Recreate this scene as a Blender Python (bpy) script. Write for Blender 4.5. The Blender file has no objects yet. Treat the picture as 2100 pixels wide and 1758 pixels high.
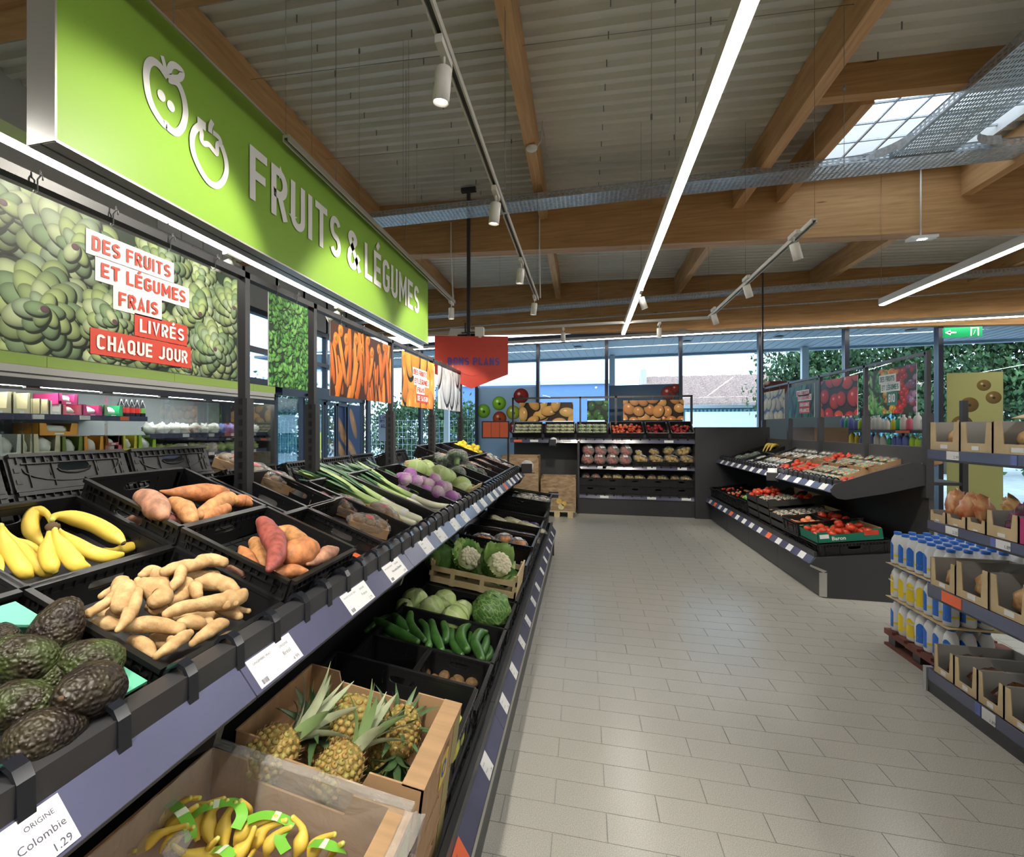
import bpy, bmesh, math, random
import numpy as np
from mathutils import Vector, Matrix, Euler, noise
PI = math.pi
random.seed(7)
SC = bpy.context.scene
COL = SC.collection
# ---------------------------------------------------------------- camera
CAMZ, FPX, PPX, HORY = 1.65, 1010.0, 950.0, 878.0
YAW = math.atan(245/1010)
cam_d = bpy.data.cameras.new('camera'); cam = bpy.data.objects.new('camera', cam_d); COL.objects.link(cam)
cam.location = (0, 0, CAMZ); cam.rotation_euler = (PI/2, 0, YAW)
cam_d.sensor_width = 36; cam_d.lens = FPX/2100*36
cam_d.shift_x = (1050-PPX)/2100; cam_d.shift_y = (HORY-879)/2100
cam_d.clip_start = .03; cam_d.clip_end = 300
SC.camera = cam
# ---------------------------------------------------------------- world: bright overcast sky
W = bpy.data.worlds.new('sky'); SC.world = W; W.use_nodes = True
wn = W.node_tree.nodes; wl = W.node_tree.links
wb = wn['Background']; wb.inputs[1].default_value = 4.2
tc = wn.new('ShaderNodeTexCoord'); mp = wn.new('ShaderNodeMapping'); mp.inputs['Scale'].default_value = (1, 1, 3)
nz = wn.new('ShaderNodeTexNoise'); nz.inputs['Scale'].default_value = 2.0; nz.inputs['Detail'].default_value = 4
rp = wn.new('ShaderNodeValToRGB'); rp.color_ramp.elements[0].color = (.82, .91, 1, 1); rp.color_ramp.elements[1].color = (.95, .98, 1, 1)
wl.new(tc.outputs['Generated'], mp.inputs[0]); wl.new(mp.outputs[0], nz.inputs[0]); wl.new(nz.outputs[0], rp.inputs[0]); wl.new(rp.outputs[0], wb.inputs[0])
SC.view_settings.view_transform = 'Standard'
try: SC.view_settings.look = 'None'
except Exception: pass
SC.view_settings.exposure = 0.0; SC.view_settings.gamma = 1; SC.view_settings.use_curve_mapping = False
SC.cycles.max_bounces = 7; SC.cycles.diffuse_bounces = 4; SC.cycles.glossy_bounces = 3
SC.cycles.transmission_bounces = 6; SC.cycles.transparent_max_bounces = 12
SC.cycles.caustics_reflective = False; SC.cycles.caustics_refractive = False
SC.cycles.sample_clamp_indirect = 4
LED_E = 44.0      # emission of the linear LED diffusers
SPOT_W = 70.0
# ---------------------------------------------------------------- pixel -> world helpers (authoring only)
_c, _s = math.cos(YAW), math.sin(YAW)
def ray(u, v):
    a = (u-PPX)/FPX; b = (HORY-v)/FPX
    return Vector((-_s+_c*a, _c+_s*a, b))
def onX(u, v, X): r = ray(u, v); return Vector((0, 0, CAMZ))+r*(X/r.x)
def onY(u, v, Y): r = ray(u, v); return Vector((0, 0, CAMZ))+r*(Y/r.y)
def onZ(u, v, Z): r = ray(u, v); return Vector((0, 0, CAMZ))+r*((Z-CAMZ)/r.z)
# ---------------------------------------------------------------- tagging
def tag(o, label, cat, group=None, kind=None):
    if label: o['label'] = label
    if cat: o['category'] = cat
    if group: o['group'] = group
    if kind: o['kind'] = kind
    return o
def empty(name, loc=(0, 0, 0), rot=(0, 0, 0), label=None, cat=None, group=None, mat=None):
    o = bpy.data.objects.new(name, None); COL.objects.link(o); o.empty_display_size = .05
    if mat is not None: o.matrix_world = mat
    else: o.location = loc; o.rotation_euler = rot
    return tag(o, label, cat, group)
def link(name, me, parent=None, loc=None, rot=None, scale=None, mat=None):
    o = bpy.data.objects.new(name, me); COL.objects.link(o)
    if parent is not None: o.parent = parent
    if mat is not None: o.matrix_basis = mat
    if loc is not None: o.location = loc
    if rot is not None: o.rotation_euler = rot
    if scale is not None: o.scale = (scale,)*3 if isinstance(scale, (int, float)) else scale
    return o
def copy_tree(o, parent=None):
    c = o.copy(); COL.objects.link(c); c.parent = parent
    for ch in o.children: copy_tree(ch, c)
    return c
def dup(o, loc=None, rot=None, label=None, group=None, mat=None, scale=None):
    c = copy_tree(o)
    if mat is not None: c.matrix_basis = mat
    if loc is not None: c.location = loc
    if rot is not None: c.rotation_euler = rot
    if scale is not None: c.scale = (scale,)*3 if isinstance(scale, (int, float)) else scale
    if label: c['label'] = label
    if group: c['group'] = group
    return c
def kill(o):
    for ch in list(o.children): kill(ch)
    bpy.data.objects.remove(o)
ORD = ['first', 'second', 'third', 'fourth', 'fifth', 'sixth', 'seventh', 'eighth', 'ninth', 'tenth', 'eleventh', 'twelfth', 'thirteenth', 'fourteenth', 'fifteenth', 'sixteenth',
 'seventeenth', 'eighteenth', 'nineteenth', 'twentieth', 'twenty-first', 'twenty-second', 'twenty-third', 'twenty-fourth', 'twenty-fifth', 'twenty-sixth', 'twenty-seventh', 'twenty-eighth']
# ---------------------------------------------------------------- mesh builder
class MB:
    def __init__(s): s.v = []; s.f = []; s.m = []; s.sm = []; s.mats = []; s.cur = 0; s.smooth = False
    def mat(s, m):
        if m not in s.mats: s.mats.append(m)
        s.cur = s.mats.index(m); return s
    def add(s, vs, fs, M=None, smooth=None):
        n = len(s.v)
        if M is not None: vs = [M @ Vector(v) for v in vs]
        s.v += [tuple(v) for v in vs]
        s.f += [tuple(i+n for i in f) for f in fs]
        s.m += [s.cur]*len(fs); s.sm += [s.smooth if smooth is None else smooth]*len(fs)
        return s
    def box(s, x0, x1, y0, y1, z0, z1, M=None):
        if x0 > x1: x0, x1 = x1, x0
        if y0 > y1: y0, y1 = y1, y0
        if z0 > z1: z0, z1 = z1, z0
        vs = [(x, y, z) for z in (z0, z1) for y in (y0, y1) for x in (x0, x1)]
        return s.add(vs, [(0, 2, 3, 1), (4, 5, 7, 6), (0, 1, 5, 4), (2, 6, 7, 3), (0, 4, 6, 2), (1, 3, 7, 5)], M, False)
    def bar(s, a, b, w, h, up=(0, 0, 1)):
        a = Vector(a); b = Vector(b); d = b-a; L = d.length
        if L < 1e-6: return s
        d.normalize(); up = Vector(up); x = d.cross(up)
        if x.length < 1e-4: x = d.cross(Vector((1, 0, 0)))
        x.normalize(); z = x.cross(d)
        M = Matrix((x, d, z)).transposed().to_4x4(); M.translation = a
        return s.box(-w/2, w/2, 0, L, -h/2, h/2, M)
    def prism(s, poly, axis, a, b, M=None):
        # poly: list of 2D points; extruded along axis 'x','y','z' from a to b
        n = len(poly)
        def P(p, t): return {'x': (t, p[0], p[1]), 'y': (p[0], t, p[1]), 'z': (p[0], p[1], t)}[axis]
        area = sum(poly[i][0]*poly[(i+1) % n][1]-poly[(i+1) % n][0]*poly[i][1] for i in range(n))
        flip = (area > 0) != (axis == 'y')
        vs = [P(p, a) for p in poly]+[P(p, b) for p in poly]
        fs = [tuple(range(n))[::-1] if flip else tuple(range(n)), tuple(range(n, 2*n)) if flip else tuple(range(n, 2*n))[::-1]]
        for i in range(n):
            j = (i+1) % n; q = (i, j, n+j, n+i); fs.append(q if flip else q[::-1])
        return s.add(vs, fs, M, False)
    def tube(s, pts, r, n=8, cap=True, closed=False):
        pts = [Vector(p) for p in pts]; N = len(pts); rr = r if isinstance(r, (list, tuple)) else [r]*N
        vs = []; prev = None
        for i, p in enumerate(pts):
            if closed: t = pts[(i+1) % N]-pts[i-1]
            else: t = pts[min(i+1, N-1)]-pts[max(i-1, 0)]
            if t.length < 1e-9: t = Vector((0, 0, 1))
            t.normalize()
            if prev is None:
                a = Vector((0, 0, 1)) if abs(t.z) < .9 else Vector((1, 0, 0)); x = t.cross(a).normalized()
            else:
                x = prev-t*prev.dot(t); x = x.normalized() if x.length > 1e-6 else t.orthogonal().normalized()
            prev = x; y = t.cross(x)
            for k in range(n):
                an = 2*PI*k/n; vs.append(p+(x*math.cos(an)+y*math.sin(an))*rr[i])
        fs = []
        for i in range(N if closed else N-1):
            a = i*n; b = ((i+1) % N)*n
            for k in range(n): k2 = (k+1) % n; fs.append((a+k, a+k2, b+k2, b+k))
        s.add(vs, fs, None, True)
        if cap and not closed:
            m = len(s.v)-len(vs)
            s.f.append(tuple(m+k for k in range(n))[::-1]); s.f.append(tuple(m+(N-1)*n+k for k in range(n))); s.m += [s.cur]*2; s.sm += [False]*2
        return s
    def lathe(s, prof, n=16, M=None, smooth=True):
        # prof: [(r,z)...]
        vs = []; fs = []
        for r, z in prof:
            for k in range(n): a = 2*PI*k/n; vs.append((r*math.cos(a), r*math.sin(a), z))
        for i in range(len(prof)-1):
            for k in range(n): k2 = (k+1) % n; fs.append((i*n+k, i*n+k2, (i+1)*n+k2, (i+1)*n+k))
        return s.add(vs, fs, M, smooth)
    def blob(s, c, r, n=12, m=8, noise_amp=0, seed=0, freq=2, R=None):
        # ellipsoid with noise; r 3-tuple
        r = (r,)*3 if isinstance(r, (int, float)) else r
        vs = []; sv = Vector((seed*3.7, seed*1.3, seed*.7))
        for i in range(m+1):
            th = PI*i/m
            for k in range(n):
                a = 2*PI*k/n; d = Vector((math.sin(th)*math.cos(a), math.sin(th)*math.sin(a), math.cos(th)))
                q = 1+(noise_amp*noise.noise(d*freq+sv) if noise_amp else 0)
                p = Vector((d.x*r[0]*q, d.y*r[1]*q, d.z*r[2]*q))
                if R is not None: p = R @ p
                vs.append(p+Vector(c))
        fs = []
        for i in range(m):
            for k in range(n):
                k2 = (k+1) % n; q = (i*n+k, (i+1)*n+k, (i+1)*n+k2, i*n+k2)
                if i == 0: q = (k, n+k, n+k2)
                elif i == m-1: q = (i*n+k, (i+1)*n+k, i*n+k2)
                fs.append(q)
        return s.add(vs, fs, None, True)
    def mesh(s, name='m', mat=None):
        me = bpy.data.meshes.new(name)
        me.from_pydata(s.v, [], s.f)
        ms = s.mats or ([mat] if mat else [])
        for m in ms: me.materials.append(m)
        if len(ms) > 1: me.polygons.foreach_set('material_index', s.m)
        me.polygons.foreach_set('use_smooth', s.sm)
        me.update(); return me
    def obj(s, name, m=None, parent=None, **k): return link(name, s.mesh(name, m), parent, **k)
def bx(name, mat, x0, x1, y0, y1, z0, z1, parent=None):
    return MB().box(x0, x1, y0, y1, z0, z1).obj(name, mat, parent)
def thing1(o, label, cat, group=None, kind=None): return tag(o, label, cat, group, kind)
def struct(o): o['kind'] = 'structure'; return o
# ---------------------------------------------------------------- materials
def nodes(name):
    m = bpy.data.materials.new(name); m.use_nodes = True
    return m, m.node_tree.nodes, m.node_tree.links, m.node_tree.nodes['Principled BSDF']
def mat(name, col, rough=.5, metal=0, spec=.5, noise_s=0, noise_a=.1, bump=0, bump_s=60, alpha=1, trans=0, emit=0, sss=0, col2=None, stretch=None, coat=0, ior=None, pos='Object', detail=4):
    m, N, L, b = nodes(name)
    c = tuple(col)+(1,)
    b.inputs['Base Color'].default_value = c; b.inputs['Roughness'].default_value = rough; b.inputs['Metallic'].default_value = metal
    b.inputs['Specular IOR Level'].default_value = spec; b.inputs['Alpha'].default_value = alpha
    b.inputs['Transmission Weight'].default_value = trans
    if ior: b.inputs['IOR'].default_value = ior
    if coat: b.inputs['Coat Weight'].default_value = coat; b.inputs['Coat Roughness'].default_value = .08
    if sss: b.inputs['Subsurface Weight'].default_value = sss; b.inputs['Subsurface Radius'].default_value = (.02, .01, .005); b.inputs['Subsurface Scale'].default_value = .5
    if emit: b.inputs['Emission Color'].default_value = c; b.inputs['Emission Strength'].default_value = emit
    if noise_s or bump:
        t = N.new('ShaderNodeTexCoord'); mp = N.new('ShaderNodeMapping'); L.new(t.outputs[pos], mp.inputs[0])
        if stretch: mp.inputs['Scale'].default_value = stretch
        if noise_s:
            nz = N.new('ShaderNodeTexNoise'); nz.inputs['Scale'].default_value = noise_s; nz.inputs['Detail'].default_value = detail; L.new(mp.outputs[0], nz.inputs[0])
            r = N.new('ShaderNodeValToRGB'); r.color_ramp.elements[0].position = .35; r.color_ramp.elements[1].position = .68
            r.color_ramp.elements[0].color = tuple(col2)+(1,) if col2 else tuple(max(0, x*(1-noise_a*2)) for x in col)+(1,)
            r.color_ramp.elements[1].color = c if col2 else tuple(min(1, x*(1+noise_a)) for x in col)+(1,)
            L.new(nz.outputs[0], r.inputs[0]); L.new(r.outputs[0], b.inputs['Base Color'])
            if emit: L.new(r.outputs[0], b.inputs['Emission Color'])
        if bump:
            n2 = N.new('ShaderNodeTexNoise'); n2.inputs['Scale'].default_value = bump_s; n2.inputs['Detail'].default_value = 3; L.new(mp.outputs[0], n2.inputs[0])
            bp = N.new('ShaderNodeBump'); bp.inputs['Strength'].default_value = bump; bp.inputs['Distance'].default_value = .004
            L.new(n2.outputs[0], bp.inputs['Height']); L.new(bp.outputs[0], b.inputs['Normal'])
    return m
def wood_mat(name, c1, c2, scale=6, stretch=(1, 1, 1), knots=True, rough=.6, stain=False):
    m, N, L, b = nodes(name); b.inputs['Roughness'].default_value = rough; b.inputs['Specular IOR Level'].default_value = .25
    t = N.new('ShaderNodeTexCoord'); mp = N.new('ShaderNodeMapping'); mp.inputs['Scale'].default_value = stretch; L.new(t.outputs['Object'], mp.inputs[0])
    nz = N.new('ShaderNodeTexNoise'); nz.inputs['Scale'].default_value = scale; nz.inputs['Detail'].default_value = 6; nz.inputs['Distortion'].default_value = .6; L.new(mp.outputs[0], nz.inputs[0])
    r = N.new('ShaderNodeValToRGB'); r.color_ramp.elements[0].position = .3; r.color_ramp.elements[1].position = .7
    r.color_ramp.elements[0].color = tuple(c1)+(1,); r.color_ramp.elements[1].color = tuple(c2)+(1,)
    L.new(nz.outputs[0], r.inputs[0]); out = r.outputs[0]
    if knots:
        mp2 = N.new('ShaderNodeMapping'); mp2.inputs['Scale'].default_value = tuple(x*.25+.75*(1 if x > .9 else .3) for x in stretch); L.new(t.outputs['Object'], mp2.inputs[0])
        v = N.new('ShaderNodeTexVoronoi'); v.inputs['Scale'].default_value = 3.2; L.new(mp2.outputs[0], v.inputs['Vector'])
        k = N.new('ShaderNodeValToRGB'); k.color_ramp.elements[0].position = .03; k.color_ramp.elements[0].color = (.28, .13, .05, 1); k.color_ramp.elements[1].position = .075; k.color_ramp.elements[1].color = (1, 1, 1, 1)
        L.new(v.outputs['Distance'], k.inputs[0]); mx = N.new('ShaderNodeMixRGB'); mx.blend_type = 'MULTIPLY'; mx.inputs[0].default_value = .8
        L.new(out, mx.inputs[1]); L.new(k.outputs[0], mx.inputs[2]); out = mx.outputs[0]
    L.new(out, b.inputs['Base Color']); return m
def glass_mat(name, tint, alpha_refl=.06, rough=0):
    # thin clear sheet: mostly see-through, with a glossy reflection by fresnel
    m = bpy.data.materials.new(name); m.use_nodes = True; N = m.node_tree.nodes; L = m.node_tree.links; N.clear()
    o = N.new('ShaderNodeOutputMaterial'); tr = N.new('ShaderNodeBsdfTransparent'); tr.inputs[0].default_value = tuple(tint)+(1,)
    g = N.new('ShaderNodeBsdfGlossy'); g.inputs[0].default_value = (1, 1, 1, 1); g.inputs['Roughness'].default_value = rough
    f = N.new('ShaderNodeFresnel'); f.inputs[0].default_value = 1.35
    ma = N.new('ShaderNodeMath'); ma.operation = 'MULTIPLY'; ma.inputs[1].default_value = alpha_refl*16; ma.use_clamp = True
    mx = N.new('ShaderNodeMixShader'); L.new(f.outputs[0], ma.inputs[0]); L.new(ma.outputs[0], mx.inputs[0]); L.new(tr.outputs[0], mx.inputs[1]); L.new(g.outputs[0], mx.inputs[2]); L.new(mx.outputs[0], o.inputs[0])
    return m
def film_mat(name, opacity=.35, rough=.12, bump=1.0):
    # crinkled clear plastic film
    m = bpy.data.materials.new(name); m.use_nodes = True; N = m.node_tree.nodes; L = m.node_tree.links; N.clear()
    o = N.new('ShaderNodeOutputMaterial'); tr = N.new('ShaderNodeBsdfTransparent'); tr.inputs[0].default_value = (.93, .93, .93, 1)
    b = N.new('ShaderNodeBsdfPrincipled'); b.inputs['Base Color'].default_value = (.8, .8, .78, 1); b.inputs['Roughness'].default_value = rough; b.inputs['Specular IOR Level'].default_value = .9
    t = N.new('ShaderNodeTexCoord'); n = N.new('ShaderNodeTexNoise'); n.inputs['Scale'].default_value = 16; n.inputs['Detail'].default_value = 3; n.inputs['Distortion'].default_value = 1.2; L.new(t.outputs['Object'], n.inputs[0])
    bp = N.new('ShaderNodeBump'); bp.inputs['Strength'].default_value = bump; bp.inputs['Distance'].default_value = .03; L.new(n.outputs[0], bp.inputs['Height']); L.new(bp.outputs[0], b.inputs['Normal'])
    lw = N.new('ShaderNodeLayerWeight'); lw.inputs[0].default_value = .35; L.new(bp.outputs[0], lw.inputs['Normal'])
    ma = N.new('ShaderNodeMath'); ma.operation = 'MULTIPLY_ADD'; ma.inputs[1].default_value = .38; ma.inputs[2].default_value = opacity*.22; ma.use_clamp = True; L.new(lw.outputs['Facing'], ma.inputs[0])
    mx = N.new('ShaderNodeMixShader'); L.new(ma.outputs[0], mx.inputs[0]); L.new(tr.outputs[0], mx.inputs[1]); L.new(b.outputs[0], mx.inputs[2]); L.new(mx.outputs[0], o.inputs[0])
    return m
# ================================================================ palette
M_floor = mat('floor_tile_grey', (.50, .485, .44), .24, spec=.45, noise_s=260, noise_a=.13, bump=.03, bump_s=90, pos='Object', detail=2)
M_grout = mat('grout', (.30, .295, .28), .8)
M_deck = mat('roof_deck_white', (.74, .73, .65), .42, spec=.4, noise_s=1.5, noise_a=.03)
M_glulam = wood_mat('glulam_cross', (.37, .195, .075), (.53, .31, .135), 5, (.35, 3, 6))
M_joist = wood_mat('glulam_joist', (.42, .235, .10), (.58, .35, .165), 5, (6, .35, 3))
M_dark = mat('shelf_anthracite', (.038, .038, .042), .38, spec=.45, bump=.02, bump_s=400)
M_dark2 = mat('shelf_anthracite_back', (.05, .048, .047), .5)
M_black = mat('crate_black', (.012, .012, .013), .32, spec=.5, bump=.05, bump_s=200)
M_blackgloss = mat('clip_black', (.012, .014, .02), .13, spec=.6)
M_strip = mat('price_strip_blue', (.085, .09, .16), .2, spec=.6, noise_s=3, noise_a=.05)
M_navy = mat('frame_navy', (.018, .024, .042), .35)
M_white = mat('white_paint', (.72, .71, .68), .4)
M_paper = mat('label_paper', (.80, .80, .80), .5)
M_ink = mat('label_ink', (.07, .07, .12), .6)
M_alu = mat('aluminium', (.62, .61, .58), .32, metal=.7)
M_galv = mat('galvanised', (.50, .54, .57), .38, metal=.75, noise_s=30, noise_a=.12)
M_steel = mat('steel_wire', (.22, .22, .22), .4, metal=.6)
M_led = mat('led_diffuser', (1.0, .965, .90), .4, emit=LED_E)
M_lamp = mat('spot_lens', (1, .95, .86), .4, emit=14)
M_hous = mat('lamp_white', (.72, .70, .65), .4)
M_wall = mat('wall_block_grey', (.40, .39, .37), .8, bump=.3, bump_s=30)
M_brickw = mat('brick_white', (.56, .555, .54), .75, bump=.3, bump_s=40)
M_green = mat('banner_green', (.225, .40, .050), .42, spec=.3)
M_bannertxt = mat('banner_white', (.80, .80, .78), .45)
M_red = mat('sign_red', (.46, .035, .016), .5)
M_purple = mat('sign_purple', (.06, .04, .24), .5)
M_orange = mat('label_orange', (.86, .16, .06), .5)
M_card = mat('cardboard', (.39, .24, .125), .75, noise_s=4, noise_a=.07, bump=.12, bump_s=300, stretch=(1, 9, 1))
M_cardin = mat('cardboard_edge', (.46, .34, .20), .85)
M_cardpale = mat('cardboard_pale', (.60, .46, .27), .7, noise_s=5, noise_a=.08)
M_cardgrey = mat('cardboard_grey', (.33, .325, .31), .75)
M_lime = mat('lime_band', (.50, .74, .16), .5)
M_glass = glass_mat('clear_glass', (.93, .97, .97), .035)
M_wglass = glass_mat('window_glass', (.72, .84, .93), .04)
M_poplar = wood_mat('poplar_wood', (.55, .41, .22), (.70, .57, .35), 9, (1, 1, 1), knots=False)
M_chrome = mat('chrome', (.8, .8, .8), .12, metal=1)
# ================================================================ floor: 45 x 15.8 cm tiles in running bond
TX, TY = .434, .158
J0x, J0y = .314, 2.196
fl = struct(bx('floor', M_grout, -5.4, 12, -6, 11.9, -.10, -.0045))
tl = MB().box(-TX/2+.0022, TX/2-.0022, -TY/2+.0018, TY/2-.0018, -.006, 0).mesh('tile', M_floor)
rest = MB().mat(M_floor)
cand = []
for j in range(-32, 62):
    for i in range(-14, 28):
        x = J0x+TX*(i+.5+(.5 if j % 2 else 0)); y = J0y+TY*(j+.5)
        if x < -5.3 or x > 11.5 or y < -3 or y > 11.6: continue
        d = _c*y-_s*x; u = 9999
        if d > .3: u = PPX+FPX*(_c*x+_s*y)/d; v = HORY+FPX*CAMZ/d
        vis = d > .3 and -60 < u < 2200 and v < 1900 and (-.45 < x < 2.4)
        cand.append((0 if vis else 1, d if d > 0 else 99, x, y))
cand.sort()
for k, (nv, d, x, y) in enumerate(cand):
    if k < 300 and nv == 0: link('tile', tl, fl, loc=(x, y, 0))
    elif nv == 0 or (y > 0 and x > -.7 and x < 4): rest.box(x-TX/2+.0022, x+TX/2-.0022, y-TY/2+.0018, y+TY/2-.0018, -.006, 0)
    else: rest.box(x-TX/2+.0022, x+TX/2-.0022, y-TY/2+.0018, y+TY/2-.0018, -.006, 0)
ro = rest.obj('floor_tiles', parent=fl); ro['kind'] = 'stuff'
# ================================================================ roof deck (trapezoidal sheet running across), slopes down to the +X side
def zroof(X): return 4.82-.042*X
def deck(mb, x0, x1, y0, y1):
    P = .155; prof = [(0, 0), (.055, 0), (.075, .045), (.135, .045)]
    pts = []; y0 = round(y0/P)*P; y1 = round(y1/P)*P; y = y0
    while y < y1-P/2:
        for a, b in prof: pts.append((y+a, b))
        y += P
    pts.append((y1, 0))
    vs = []
    for X in (x0, x1):
        for y, z in pts: vs.append((X, y, zroof(X)+z))
        for y, z in pts: vs.append((X, y, zroof(X)+.14))
    n = len(pts); fs = []
    for i in range(n-1): fs.append((i, i+1, 2*n+i+1, 2*n+i)); fs.append((n+i, 3*n+i, 3*n+i+1, n+i+1))
    mb.add(vs, fs, None, False)
SKX0, SKX1, SKY0, SKY1 = 2.45, 4.1, 4.96, 6.665
mb = MB()
deck(mb, -5.5, 12, -6.1, SKY0); deck(mb, -5.5, SKX0, SKY0, SKY1); deck(mb, SKX1, 12, SKY0, SKY1); deck(mb, -5.5, 12, SKY1, 12.2)
ce = struct(mb.obj('ceiling', M_deck))
# deck fasteners: small screws hanging through the sheet in rows
mb = MB(); rr = random.Random(3)
for X in (-2.2, -1.35, .2, .95, 2.35, 5.2):
    y = 1.0
    while y < 6.6:
        if not (SKX0-.1 < X < SKX1 and y > SKY0-.1): mb.box(X-.004, X+.004, y-.004, y+.004, zroof(X)-.05, zroof(X)+.02)
        y += .31
fo = mb.obj('screw_points', M_steel, ce); fo['kind'] = 'stuff'
# skylight
sk = struct(empty('skylight', (0, 0, 0)))
mb = MB(); zt = 4.72
for a in ((SKX0-.03, SKX0, SKY0, SKY1), (SKX1, SKX1+.03, SKY0, SKY1), (SKX0, SKX1, SKY0-.03, SKY0), (SKX0, SKX1, SKY1, SKY1+.03)):
    mb.box(a[0], a[1], a[2], a[3], 4.66, 5.2)
mb.obj('upstand', M_white, sk)
link('dome', MB().box(SKX0, SKX1, SKY0, SKY1, 5.14, 5.16).mesh('d', glass_mat('skylight_glass', (.9, .95, 1), .02)), sk)
for k in range(6):
    t = (k+.5)/6; x = SKX0+(SKX1-SKX0)*t; MB().bar((x, SKY0, zt), (x, SKY1, zt), .018, .018).obj('grid_bar', M_galv, sk)
for k in range(5):
    t = (k+.5)/5; y = SKY0+(SKY1-SKY0)*t; MB().bar((SKX0, y, zt+.018), (SKX1, y, zt+.018), .018, .018).obj('grid_bar', M_galv, sk)
# ================================================================ timber
def slopebeam(name, x0, x1, y0, y1, ztop, depth, m, yk=0):
    # beam running along X, following the roof fall; yk skews it in plan
    mb = MB()
    vs = [(x, y+yk*x, ztop(x)-d) for x in (x0, x1) for y in (y0, y1) for d in (depth, 0)]
    mb.add(vs, [(0, 1, 3, 2), (4, 6, 7, 5), (0, 4, 5, 1), (2, 3, 7, 6), (0, 2, 6, 4), (1, 5, 7, 3)], None, False)
    return mb.obj(name, m)
for lab, y0 in (('glued timber cross beam nearest the green banner, high above the crates', 2.28), ('deep glued timber cross beam below the skylight, behind the long cable tray', 6.8)):
    b = slopebeam('timber_beam', -5.4, 12, y0, y0+.2, zroof, .745, M_glulam); tag(b, lab, 'beam', 'cross beams')
b = slopebeam('timber_beam', -5.4, 12, 11.0, 11.18, lambda x: zroof(x)+.0, 1.09, M_glulam, -.082); tag(b, 'deep timber fascia beam running above the window wall', 'beam', 'cross beams')
jn = {-2.98: 'behind the green banner', -.52: 'over the spotlight track', 1.88: 'between the long lamp and the skylight', 4.25: 'past the skylight', 6.6: 'far side of the shop', 9.0: 'farthest from the banner'}
for X, w in jn.items():
    for (ya, yb, wh) in ((-6, 2.28, 'first bay'), (2.48, 6.8, 'bay before the deep beam'), (7.0, 11.0-.082*X, 'bay by the windows')):
        if X == 4.25 and ya == -6: pass
        b = MB().box(X-.055, X+.055, ya, yb, zroof(X)-.34, zroof(X)-.002).obj('timber_joist', M_joist)
        tag(b, 'timber roof joist %s, %s' % (w, wh), 'beam', 'roof joists')
b = slopebeam('timber_trimmer', 1.935, 4.195, 4.80, 4.91, zroof, .27, M_glulam); tag(b, 'timber trimmer framing the near side of the skylight', 'beam')
b = MB().box(2.32, 2.42, 4.91, 6.8, zroof(2.4)-.30, zroof(2.4)).obj('timber_trimmer', M_joist); tag(b, 'short timber trimmer along the side of the skylight', 'beam')
# ================================================================ walls
wlft = struct(bx('wall_left', M_wall, -5.6, -5.4, -6, 7.0, 0, 5.2))
bm_ = MB().box(0, .385, -.0, .012, 0, .175)
brk = MB().box(-.012, 0, 0, .385, 0, .175).mesh('brick', M_brickw)
nb = 0
for r in range(13):
    z = 2.55+r*.19
    for q in range(8):
        y = 5.1+q*.4+(.2 if r % 2 else 0)
        if y > 6.6 or z+.175 > 5.0: continue
        link('brick', brk, wlft, loc=(-5.388, y, z)); nb += 1
struct(bx('wall_right', M_wall, 12, 12.2, -6, 12, 0, 5.2)); struct(bx('wall_front', M_wall, -5.4, 12, -6.2, -6, 0, 5.2))
FK = -.082
def facY(x, off=0): return 11.2+FK*x+off
FD = Vector((1, FK, 0)).normalized(); FN = Vector((FK, -1, 0)).normalized()   # along the window wall, and towards the shop
def fac_box(mb, x0, x1, t0, t1, z0, z1):
    # box in facade coordinates; t = distance outwards from the wall line
    vs = []
    for z in (z0, z1):
        for t in (t0, t1):
            for x in (x0, x1): p = Vector((x, facY(x), 0))-FN*t; vs.append((p.x, p.y, z))
    mb.add(vs, [(0, 2, 3, 1), (4, 5, 7, 6), (0, 1, 5, 4), (2, 6, 7, 3), (0, 4, 6, 2), (1, 3, 7, 5)], None, False)
    return mb
wb_ = struct(fac_box(fac_box(MB(), -5.6, 12, -.02, .12, 3.55, 3.74), -5.6, 12, 0, .12, 0, .12).obj('wall_back', M_navy))
MUL = [-5.33, -3.88, -2.43, -.99, .505, 1.98, 3.43, 4.86, 6.27, 7.7, 9.1, 10.5, 11.9]
for i in range(len(MUL)-1):
    w = struct(empty('window_%d' % (i+1), (0, 0, 0)))
    a, b = MUL[i], MUL[i+1]
    fac_box(MB(), a-.035, a+.035, -.05, .1, .12, 3.55).obj('mullion', M_navy, w)
    fac_box(MB(), a+.035, b-.035, .03, .04, .12, 3.55).obj('pane', M_wglass, w)
# left glazed entrance wall, beyond the fridges
we = struct(empty('window_13', (0, 0, 0)))
ES = [7.0, 7.9, 8.8, 9.7, 10.6, 11.55]
for k, y in enumerate(ES): MB().box(-5.5, -5.4, y-.035, y+.035, 0, 4.9).obj('mullion', M_navy, we)
for z in (2.28, 2.95, 3.6): MB().box(-5.5, -5.38, 7.0, 11.6, z, z+(.22 if z < 2.5 else .08)).obj('transom', M_navy, we)
MB().box(-5.46, -5.45, 7.0, 11.55, .05, 4.9).obj('pane', M_wglass, we)
struct(bx('wall_end', M_wall, -5.5, -5.4, 7.0, 11.6, 3.7, 5.2))
dr = struct(empty('door_1', (0, 0, 0)))
for k, y in enumerate((8.9, 9.45, 10.0)):
    o = MB(); o.box(-5.34, -5.30, y, y+.04, .02, 2.2).box(-5.34, -5.30, y+.48, y+.52, .02, 2.2).box(-5.34, -5.30, y, y+.52, .02, .1).box(-5.34, -5.30, y, y+.52, 2.14, 2.2).obj('door_leaf', M_navy, dr)
MB().box(-5.36, -5.22, 7.8, 10.7, 2.24, 2.42).obj('door_header', M_navy, dr)
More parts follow.
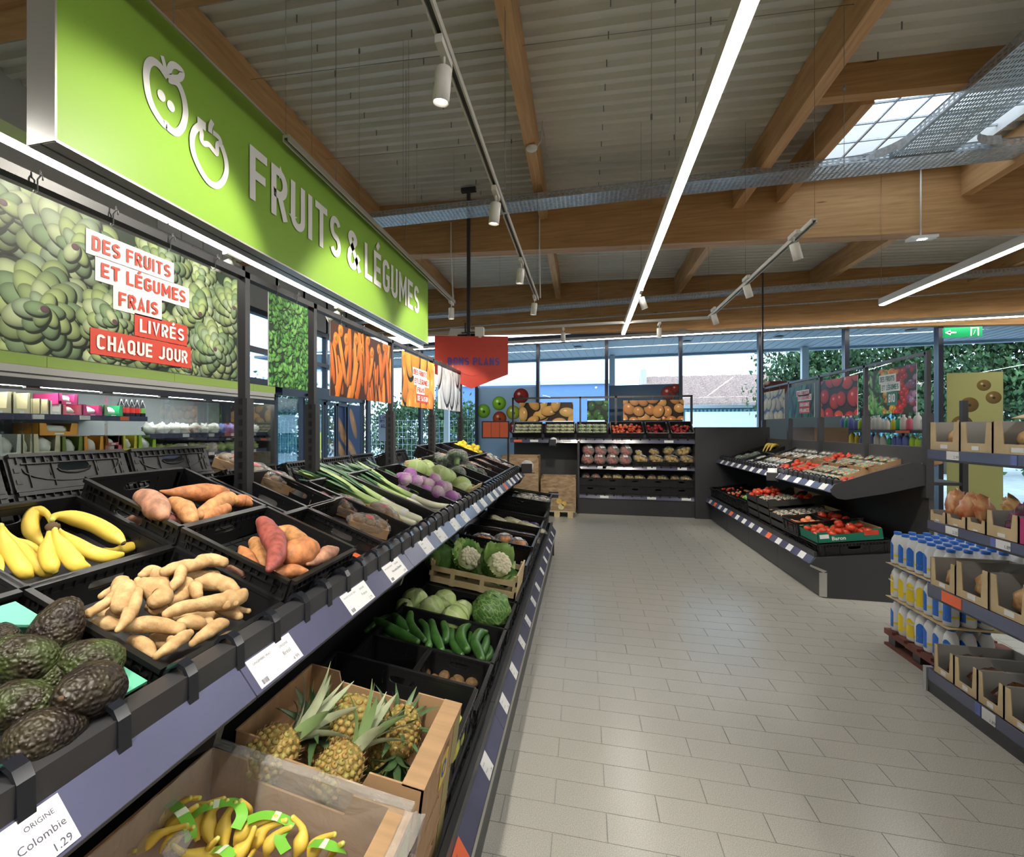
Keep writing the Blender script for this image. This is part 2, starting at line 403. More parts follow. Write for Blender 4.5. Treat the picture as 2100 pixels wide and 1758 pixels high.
MB().box(-5.24, -5.18, 8.6, 8.8, 2.27, 2.32).obj('door_sensor', M_blackgloss, dr)
# ================================================================ outside: canopy, ground, buildings, trees
M_soffit = mat('canopy_soffit', (.36, .44, .52), .5)
mb = MB().mat(M_soffit)
fac_box(mb, -9, 16, .15, 3.0, 3.62, 3.70)
x = -8.5
while x < 15.5: fac_box(mb, x, x+.02, .2, 2.95, 3.61, 3.62); x += .2
fac_box(mb, -9, 16, 2.95, 3.1, 3.56, 3.95)
o = mb.obj('canopy', M_soffit); tag(o, 'pale slatted canopy roof outside the window wall', 'canopy')
for k, x in enumerate((-4.2, .55, 5.0, 9.2)):
    o = fac_box(MB(), x-.07, x+.07, 2.7, 2.84, 0, 3.6).obj('canopy_post', M_white); tag(o, 'pale steel canopy post outside, %s seen along the window wall' % ORD[k], 'post', 'canopy posts')
for k, x in enumerate((-.2, 2.2, 4.0, 6.3)):
    p = Vector((x, facY(x), 3.62))-FN*1.0
    o = MB().lathe([(0, 0), (.09, 0), (.1, .01)], 16).obj('downlight', M_dark, loc=(p.x, p.y, 3.60)); tag(o, 'round downlight flush in the outside canopy, %s along it' % ORD[k], 'lamp', 'canopy downlights')
M_pave = mat('outside_paving', (.50, .50, .48), .8, noise_s=3, noise_a=.1)
struct(bx('ground_outside', M_pave, -40, 50, 11.95, 70, -.12, -.05))
struct(bx('ground_side', M_pave, -40, -5.65, -20, 11.95, -.12, -.05))
# tiled-roof house behind
M_brickwall = mat('house_wall', (.62, .55, .50), .85)
ho = empty('house', (0, 0, 0), label='old brick house with a long clay-tiled roof across the car park', cat='house')
MB().box(4.6, 26, 36, 44, -.1, 3.2).obj('wall', M_brickwall, ho)
M_clay = mat('clay_tiles', (.62, .43, .36), .8, noise_s=14, noise_a=.16)
mb = MB().mat(M_clay)
for r in range(26):
    y = 35.6+r*.16; z = 3.25+r*.088
    for q in range(70):
        x = 4.3+q*.32+(.17 if r % 2 else 0); mb.box(x+.01, x+.34, y, y+.2, z, z+.07+.02*((q*7+r*3) % 3))
mb.box(4.2, 26.5, 35.6, 44, 3.1, 3.26); mb.box(4.2, 26.5, 39.7, 40, 3.3, 5.5)
ro = mb.obj('roof', None, ho); ro['kind'] = 'stuff'
MB().box(4.2, 4.6, 38.6, 39.6, 4.6, 6.0).obj('chimney', M_brickwall, ho)
# turquoise shed with a banner
sh = empty('shed', (0, 0, 0), label='turquoise corrugated shed with a pale banner hung on it', cat='shed')
M_turq = mat('shed_turquoise', (.18, .42, .50), .6)
mb = MB().mat(M_turq)
for k in range(60): mb.box(5.2+k*.2, 5.3+k*.2, 29.9, 30, 0, 2.7)
mb.box(5.2, 17.2, 30, 33, -.1, 2.75); mb.obj('wall', None, sh)
MB().box(5.0, 17.4, 29.7, 33.2, 2.75, 2.92).obj('roof', M_galv, sh)
MB().box(5.6, 9.6, 29.82, 29.88, 1.3, 2.55).obj('banner_sheet', M_paper, sh)
# white delivery hall / blue building
hb = empty('warehouse', (0, 0, 0), label='low blue and white building seen behind the potato poster', cat='building')
M_bblue = mat('hall_blue', (.16, .27, .52), .6)
MB().box(-10, 1.7, 33, 38, -.1, 4.5).obj('wall', M_bblue, hb)
MB().box(-10.2, 1.9, 32.8, 38, 4.5, 4.75).obj('roof_edge', M_white, hb)
for k in range(5): MB().box(-8.5+k*2.2, -7.2+k*2.2, 32.9, 33.1, 1.0, 2.2).obj('window', M_paper, hb)
M_leafs = [mat('tree_leaf_%d' % k, c, .6, noise_s=2, noise_a=.2) for k, c in enumerate([(.035, .085, .03), (.055, .12, .04), (.10, .19, .06)])]
M_bark = mat('bark', (.12, .09, .06), .9)
def make_tree(name, lab, cx, cy, z0, rx, ry, rz, n, seed, group, size=.22, trunk=True, cat='tree'):
    R = random.Random(seed); t = empty(name, (cx, cy, 0), label=lab, cat=cat, group=group)
    if trunk:
        mb = MB().tube([(0, 0, -.1), (.05, 0, z0*.6), (0, .05, z0+rz)], [.18, .13, .05], 8)
        for q in range(5):
            a = q*1.3; mb.tube([(0, 0, z0*.8), (math.cos(a)*rx*.5, math.sin(a)*ry*.5, z0+rz*.8)], [.07, .02], 5)
        mb.obj('trunk', M_bark, t)
    for mi, m in enumerate(M_leafs):
        vs = []; fs = []
        for k in range(n//3):
            a = R.uniform(0, 2*PI); ph = math.acos(R.uniform(-1, 1)); rr_ = R.uniform(.55, 1.05)
            lump = 1+.25*math.sin(a*5+seed)+.2*math.sin(ph*7+mi)
            p = Vector((rx*rr_*lump*math.sin(ph)*math.cos(a), ry*rr_*math.sin(ph)*math.sin(a), z0+rz+rz*rr_*lump*math.cos(ph)))
            if p.z < .05: p.z = abs(p.z)+.05
            e = Euler((R.uniform(0, 6), R.uniform(0, 6), R.uniform(0, 6))).to_matrix(); s_ = size*R.uniform(.6, 1.3); b = len(vs)
            for q in ((-.5, 0, 0), (0, -.28, .08), (.5, 0, 0), (0, .28, .08)): vs.append(p+e @ (Vector(q)*s_))
            fs += [(b, b+1, b+2), (b, b+2, b+3)]
        o = MB().add(vs, fs, None, False).obj('foliage', m, t); o['kind'] = 'stuff'
    return t
for k, (cx, cy, z0, rx, rz, n) in enumerate([(10.0, 24, 1.5, 2.3, 2.0, 9000), (13.0, 22, 1.0, 2.6, 2.6, 10000), (16.6, 21, .5, 2.8, 3.2, 10000), (20.8, 22, .5, 2.8, 3.4, 7000)]):
    make_tree('leafy_tree', ['bushy tree outside, thin-leaved and next to the clay roof', 'second bushy tree outside, behind the tomato poster', 'third bushy tree outside, tall above the near shelf', 'fourth bushy tree outside, at the far edge of the windows'][k], cx, cy, z0, rx, 1.6, rz, n, 11+k, 'trees beyond the windows')
for k, (cx, cy, rx, ry, rz) in enumerate([(-14, 9.0, 2.0, 3.0, 2.0), (-14, 13.6, 2.0, 3.4, 2.2), (-13, 18.8, 3.4, 2.2, 1.9), (-7.2, 22.5, 3.4, 1.8, 1.7)]):
    make_tree('hedge', ['clipped hedge outside the entrance doors', 'hedge outside past the corner of the shop', 'loose hedge across the car park', 'hedge behind the egg-white poster'][k], cx, cy, -.2, rx, ry, rz, 9000, 31+k, 'hedges outside the entrance', .2, False, 'hedge')
# mesh fence
mb = MB()
for k in range(60): mb.bar((-11+k*.16, 15.6, 0), (-11+k*.16, 15.6, 1.9), .008, .008)
for k in range(10): mb.bar((-11, 15.6, .1+k*.2), (-1.5, 15.6, .1+k*.2), .008, .008)
o = mb.obj('wire_fence', M_galv); tag(o, 'welded wire fence standing outside in front of the hedges', 'fence')
# ================================================================ stroke font (flat-ended DIN-like capitals), unit cap height
def arc(cx, cy, rx, ry, a0, a1, n=12): return [(cx+rx*math.cos(math.radians(a0+(a1-a0)*i/n)), cy+ry*math.sin(math.radians(a0+(a1-a0)*i/n))) for i in range(n+1)]
GW = .52
def glyphs(w=GW, t=.16):
    h = 1-t/2; b = t/2; l = t/2; r = w-t/2; m = .5; cx = w/2; rx = (r-l)/2
    G = {}
    G['B'] = [[(l, b), (l, h), (cx, h)]+arc(cx, (h+m)/2, r-cx-.02, (h-m)/2, 90, -90)+[(l, m)], [(cx, m)]+arc(cx, (b+m)/2, r-cx, (m-b)/2, 90, -90)+[(l, b), (l, m)]]
    G['O'] = [arc(cx, 1-b-rx, rx, rx, 0, 180)+arc(cx, b+rx, rx, rx, 180, 360)+[(r, 1-b-rx)]]
    G['Q'] = G['O']+[[(cx, .24), (r+.06, .0)]]
    G['C'] = [arc(cx, 1-b-rx, rx, rx, 15, 180)+arc(cx, b+rx, rx, rx, 180, 345)]
    G['G'] = [arc(cx, 1-b-rx, rx, rx, 15, 180)+arc(cx, b+rx, rx, rx, 180, 360)+[(r, m-.02), (cx, m-.02)]]
    G['U'] = [[(l, 1), (l, b+rx)]+arc(cx, b+rx, rx, rx, 180, 360)+[(r, 1)]]
    G['J'] = [[(r, 1), (r, b+rx)]+arc(cx, b+rx, rx, rx, 0, -160)]
    G['S'] = [arc(cx, h-(h-m)/2, rx, (h-m)/2, 25, 270, 16)[:-1]+arc(cx, b+(m-b)/2, rx, (m-b)/2, 90, -155, 16)]
    G['N'] = [[(l, 0), (l, 1)], [(r, 0), (r, 1)], [(l, 1-b), (r, b)]]
    G['P'] = [[(l, 0), (l, h), (cx, h)]+arc(cx, (h+.46)/2, r-cx, (h-.46)/2, 90, -90)+[(l, .46)]]
    G['R'] = [[(l, 0), (l, h), (cx, h)]+arc(cx, (h+.46)/2, r-cx, (h-.46)/2, 90, -90)+[(l, .46)], [(cx, .46), (r+.01, 0)]]
    G['L'] = [[(l, 1), (l, b), (w-.04, b)]]
    G['E'] = [[(w-.03, h), (l, h), (l, b), (w-.03, b)], [(l, m), (w-.08, m)]]
    G['F'] = [[(w-.03, h), (l, h), (l, 0)], [(l, m), (w-.08, m)]]
    G['T'] = [[(0, h), (w, h)], [(cx, h), (cx, 0)]]
    G['H'] = [[(l, 0), (l, 1)], [(r, 0), (r, 1)], [(l, m), (r, m)]]
    G['D'] = [[(l, b), (l, h), (cx, h)]+arc(cx, h-rx, rx, rx, 90, 0)+arc(cx, b+rx, rx, rx, 0, -90)+[(l, b)]]
    G['A'] = [[(t*.45, 0), (cx, 1-.06), (w-t*.45, 0)], [(t, .25), (w-t, .25)]]
    G['V'] = [[(t*.45, 1), (cx, .06), (w-t*.45, 1)]]
    G['X'] = [[(l, 1), (r, 0)], [(l, 0), (r, 1)]]
    G['I'] = [[(t/2, 0), (t/2, 1)]]
    G['M'] = [[(l, 0), (l, 1)], [(w*1.3-t/2, 0), (w*1.3-t/2, 1)], [(l, 1-b), (w*.65, .32), (w*1.3-t/2, 1-b)]]
    G['&'] = [[(w+.06, b-.05), (.14, .72)]+arc(cx-.02, .80, .13, .13, 200, -20, 10)+[(.10, .42)]+arc(cx-.03, .255, rx-.02, .19, 150, 350, 12)+[(w+.02, .44)]]
    W = {k: w for k in G}; W['I'] = t; W['M'] = w*1.3; W['&'] = w+.04; W['L'] = w-.06; W['E'] = w-.03; W['F'] = w-.03
    return G, W
def stroke_text(s, h, mat_, t=.16, w=GW, gap=.12, thick=.002, space=.30):
    """returns MB with text in XZ plane, facing -Y, origin at lower left, and its width"""
    G, W = glyphs(w, t); mb = MB().mat(mat_); x = 0; cnt = [0]
    def ribbon(pts, ox):
        n = len(pts)
        P = [Vector((p[0]+ox, p[1])) for p in pts]; Lf = []; Rt = []
        closed = (P[0]-P[-1]).length < 1e-4 and n > 3
        for i in range(n):
            if closed: a = P[i-1] if i > 0 else P[-2]; b = P[i+1] if i < n-1 else P[1]
            else: a = P[i-1] if i > 0 else None; b = P[i+1] if i < n-1 else None
            d1 = (P[i]-a).normalized() if a is not None else None; d2 = (b-P[i]).normalized() if b is not None else None
            if d1 is None: d1 = d2
            if d2 is None: d2 = d1
            n1 = Vector((-d1.y, d1.x)); n2 = Vector((-d2.y, d2.x)); mm = n1+n2
            if mm.length < .05: mm = n1
            mm.normalize(); k = min(1/max(mm.dot(n1), .4), 2.0)
            Lf.append(P[i]+mm*k*t/2); Rt.append(P[i]-mm*k*t/2)
        cnt[0] += 1; tk = thick+.0005*(cnt[0] % 5); vs = [(q.x*h, -tk, q.y*h) for q in Lf]+[(q.x*h, -tk, q.y*h) for q in Rt]
        fs = [(i, n+i, n+i+1, i+1) for i in range(n-1)]
        mb.add(vs, fs, None, False)
    for ch in s:
        if ch == ' ': x += space; continue
        acc = ch in 'ÉÈ'; c = 'E' if acc else ch
        if c not in G: x += w+gap; continue
        for st in G[c]: ribbon(st, x)
        if acc: ribbon([(x*0+w*.38, 1.10), (w*.66, 1.30)], x)
        x += W[c]+gap
    return mb, (x-gap)*h
TXT_ROT = {'-Y': Matrix.Identity(4), '+X': Matrix.Rotation(PI/2, 4, 'Z'), '-X': Matrix.Rotation(-PI/2, 4, 'Z')}
def put_text(s, h, mat_, M, parent=None, name='lettering', width=None, **k):
    mb, w = stroke_text(s, h, mat_, **k)
    if width: M = M @ Matrix.Diagonal((width/w, 1, 1, 1))
    return mb.obj(name, None, parent, mat=M)
def small_text(s, size, mat_, M, parent=None, bold=0, align='LEFT', name='print'):
    cu = bpy.data.curves.new(name, 'FONT'); cu.body = s; cu.size = size; cu.offset = bold; cu.align_x = align; cu.resolution_u = 2
    o = bpy.data.objects.new(name, cu); COL.objects.link(o); cu.materials.append(mat_)
    bpy.context.view_layer.update(); me = bpy.data.meshes.new_from_object(o); bpy.data.objects.remove(o); o = link(name, me, parent, mat=M @ Matrix.Rotation(PI/2, 4, 'X')); return o
# ================================================================ printed pictures, painted into generated images
class Img:
    def __init__(s, w, h, bg=(.1, .1, .1), seed=1):
        s.w, s.h = w, h; s.a = np.zeros((h, w, 3)); s.a[:] = bg; s.R = np.random.RandomState(seed)
        s.N = s.fbm()
    def fbm(s):
        N = np.zeros((s.h, s.w))
        for o in range(5):
            n = 4*2**o; g = s.R.rand(n+2, n+2)
            yy = np.linspace(0, n, s.h); xx = np.linspace(0, n, s.w); iy = yy.astype(int); ix = xx.astype(int); fy = (yy-iy)[:, None]; fx = (xx-ix)[None]
            N += (g[iy][:, ix]*(1-fy)*(1-fx)+g[iy+1][:, ix]*fy*(1-fx)+g[iy][:, ix+1]*(1-fy)*fx+g[iy+1][:, ix+1]*fy*fx)/2**(o+1)
        return N
    def blob(s, cx, cy, rx, ry, ang, col, dark=.35, light=(-.4, -.5), spec=.25, power=2.0, rim=None, tex=.12, bend=0):
        R = max(rx, ry)*1.15+2; x0, x1 = int(max(0, cx-R)), int(min(s.w, cx+R)); y0, y1 = int(max(0, cy-R)), int(min(s.h, cy+R))
        if x1 <= x0 or y1 <= y0: return
        Y, X = np.mgrid[y0:y1, x0:x1]; dx = X-cx; dy = Y-cy; c, q = math.cos(ang), math.sin(ang)
        u = (dx*c+dy*q)/rx; v = (-dx*q+dy*c)/ry
        if bend: v = v-bend*(u*u-.4)
        d = (np.abs(u)**power+np.abs(v)**power)
        m = np.clip((1-d)*min(rx, ry)*.5, 0, 1)[..., None]
        z = np.sqrt(np.clip(1-d, 0, 1)); nx = u*c-v*q; ny = u*q+v*c
        lam = np.clip(-(nx*light[0]*-1+ny*light[1]*-1)*.55+z*.75+.12, 0, 1.3)
        sh = dark+(1-dark)*lam
        N = s.N[y0:y1, x0:x1]; sh = sh*(1-tex+2*tex*N)
        C = np.array(col)[None, None]*sh[..., None]
        if rim is not None: C = C*(1-np.clip(d*d*.9, 0, 1)[..., None])+np.array(rim)[None, None]*np.clip(d*d*.9, 0, 1)[..., None]*sh[..., None]
        hl = np.clip(1-((u+.28)**2+(v+.3)**2)/.06, 0, 1)[..., None]*spec
        C = C+hl
        s.a[y0:y1, x0:x1] = s.a[y0:y1, x0:x1]*(1-m)+C*m
    def shadow(s, cx, cy, rx, ry, ang, k=.55): s.blob(cx, cy, rx, ry, ang, (0, 0, 0), dark=0, spec=0)
    def rect(s, x0, y0, x1, y1, col): s.a[max(0, int(y0)):int(y1), max(0, int(x0)):int(x1)] = col
    def tex(s, name):
        im = bpy.data.images.new(name, s.w, s.h); px = np.ones((s.h, s.w, 4), dtype=np.float32); px[..., :3] = np.clip(s.a[::-1], 0, 1)**(1/1.7)
        im.pixels.foreach_set(px.ravel()); im.pack(); return im
def print_mat(name, img, rough=.4, emit=0, alpha=None):
    m, N, L, b = nodes(name); t = N.new('ShaderNodeTexImage'); t.image = img; t.extension = 'EXTEND'; L.new(t.outputs[0], b.inputs['Base Color'])
    b.inputs['Roughness'].default_value = rough; b.inputs['Specular IOR Level'].default_value = .25
    return m
def panel_mesh(w, h, mprint, mback, th=.005):
    """board in XZ plane facing -Y, lower-left at origin, with UVs on the front"""
    me = bpy.data.meshes.new('board'); vs = [(0, -th, 0), (w, -th, 0), (w, -th, h), (0, -th, h), (0, 0, 0), (w, 0, 0), (w, 0, h), (0, 0, h)]
    fs = [(0, 1, 2, 3), (5, 4, 7, 6), (0, 4, 5, 1), (3, 2, 6, 7), (0, 3, 7, 4), (1, 5, 6, 2)]
    me.from_pydata(vs, [], fs); me.materials.append(mprint); me.materials.append(mback)
    uv = me.uv_layers.new(name='u').data
    for i, q in enumerate([(0, 0), (1, 0), (1, 1), (0, 1)]): uv[i].uv = q
    for q in range(4, 8): uv[q].uv = [(1, 0), (0, 0), (0, 1), (1, 1)][q-4]
    for i, p in enumerate(me.polygons): p.material_index = 0 if i < 2 else 1
    return me
def heap(im, n, rx, ry, cols, seed, jit=.25, ang=None, dark=.3, spec=.3, power=2, rim=None, order='rand', dimple=None, bend=0, tex=.12):
    """fill the picture with overlapping produce: jittered rows"""
    R = random.Random(seed); pts = []
    nx = max(2, int(im.w/(rx*1.45))); ny = max(2, int(im.h/(ry*1.5)))
    for j in range(-1, ny+2):
        for i in range(-1, nx+2):
            pts.append(((i+.5*(j % 2)+R.uniform(-jit, jit))*im.w/nx, (j+R.uniform(-jit, jit))*im.h/ny))
    R.shuffle(pts)
    for (x, y) in pts:
        a = R.uniform(0, PI) if ang is None else ang+R.uniform(-.35, .35); k = R.uniform(.85, 1.15); c = R.choice(cols)
        im.blob(x+rx*.1, y+ry*.14, rx*k*1.07, ry*k*1.07, a, (.0, .0, .0), 0, spec=0)
        im.blob(x, y, rx*k, ry*k, a, c, dark, spec=spec, power=power, rim=rim, bend=bend, tex=tex)
        if dimple: im.blob(x+R.uniform(-.2, .2)*rx, y+R.uniform(-.2, .2)*ry, rx*.16, ry*.16, 0, dimple, .6, spec=0)
def artichoke(im, cx, cy, R0, rs, tilt):
    g = random.Random(rs)
    im.blob(cx+8, cy+8, R0*1.08, R0*1.08, 0, (0, .01, 0), 0, spec=0)
    for ring, (rr_, n, L_, Wd) in enumerate([(.78, 11, .42, .30), (.62, 10, .44, .30), (.46, 9, .42, .27), (.30, 8, .34, .22), (.16, 6, .26, .16)]):
        for k in range(n):
            a = 2*PI*k/n+ring*.35+tilt+g.uniform(-.08, .08); x = cx+math.cos(a)*R0*rr_; y = cy+math.sin(a)*R0*rr_
            col = random.Random(rs*31+ring*7+k).choice([(.40, .50, .26), (.50, .60, .30), (.32, .44, .26), (.58, .66, .42), (.44, .54, .38)])
            im.blob(x+R0*.03, y+R0*.035, R0*L_*1.04, R0*Wd*1.1, a, (.03, .06, .02), .4, spec=0)
            im.blob(x, y, R0*L_, R0*Wd, a, col, .42, spec=.10, rim=tuple(c*.55 for c in col), tex=.22)
            im.blob(x+math.cos(a)*-R0*L_*.75, y+math.sin(a)*-R0*L_*.75, R0*.05, R0*.04, a, (.42, .33, .12), .8, spec=0)
    im.blob(cx, cy, R0*.09, R0*.08, 0, (.20, .11, .14), .5, spec=0)
def pic_artichoke():
    im = Img(900, 452, (.03, .06, .03), 3)
    for q, (x, y, r) in enumerate([(20, 60, 120), (680, 70, 100), (520, 60, 110), (330, 420, 90), (640, 430, 90), (60, 430, 90), (850, 420, 120), (430, 350, 100), (205, 110, 135), (120, 320, 130), (330, 310, 105), (690, 200, 115), (540, 330, 90), (770, 330, 115), (880, 130, 110), (430, 150, 100)]):
        artichoke(im, x, y, r, q+5, q)
    return im
def pic_salad():
    im = Img(320, 410, (.02, .07, .02), 5); g = random.Random(2)
    for k in range(520):
        a = g.uniform(0, PI); x = g.uniform(0, 320); y = g.uniform(0, 410); q = g.uniform(.7, 1.2); c = g.choice([(.14, .42, .08), (.20, .52, .12), (.30, .62, .20), (.10, .33, .07), (.24, .50, .16)])
        im.blob(x+2, y+3, 22*q, 11*q, a, (0, .03, 0), .2, spec=0); im.blob(x, y, 21*q, 10*q, a, c, .45, spec=.12, rim=tuple(v*.6 for v in c)); im.blob(x, y, 20*q, .9, a, tuple(min(1, v*1.5) for v in c), .9, spec=0)
    return im
def pic_carrot():
    im = Img(560, 264, (.10, .03, .01), 7); g = random.Random(5)
    for k in range(46):
        x = g.uniform(-10, 570); y = g.uniform(30, 280); a = PI/2+g.uniform(-.35, .35); L_ = g.uniform(75, 130)
        im.blob(x+4, y+3, L_*1.02, 19, a, (.06, .015, 0), .2, spec=0); im.blob(x, y, L_, g.uniform(13, 18), a, g.choice([(.88, .30, .04), (.80, .24, .03), (.93, .38, .07)]), .38, spec=.12, power=2.6, tex=.15)
    for (x, y) in [(40, 55), (75, 20), (120, 45), (200, 30), (255, 60), (310, 15), (350, 60), (420, 35), (480, 15)]:
        im.blob(x, y, 20, 24, 0, (.90, .34, .05), .4); im.blob(x, y, 8, 10, 0, (.42, .28, .06), .6, spec=0)
    return im
def pic_heap(w, h, rx, ry, cols, seed, bg=(.06, .03, .01), **k):
    im = Img(w, h, bg, seed); heap(im, 0, rx, ry, cols, seed, **k); return im
def pic_bio():
    im = Img(420, 330, (.05, .06, .02), 9); g = random.Random(8)
    for k in range(150):
        x = g.uniform(0, 420); y = g.uniform(0, 330)
        if x < 130: im.blob(x, y, g.uniform(25, 60), 13, g.choice([.9, 1.1, -.7, 1.4]), g.choice([(.14, .42, .10), (.22, .52, .16), (.08, .28, .06), (.40, .58, .25)]), .35)
        elif x > 350: im.blob(x, y, 26, 22, g.uniform(0, 3), g.choice([(.30, .14, .26), (.45, .30, .42), (.55, .06, .05)]), .35)
        elif x > 260: im.blob(x, y, 24, 23, 0, g.choice([(.66, .05, .03), (.75, .10, .04), (.55, .03, .03)]), .35)
        else: im.blob(x, y, 26, 22, g.uniform(0, 3), g.choice([(.85, .50, .06), (.30, .50, .12), (.80, .32, .05), (.75, .58, .16)]), .35)
    return im
def apple(im, x, y, r, c, c2):
    im.blob(x, y, r, r, 0, c, .45, spec=.45, rim=c2, tex=.18); im.blob(x+2, y+3, r*.2, r*.2, 0, (.10, .08, .03), .5, spec=0)
POSTER = {}
# ================================================================ green hanging banner
XB = -1.5
by0, by1, bz0, bz1 = 1.12, 4.70, 2.492, 3.165
bn = empty('hanging_banner', (XB, by0, bz0), label='long lime-green hanging sign reading FRUITS & LÉGUMES with apple and tomato icons', cat='sign')
def wobj(mb, name, m, parent, **k):
    """mesh given in world coordinates, parented to an un-rotated thing"""
    o = mb.obj(name, m, parent, **k); o.location = -Vector(parent.location); return o
wobj(MB().box(XB-.10, XB-.002, by0+.004, by1-.004, bz0+.006, bz1), 'panel', M_green, bn)
wobj(MB().box(XB-.105, XB+.003, by0-.004, by0+.002, bz0-.002, bz1+.003), 'end_cap', M_alu, bn)
wobj(MB().box(XB-.105, XB-.06, by0, by1, bz0-.004, bz0+.004).box(XB-.05, XB+.003, by0, by1, bz0-.004, bz0+.004), 'bottom_rail', M_alu, bn)
wobj(MB().box(XB-.105, XB+.003, by0, by1, bz1, bz1+.01), 'top_rail', M_alu, bn)
RBC = [0]
def ribbonX(pts_px, X, wd, closed=False, parent=None, name='icon', ox=260, oy=90, s=.1763, m=None):
    P = []
    for (x, y) in pts_px: q = onX(ox+x*s, oy+y*s, X); P.append(Vector((q.y, q.z)))
    # smooth (Catmull)
    S = []; n = len(P); rng = range(n) if closed else range(n-1)
    for i in rng:
        p0 = P[(i-1) % n] if (closed or i > 0) else P[i]; p1 = P[i]; p2 = P[(i+1) % n]; p3 = P[(i+2) % n] if (closed or i+2 < n) else p2
        for q in range(5):
            t = q/5; S.append(.5*((2*p1)+(p2-p0)*t+(2*p0-5*p1+4*p2-p3)*t*t+(3*p1-p0-3*p2+p3)*t**3))
    if not closed: S.append(P[-1])
    L_ = []; R_ = []; k = len(S)
    for i in range(k):
        a = S[i-1] if (i > 0 or closed) else S[i]; b = S[(i+1) % k] if (i < k-1 or closed) else S[i]
        d = (b-a).normalized(); nn = Vector((-d.y, d.x)); L_.append(S[i]+nn*wd/2); R_.append(S[i]-nn*wd/2)
    RBC[0] += 1; e_ = X+.0015+.0005*(RBC[0] % 7)
    vs = [(e_, p.x, p.y) for p in L_]+[(e_, p.x, p.y) for p in R_]
    fs = [(i, (i+1) % k, k+(i+1) % k, k+i) for i in range(k if closed else k-1)]
    return wobj(MB().add(vs, fs, None, False), name, m or M_bannertxt, parent)
ribbonX([(470, 395), (435, 340), (390, 270), (335, 218), (285, 203), (243, 240), (222, 330), (225, 440), (250, 600), (300, 740), (370, 860), (430, 935), (456, 938), (490, 985), (550, 1027), (600, 1020), (650, 950), (678, 830), (675, 720), (650, 600), (612, 500), (570, 445), (525, 425), (496, 418), (480, 405)], XB, .027, False, bn, 'apple_icon')
ribbonX([(485, 335), (505, 262), (545, 248), (600, 280), (640, 335), (615, 395), (570, 402), (530, 392), (498, 372)], XB, .024, True, bn, 'apple_icon')
ribbonX([(402, 140), (425, 220), (450, 330), (470, 400)], XB, .017, False, bn, 'apple_icon')
for (x, y) in ((400, 603), (511, 725)):
    p = onX(260+x*.1763, 90+y*.1763, XB)
    wobj(MB().add([(XB+.0015, p.y+.018*math.cos(a*PI/10), p.z+.0195*math.sin(a*PI/10)) for a in range(20)], [tuple(range(20))], None, False), 'apple_icon', M_bannertxt, bn)
ribbonX([(840, 955), (800, 985), (770, 1030), (752, 1110), (760, 1230), (800, 1360), (870, 1500), (950, 1610), (1040, 1650), (1110, 1600), (1150, 1500), (1152, 1400), (1130, 1290), (1092, 1180)], XB, .026, False, bn, 'tomato_icon')
ribbonX([(812, 890), (860, 930), (910, 970)], XB, .034, False, bn, 'tomato_icon')
ribbonX([(988, 905), (962, 965), (960, 1035)], XB, .022, False, bn, 'tomato_icon')
ribbonX([(1000, 1030), (1070, 1095), (1088, 1165), (1050, 1170), (1045, 1275), (1000, 1230), (950, 1170), (895, 1160), (866, 1110), (868, 1040), (850, 965)], XB, .022, False, bn, 'tomato_icon')
for word, u0, u1, vt, vb in (('FRUITS', 510.7, 697.5, 294.6, 405.5), ('&', 711.7, 736, 0, 0), ('LÉGUMES', 747.0, 858.6, 0, 0)):
    a = onX(510.7, 405.5, XB); t = onX(510.7, 294.6, XB); y0 = onX(u0, 500, XB).y; y1 = onX(u1, 500, XB).y
    M = Matrix.Translation((XB+.001, y0, a.z)) @ TXT_ROT['+X']; M.translation -= Vector(bn.location)
    put_text(word, t.z-a.z, M_bannertxt, M, bn, width=y1-y0)
for y in (1.6, 2.9, 4.2): wobj(MB().tube([(XB-.05, y, bz1), (XB-.05, y, zroof(XB))], .002, 5), 'suspension_wire', M_steel, bn)
# ================================================================ linear LED lamps
def led(name, a, b, label, w=.06, h=.07, seg=1.45, wires=True, group='linear lamps'):
    a = Vector(a); b = Vector(b); t = empty(name, a, label=label, cat='lamp', group=group)
    d = (b-a); L_ = d.length; d.normalize(); up = Vector((0, 0, 1))
    wobj(MB().bar(a+up*h/2, b+up*h/2, w, h), 'housing', M_hous, t)
    n = max(1, round(L_/seg))
    for i in range(n):
        p = a+d*(L_*i/n+.008); q = a+d*(L_*(i+1)/n-.008)
        wobj(MB().bar(p-up*.006, q-up*.006, w*.74, .012), 'diffuser', M_led, t)
    if wires:
        mb = MB(); k = max(2, round(L_/2.4))
        for i in range(k+1):
            p = a+d*(L_*(i+.0)/k)
            if p.y > -1 and p.y < 11: wobj(MB().tube([p+up*h, Vector((p.x, p.y, zroof(p.x)))], .0016, 4), 'suspension_wire', M_steel, t)
    return t
led('linear_lamp', (.515, -2.5, 3.10), (.606, 7.96, 3.10), 'long bright linear lamp running down the ceiling above the aisle')
led('linear_lamp', (3.28, -2.5, 3.10), (3.414, 6.79, 3.10), 'linear lamp over the right-hand shelving, ending before the window wall')
XL3 = -2.1; y_end = onX(865, 706, XL3).y; z3 = 2.735
led('linear_lamp', (XL3, -2, z3), (XL3, y_end, z3), 'linear lamp hanging along the underside of the green banner', w=.05, h=.05)
A = Vector((-5.2, facY(-5.2, -.55), 3.50)); B = Vector((11.5, facY(11.5, -.55), 3.50))
led('linear_lamp', A, B, 'linear lamp in one line along the top of the window wall', h=.06, wires=False)
led('linear_lamp', (6.3, -4, 3.1), (6.3, 8.5, 3.1), 'linear lamp over the next aisle')  # out-of-view lamp row, added as fill light
led('linear_lamp', (9.2, -4, 3.1), (9.2, 8.5, 3.1), 'linear lamp farthest across the shop')  # another lamp out of view, added to fill the room
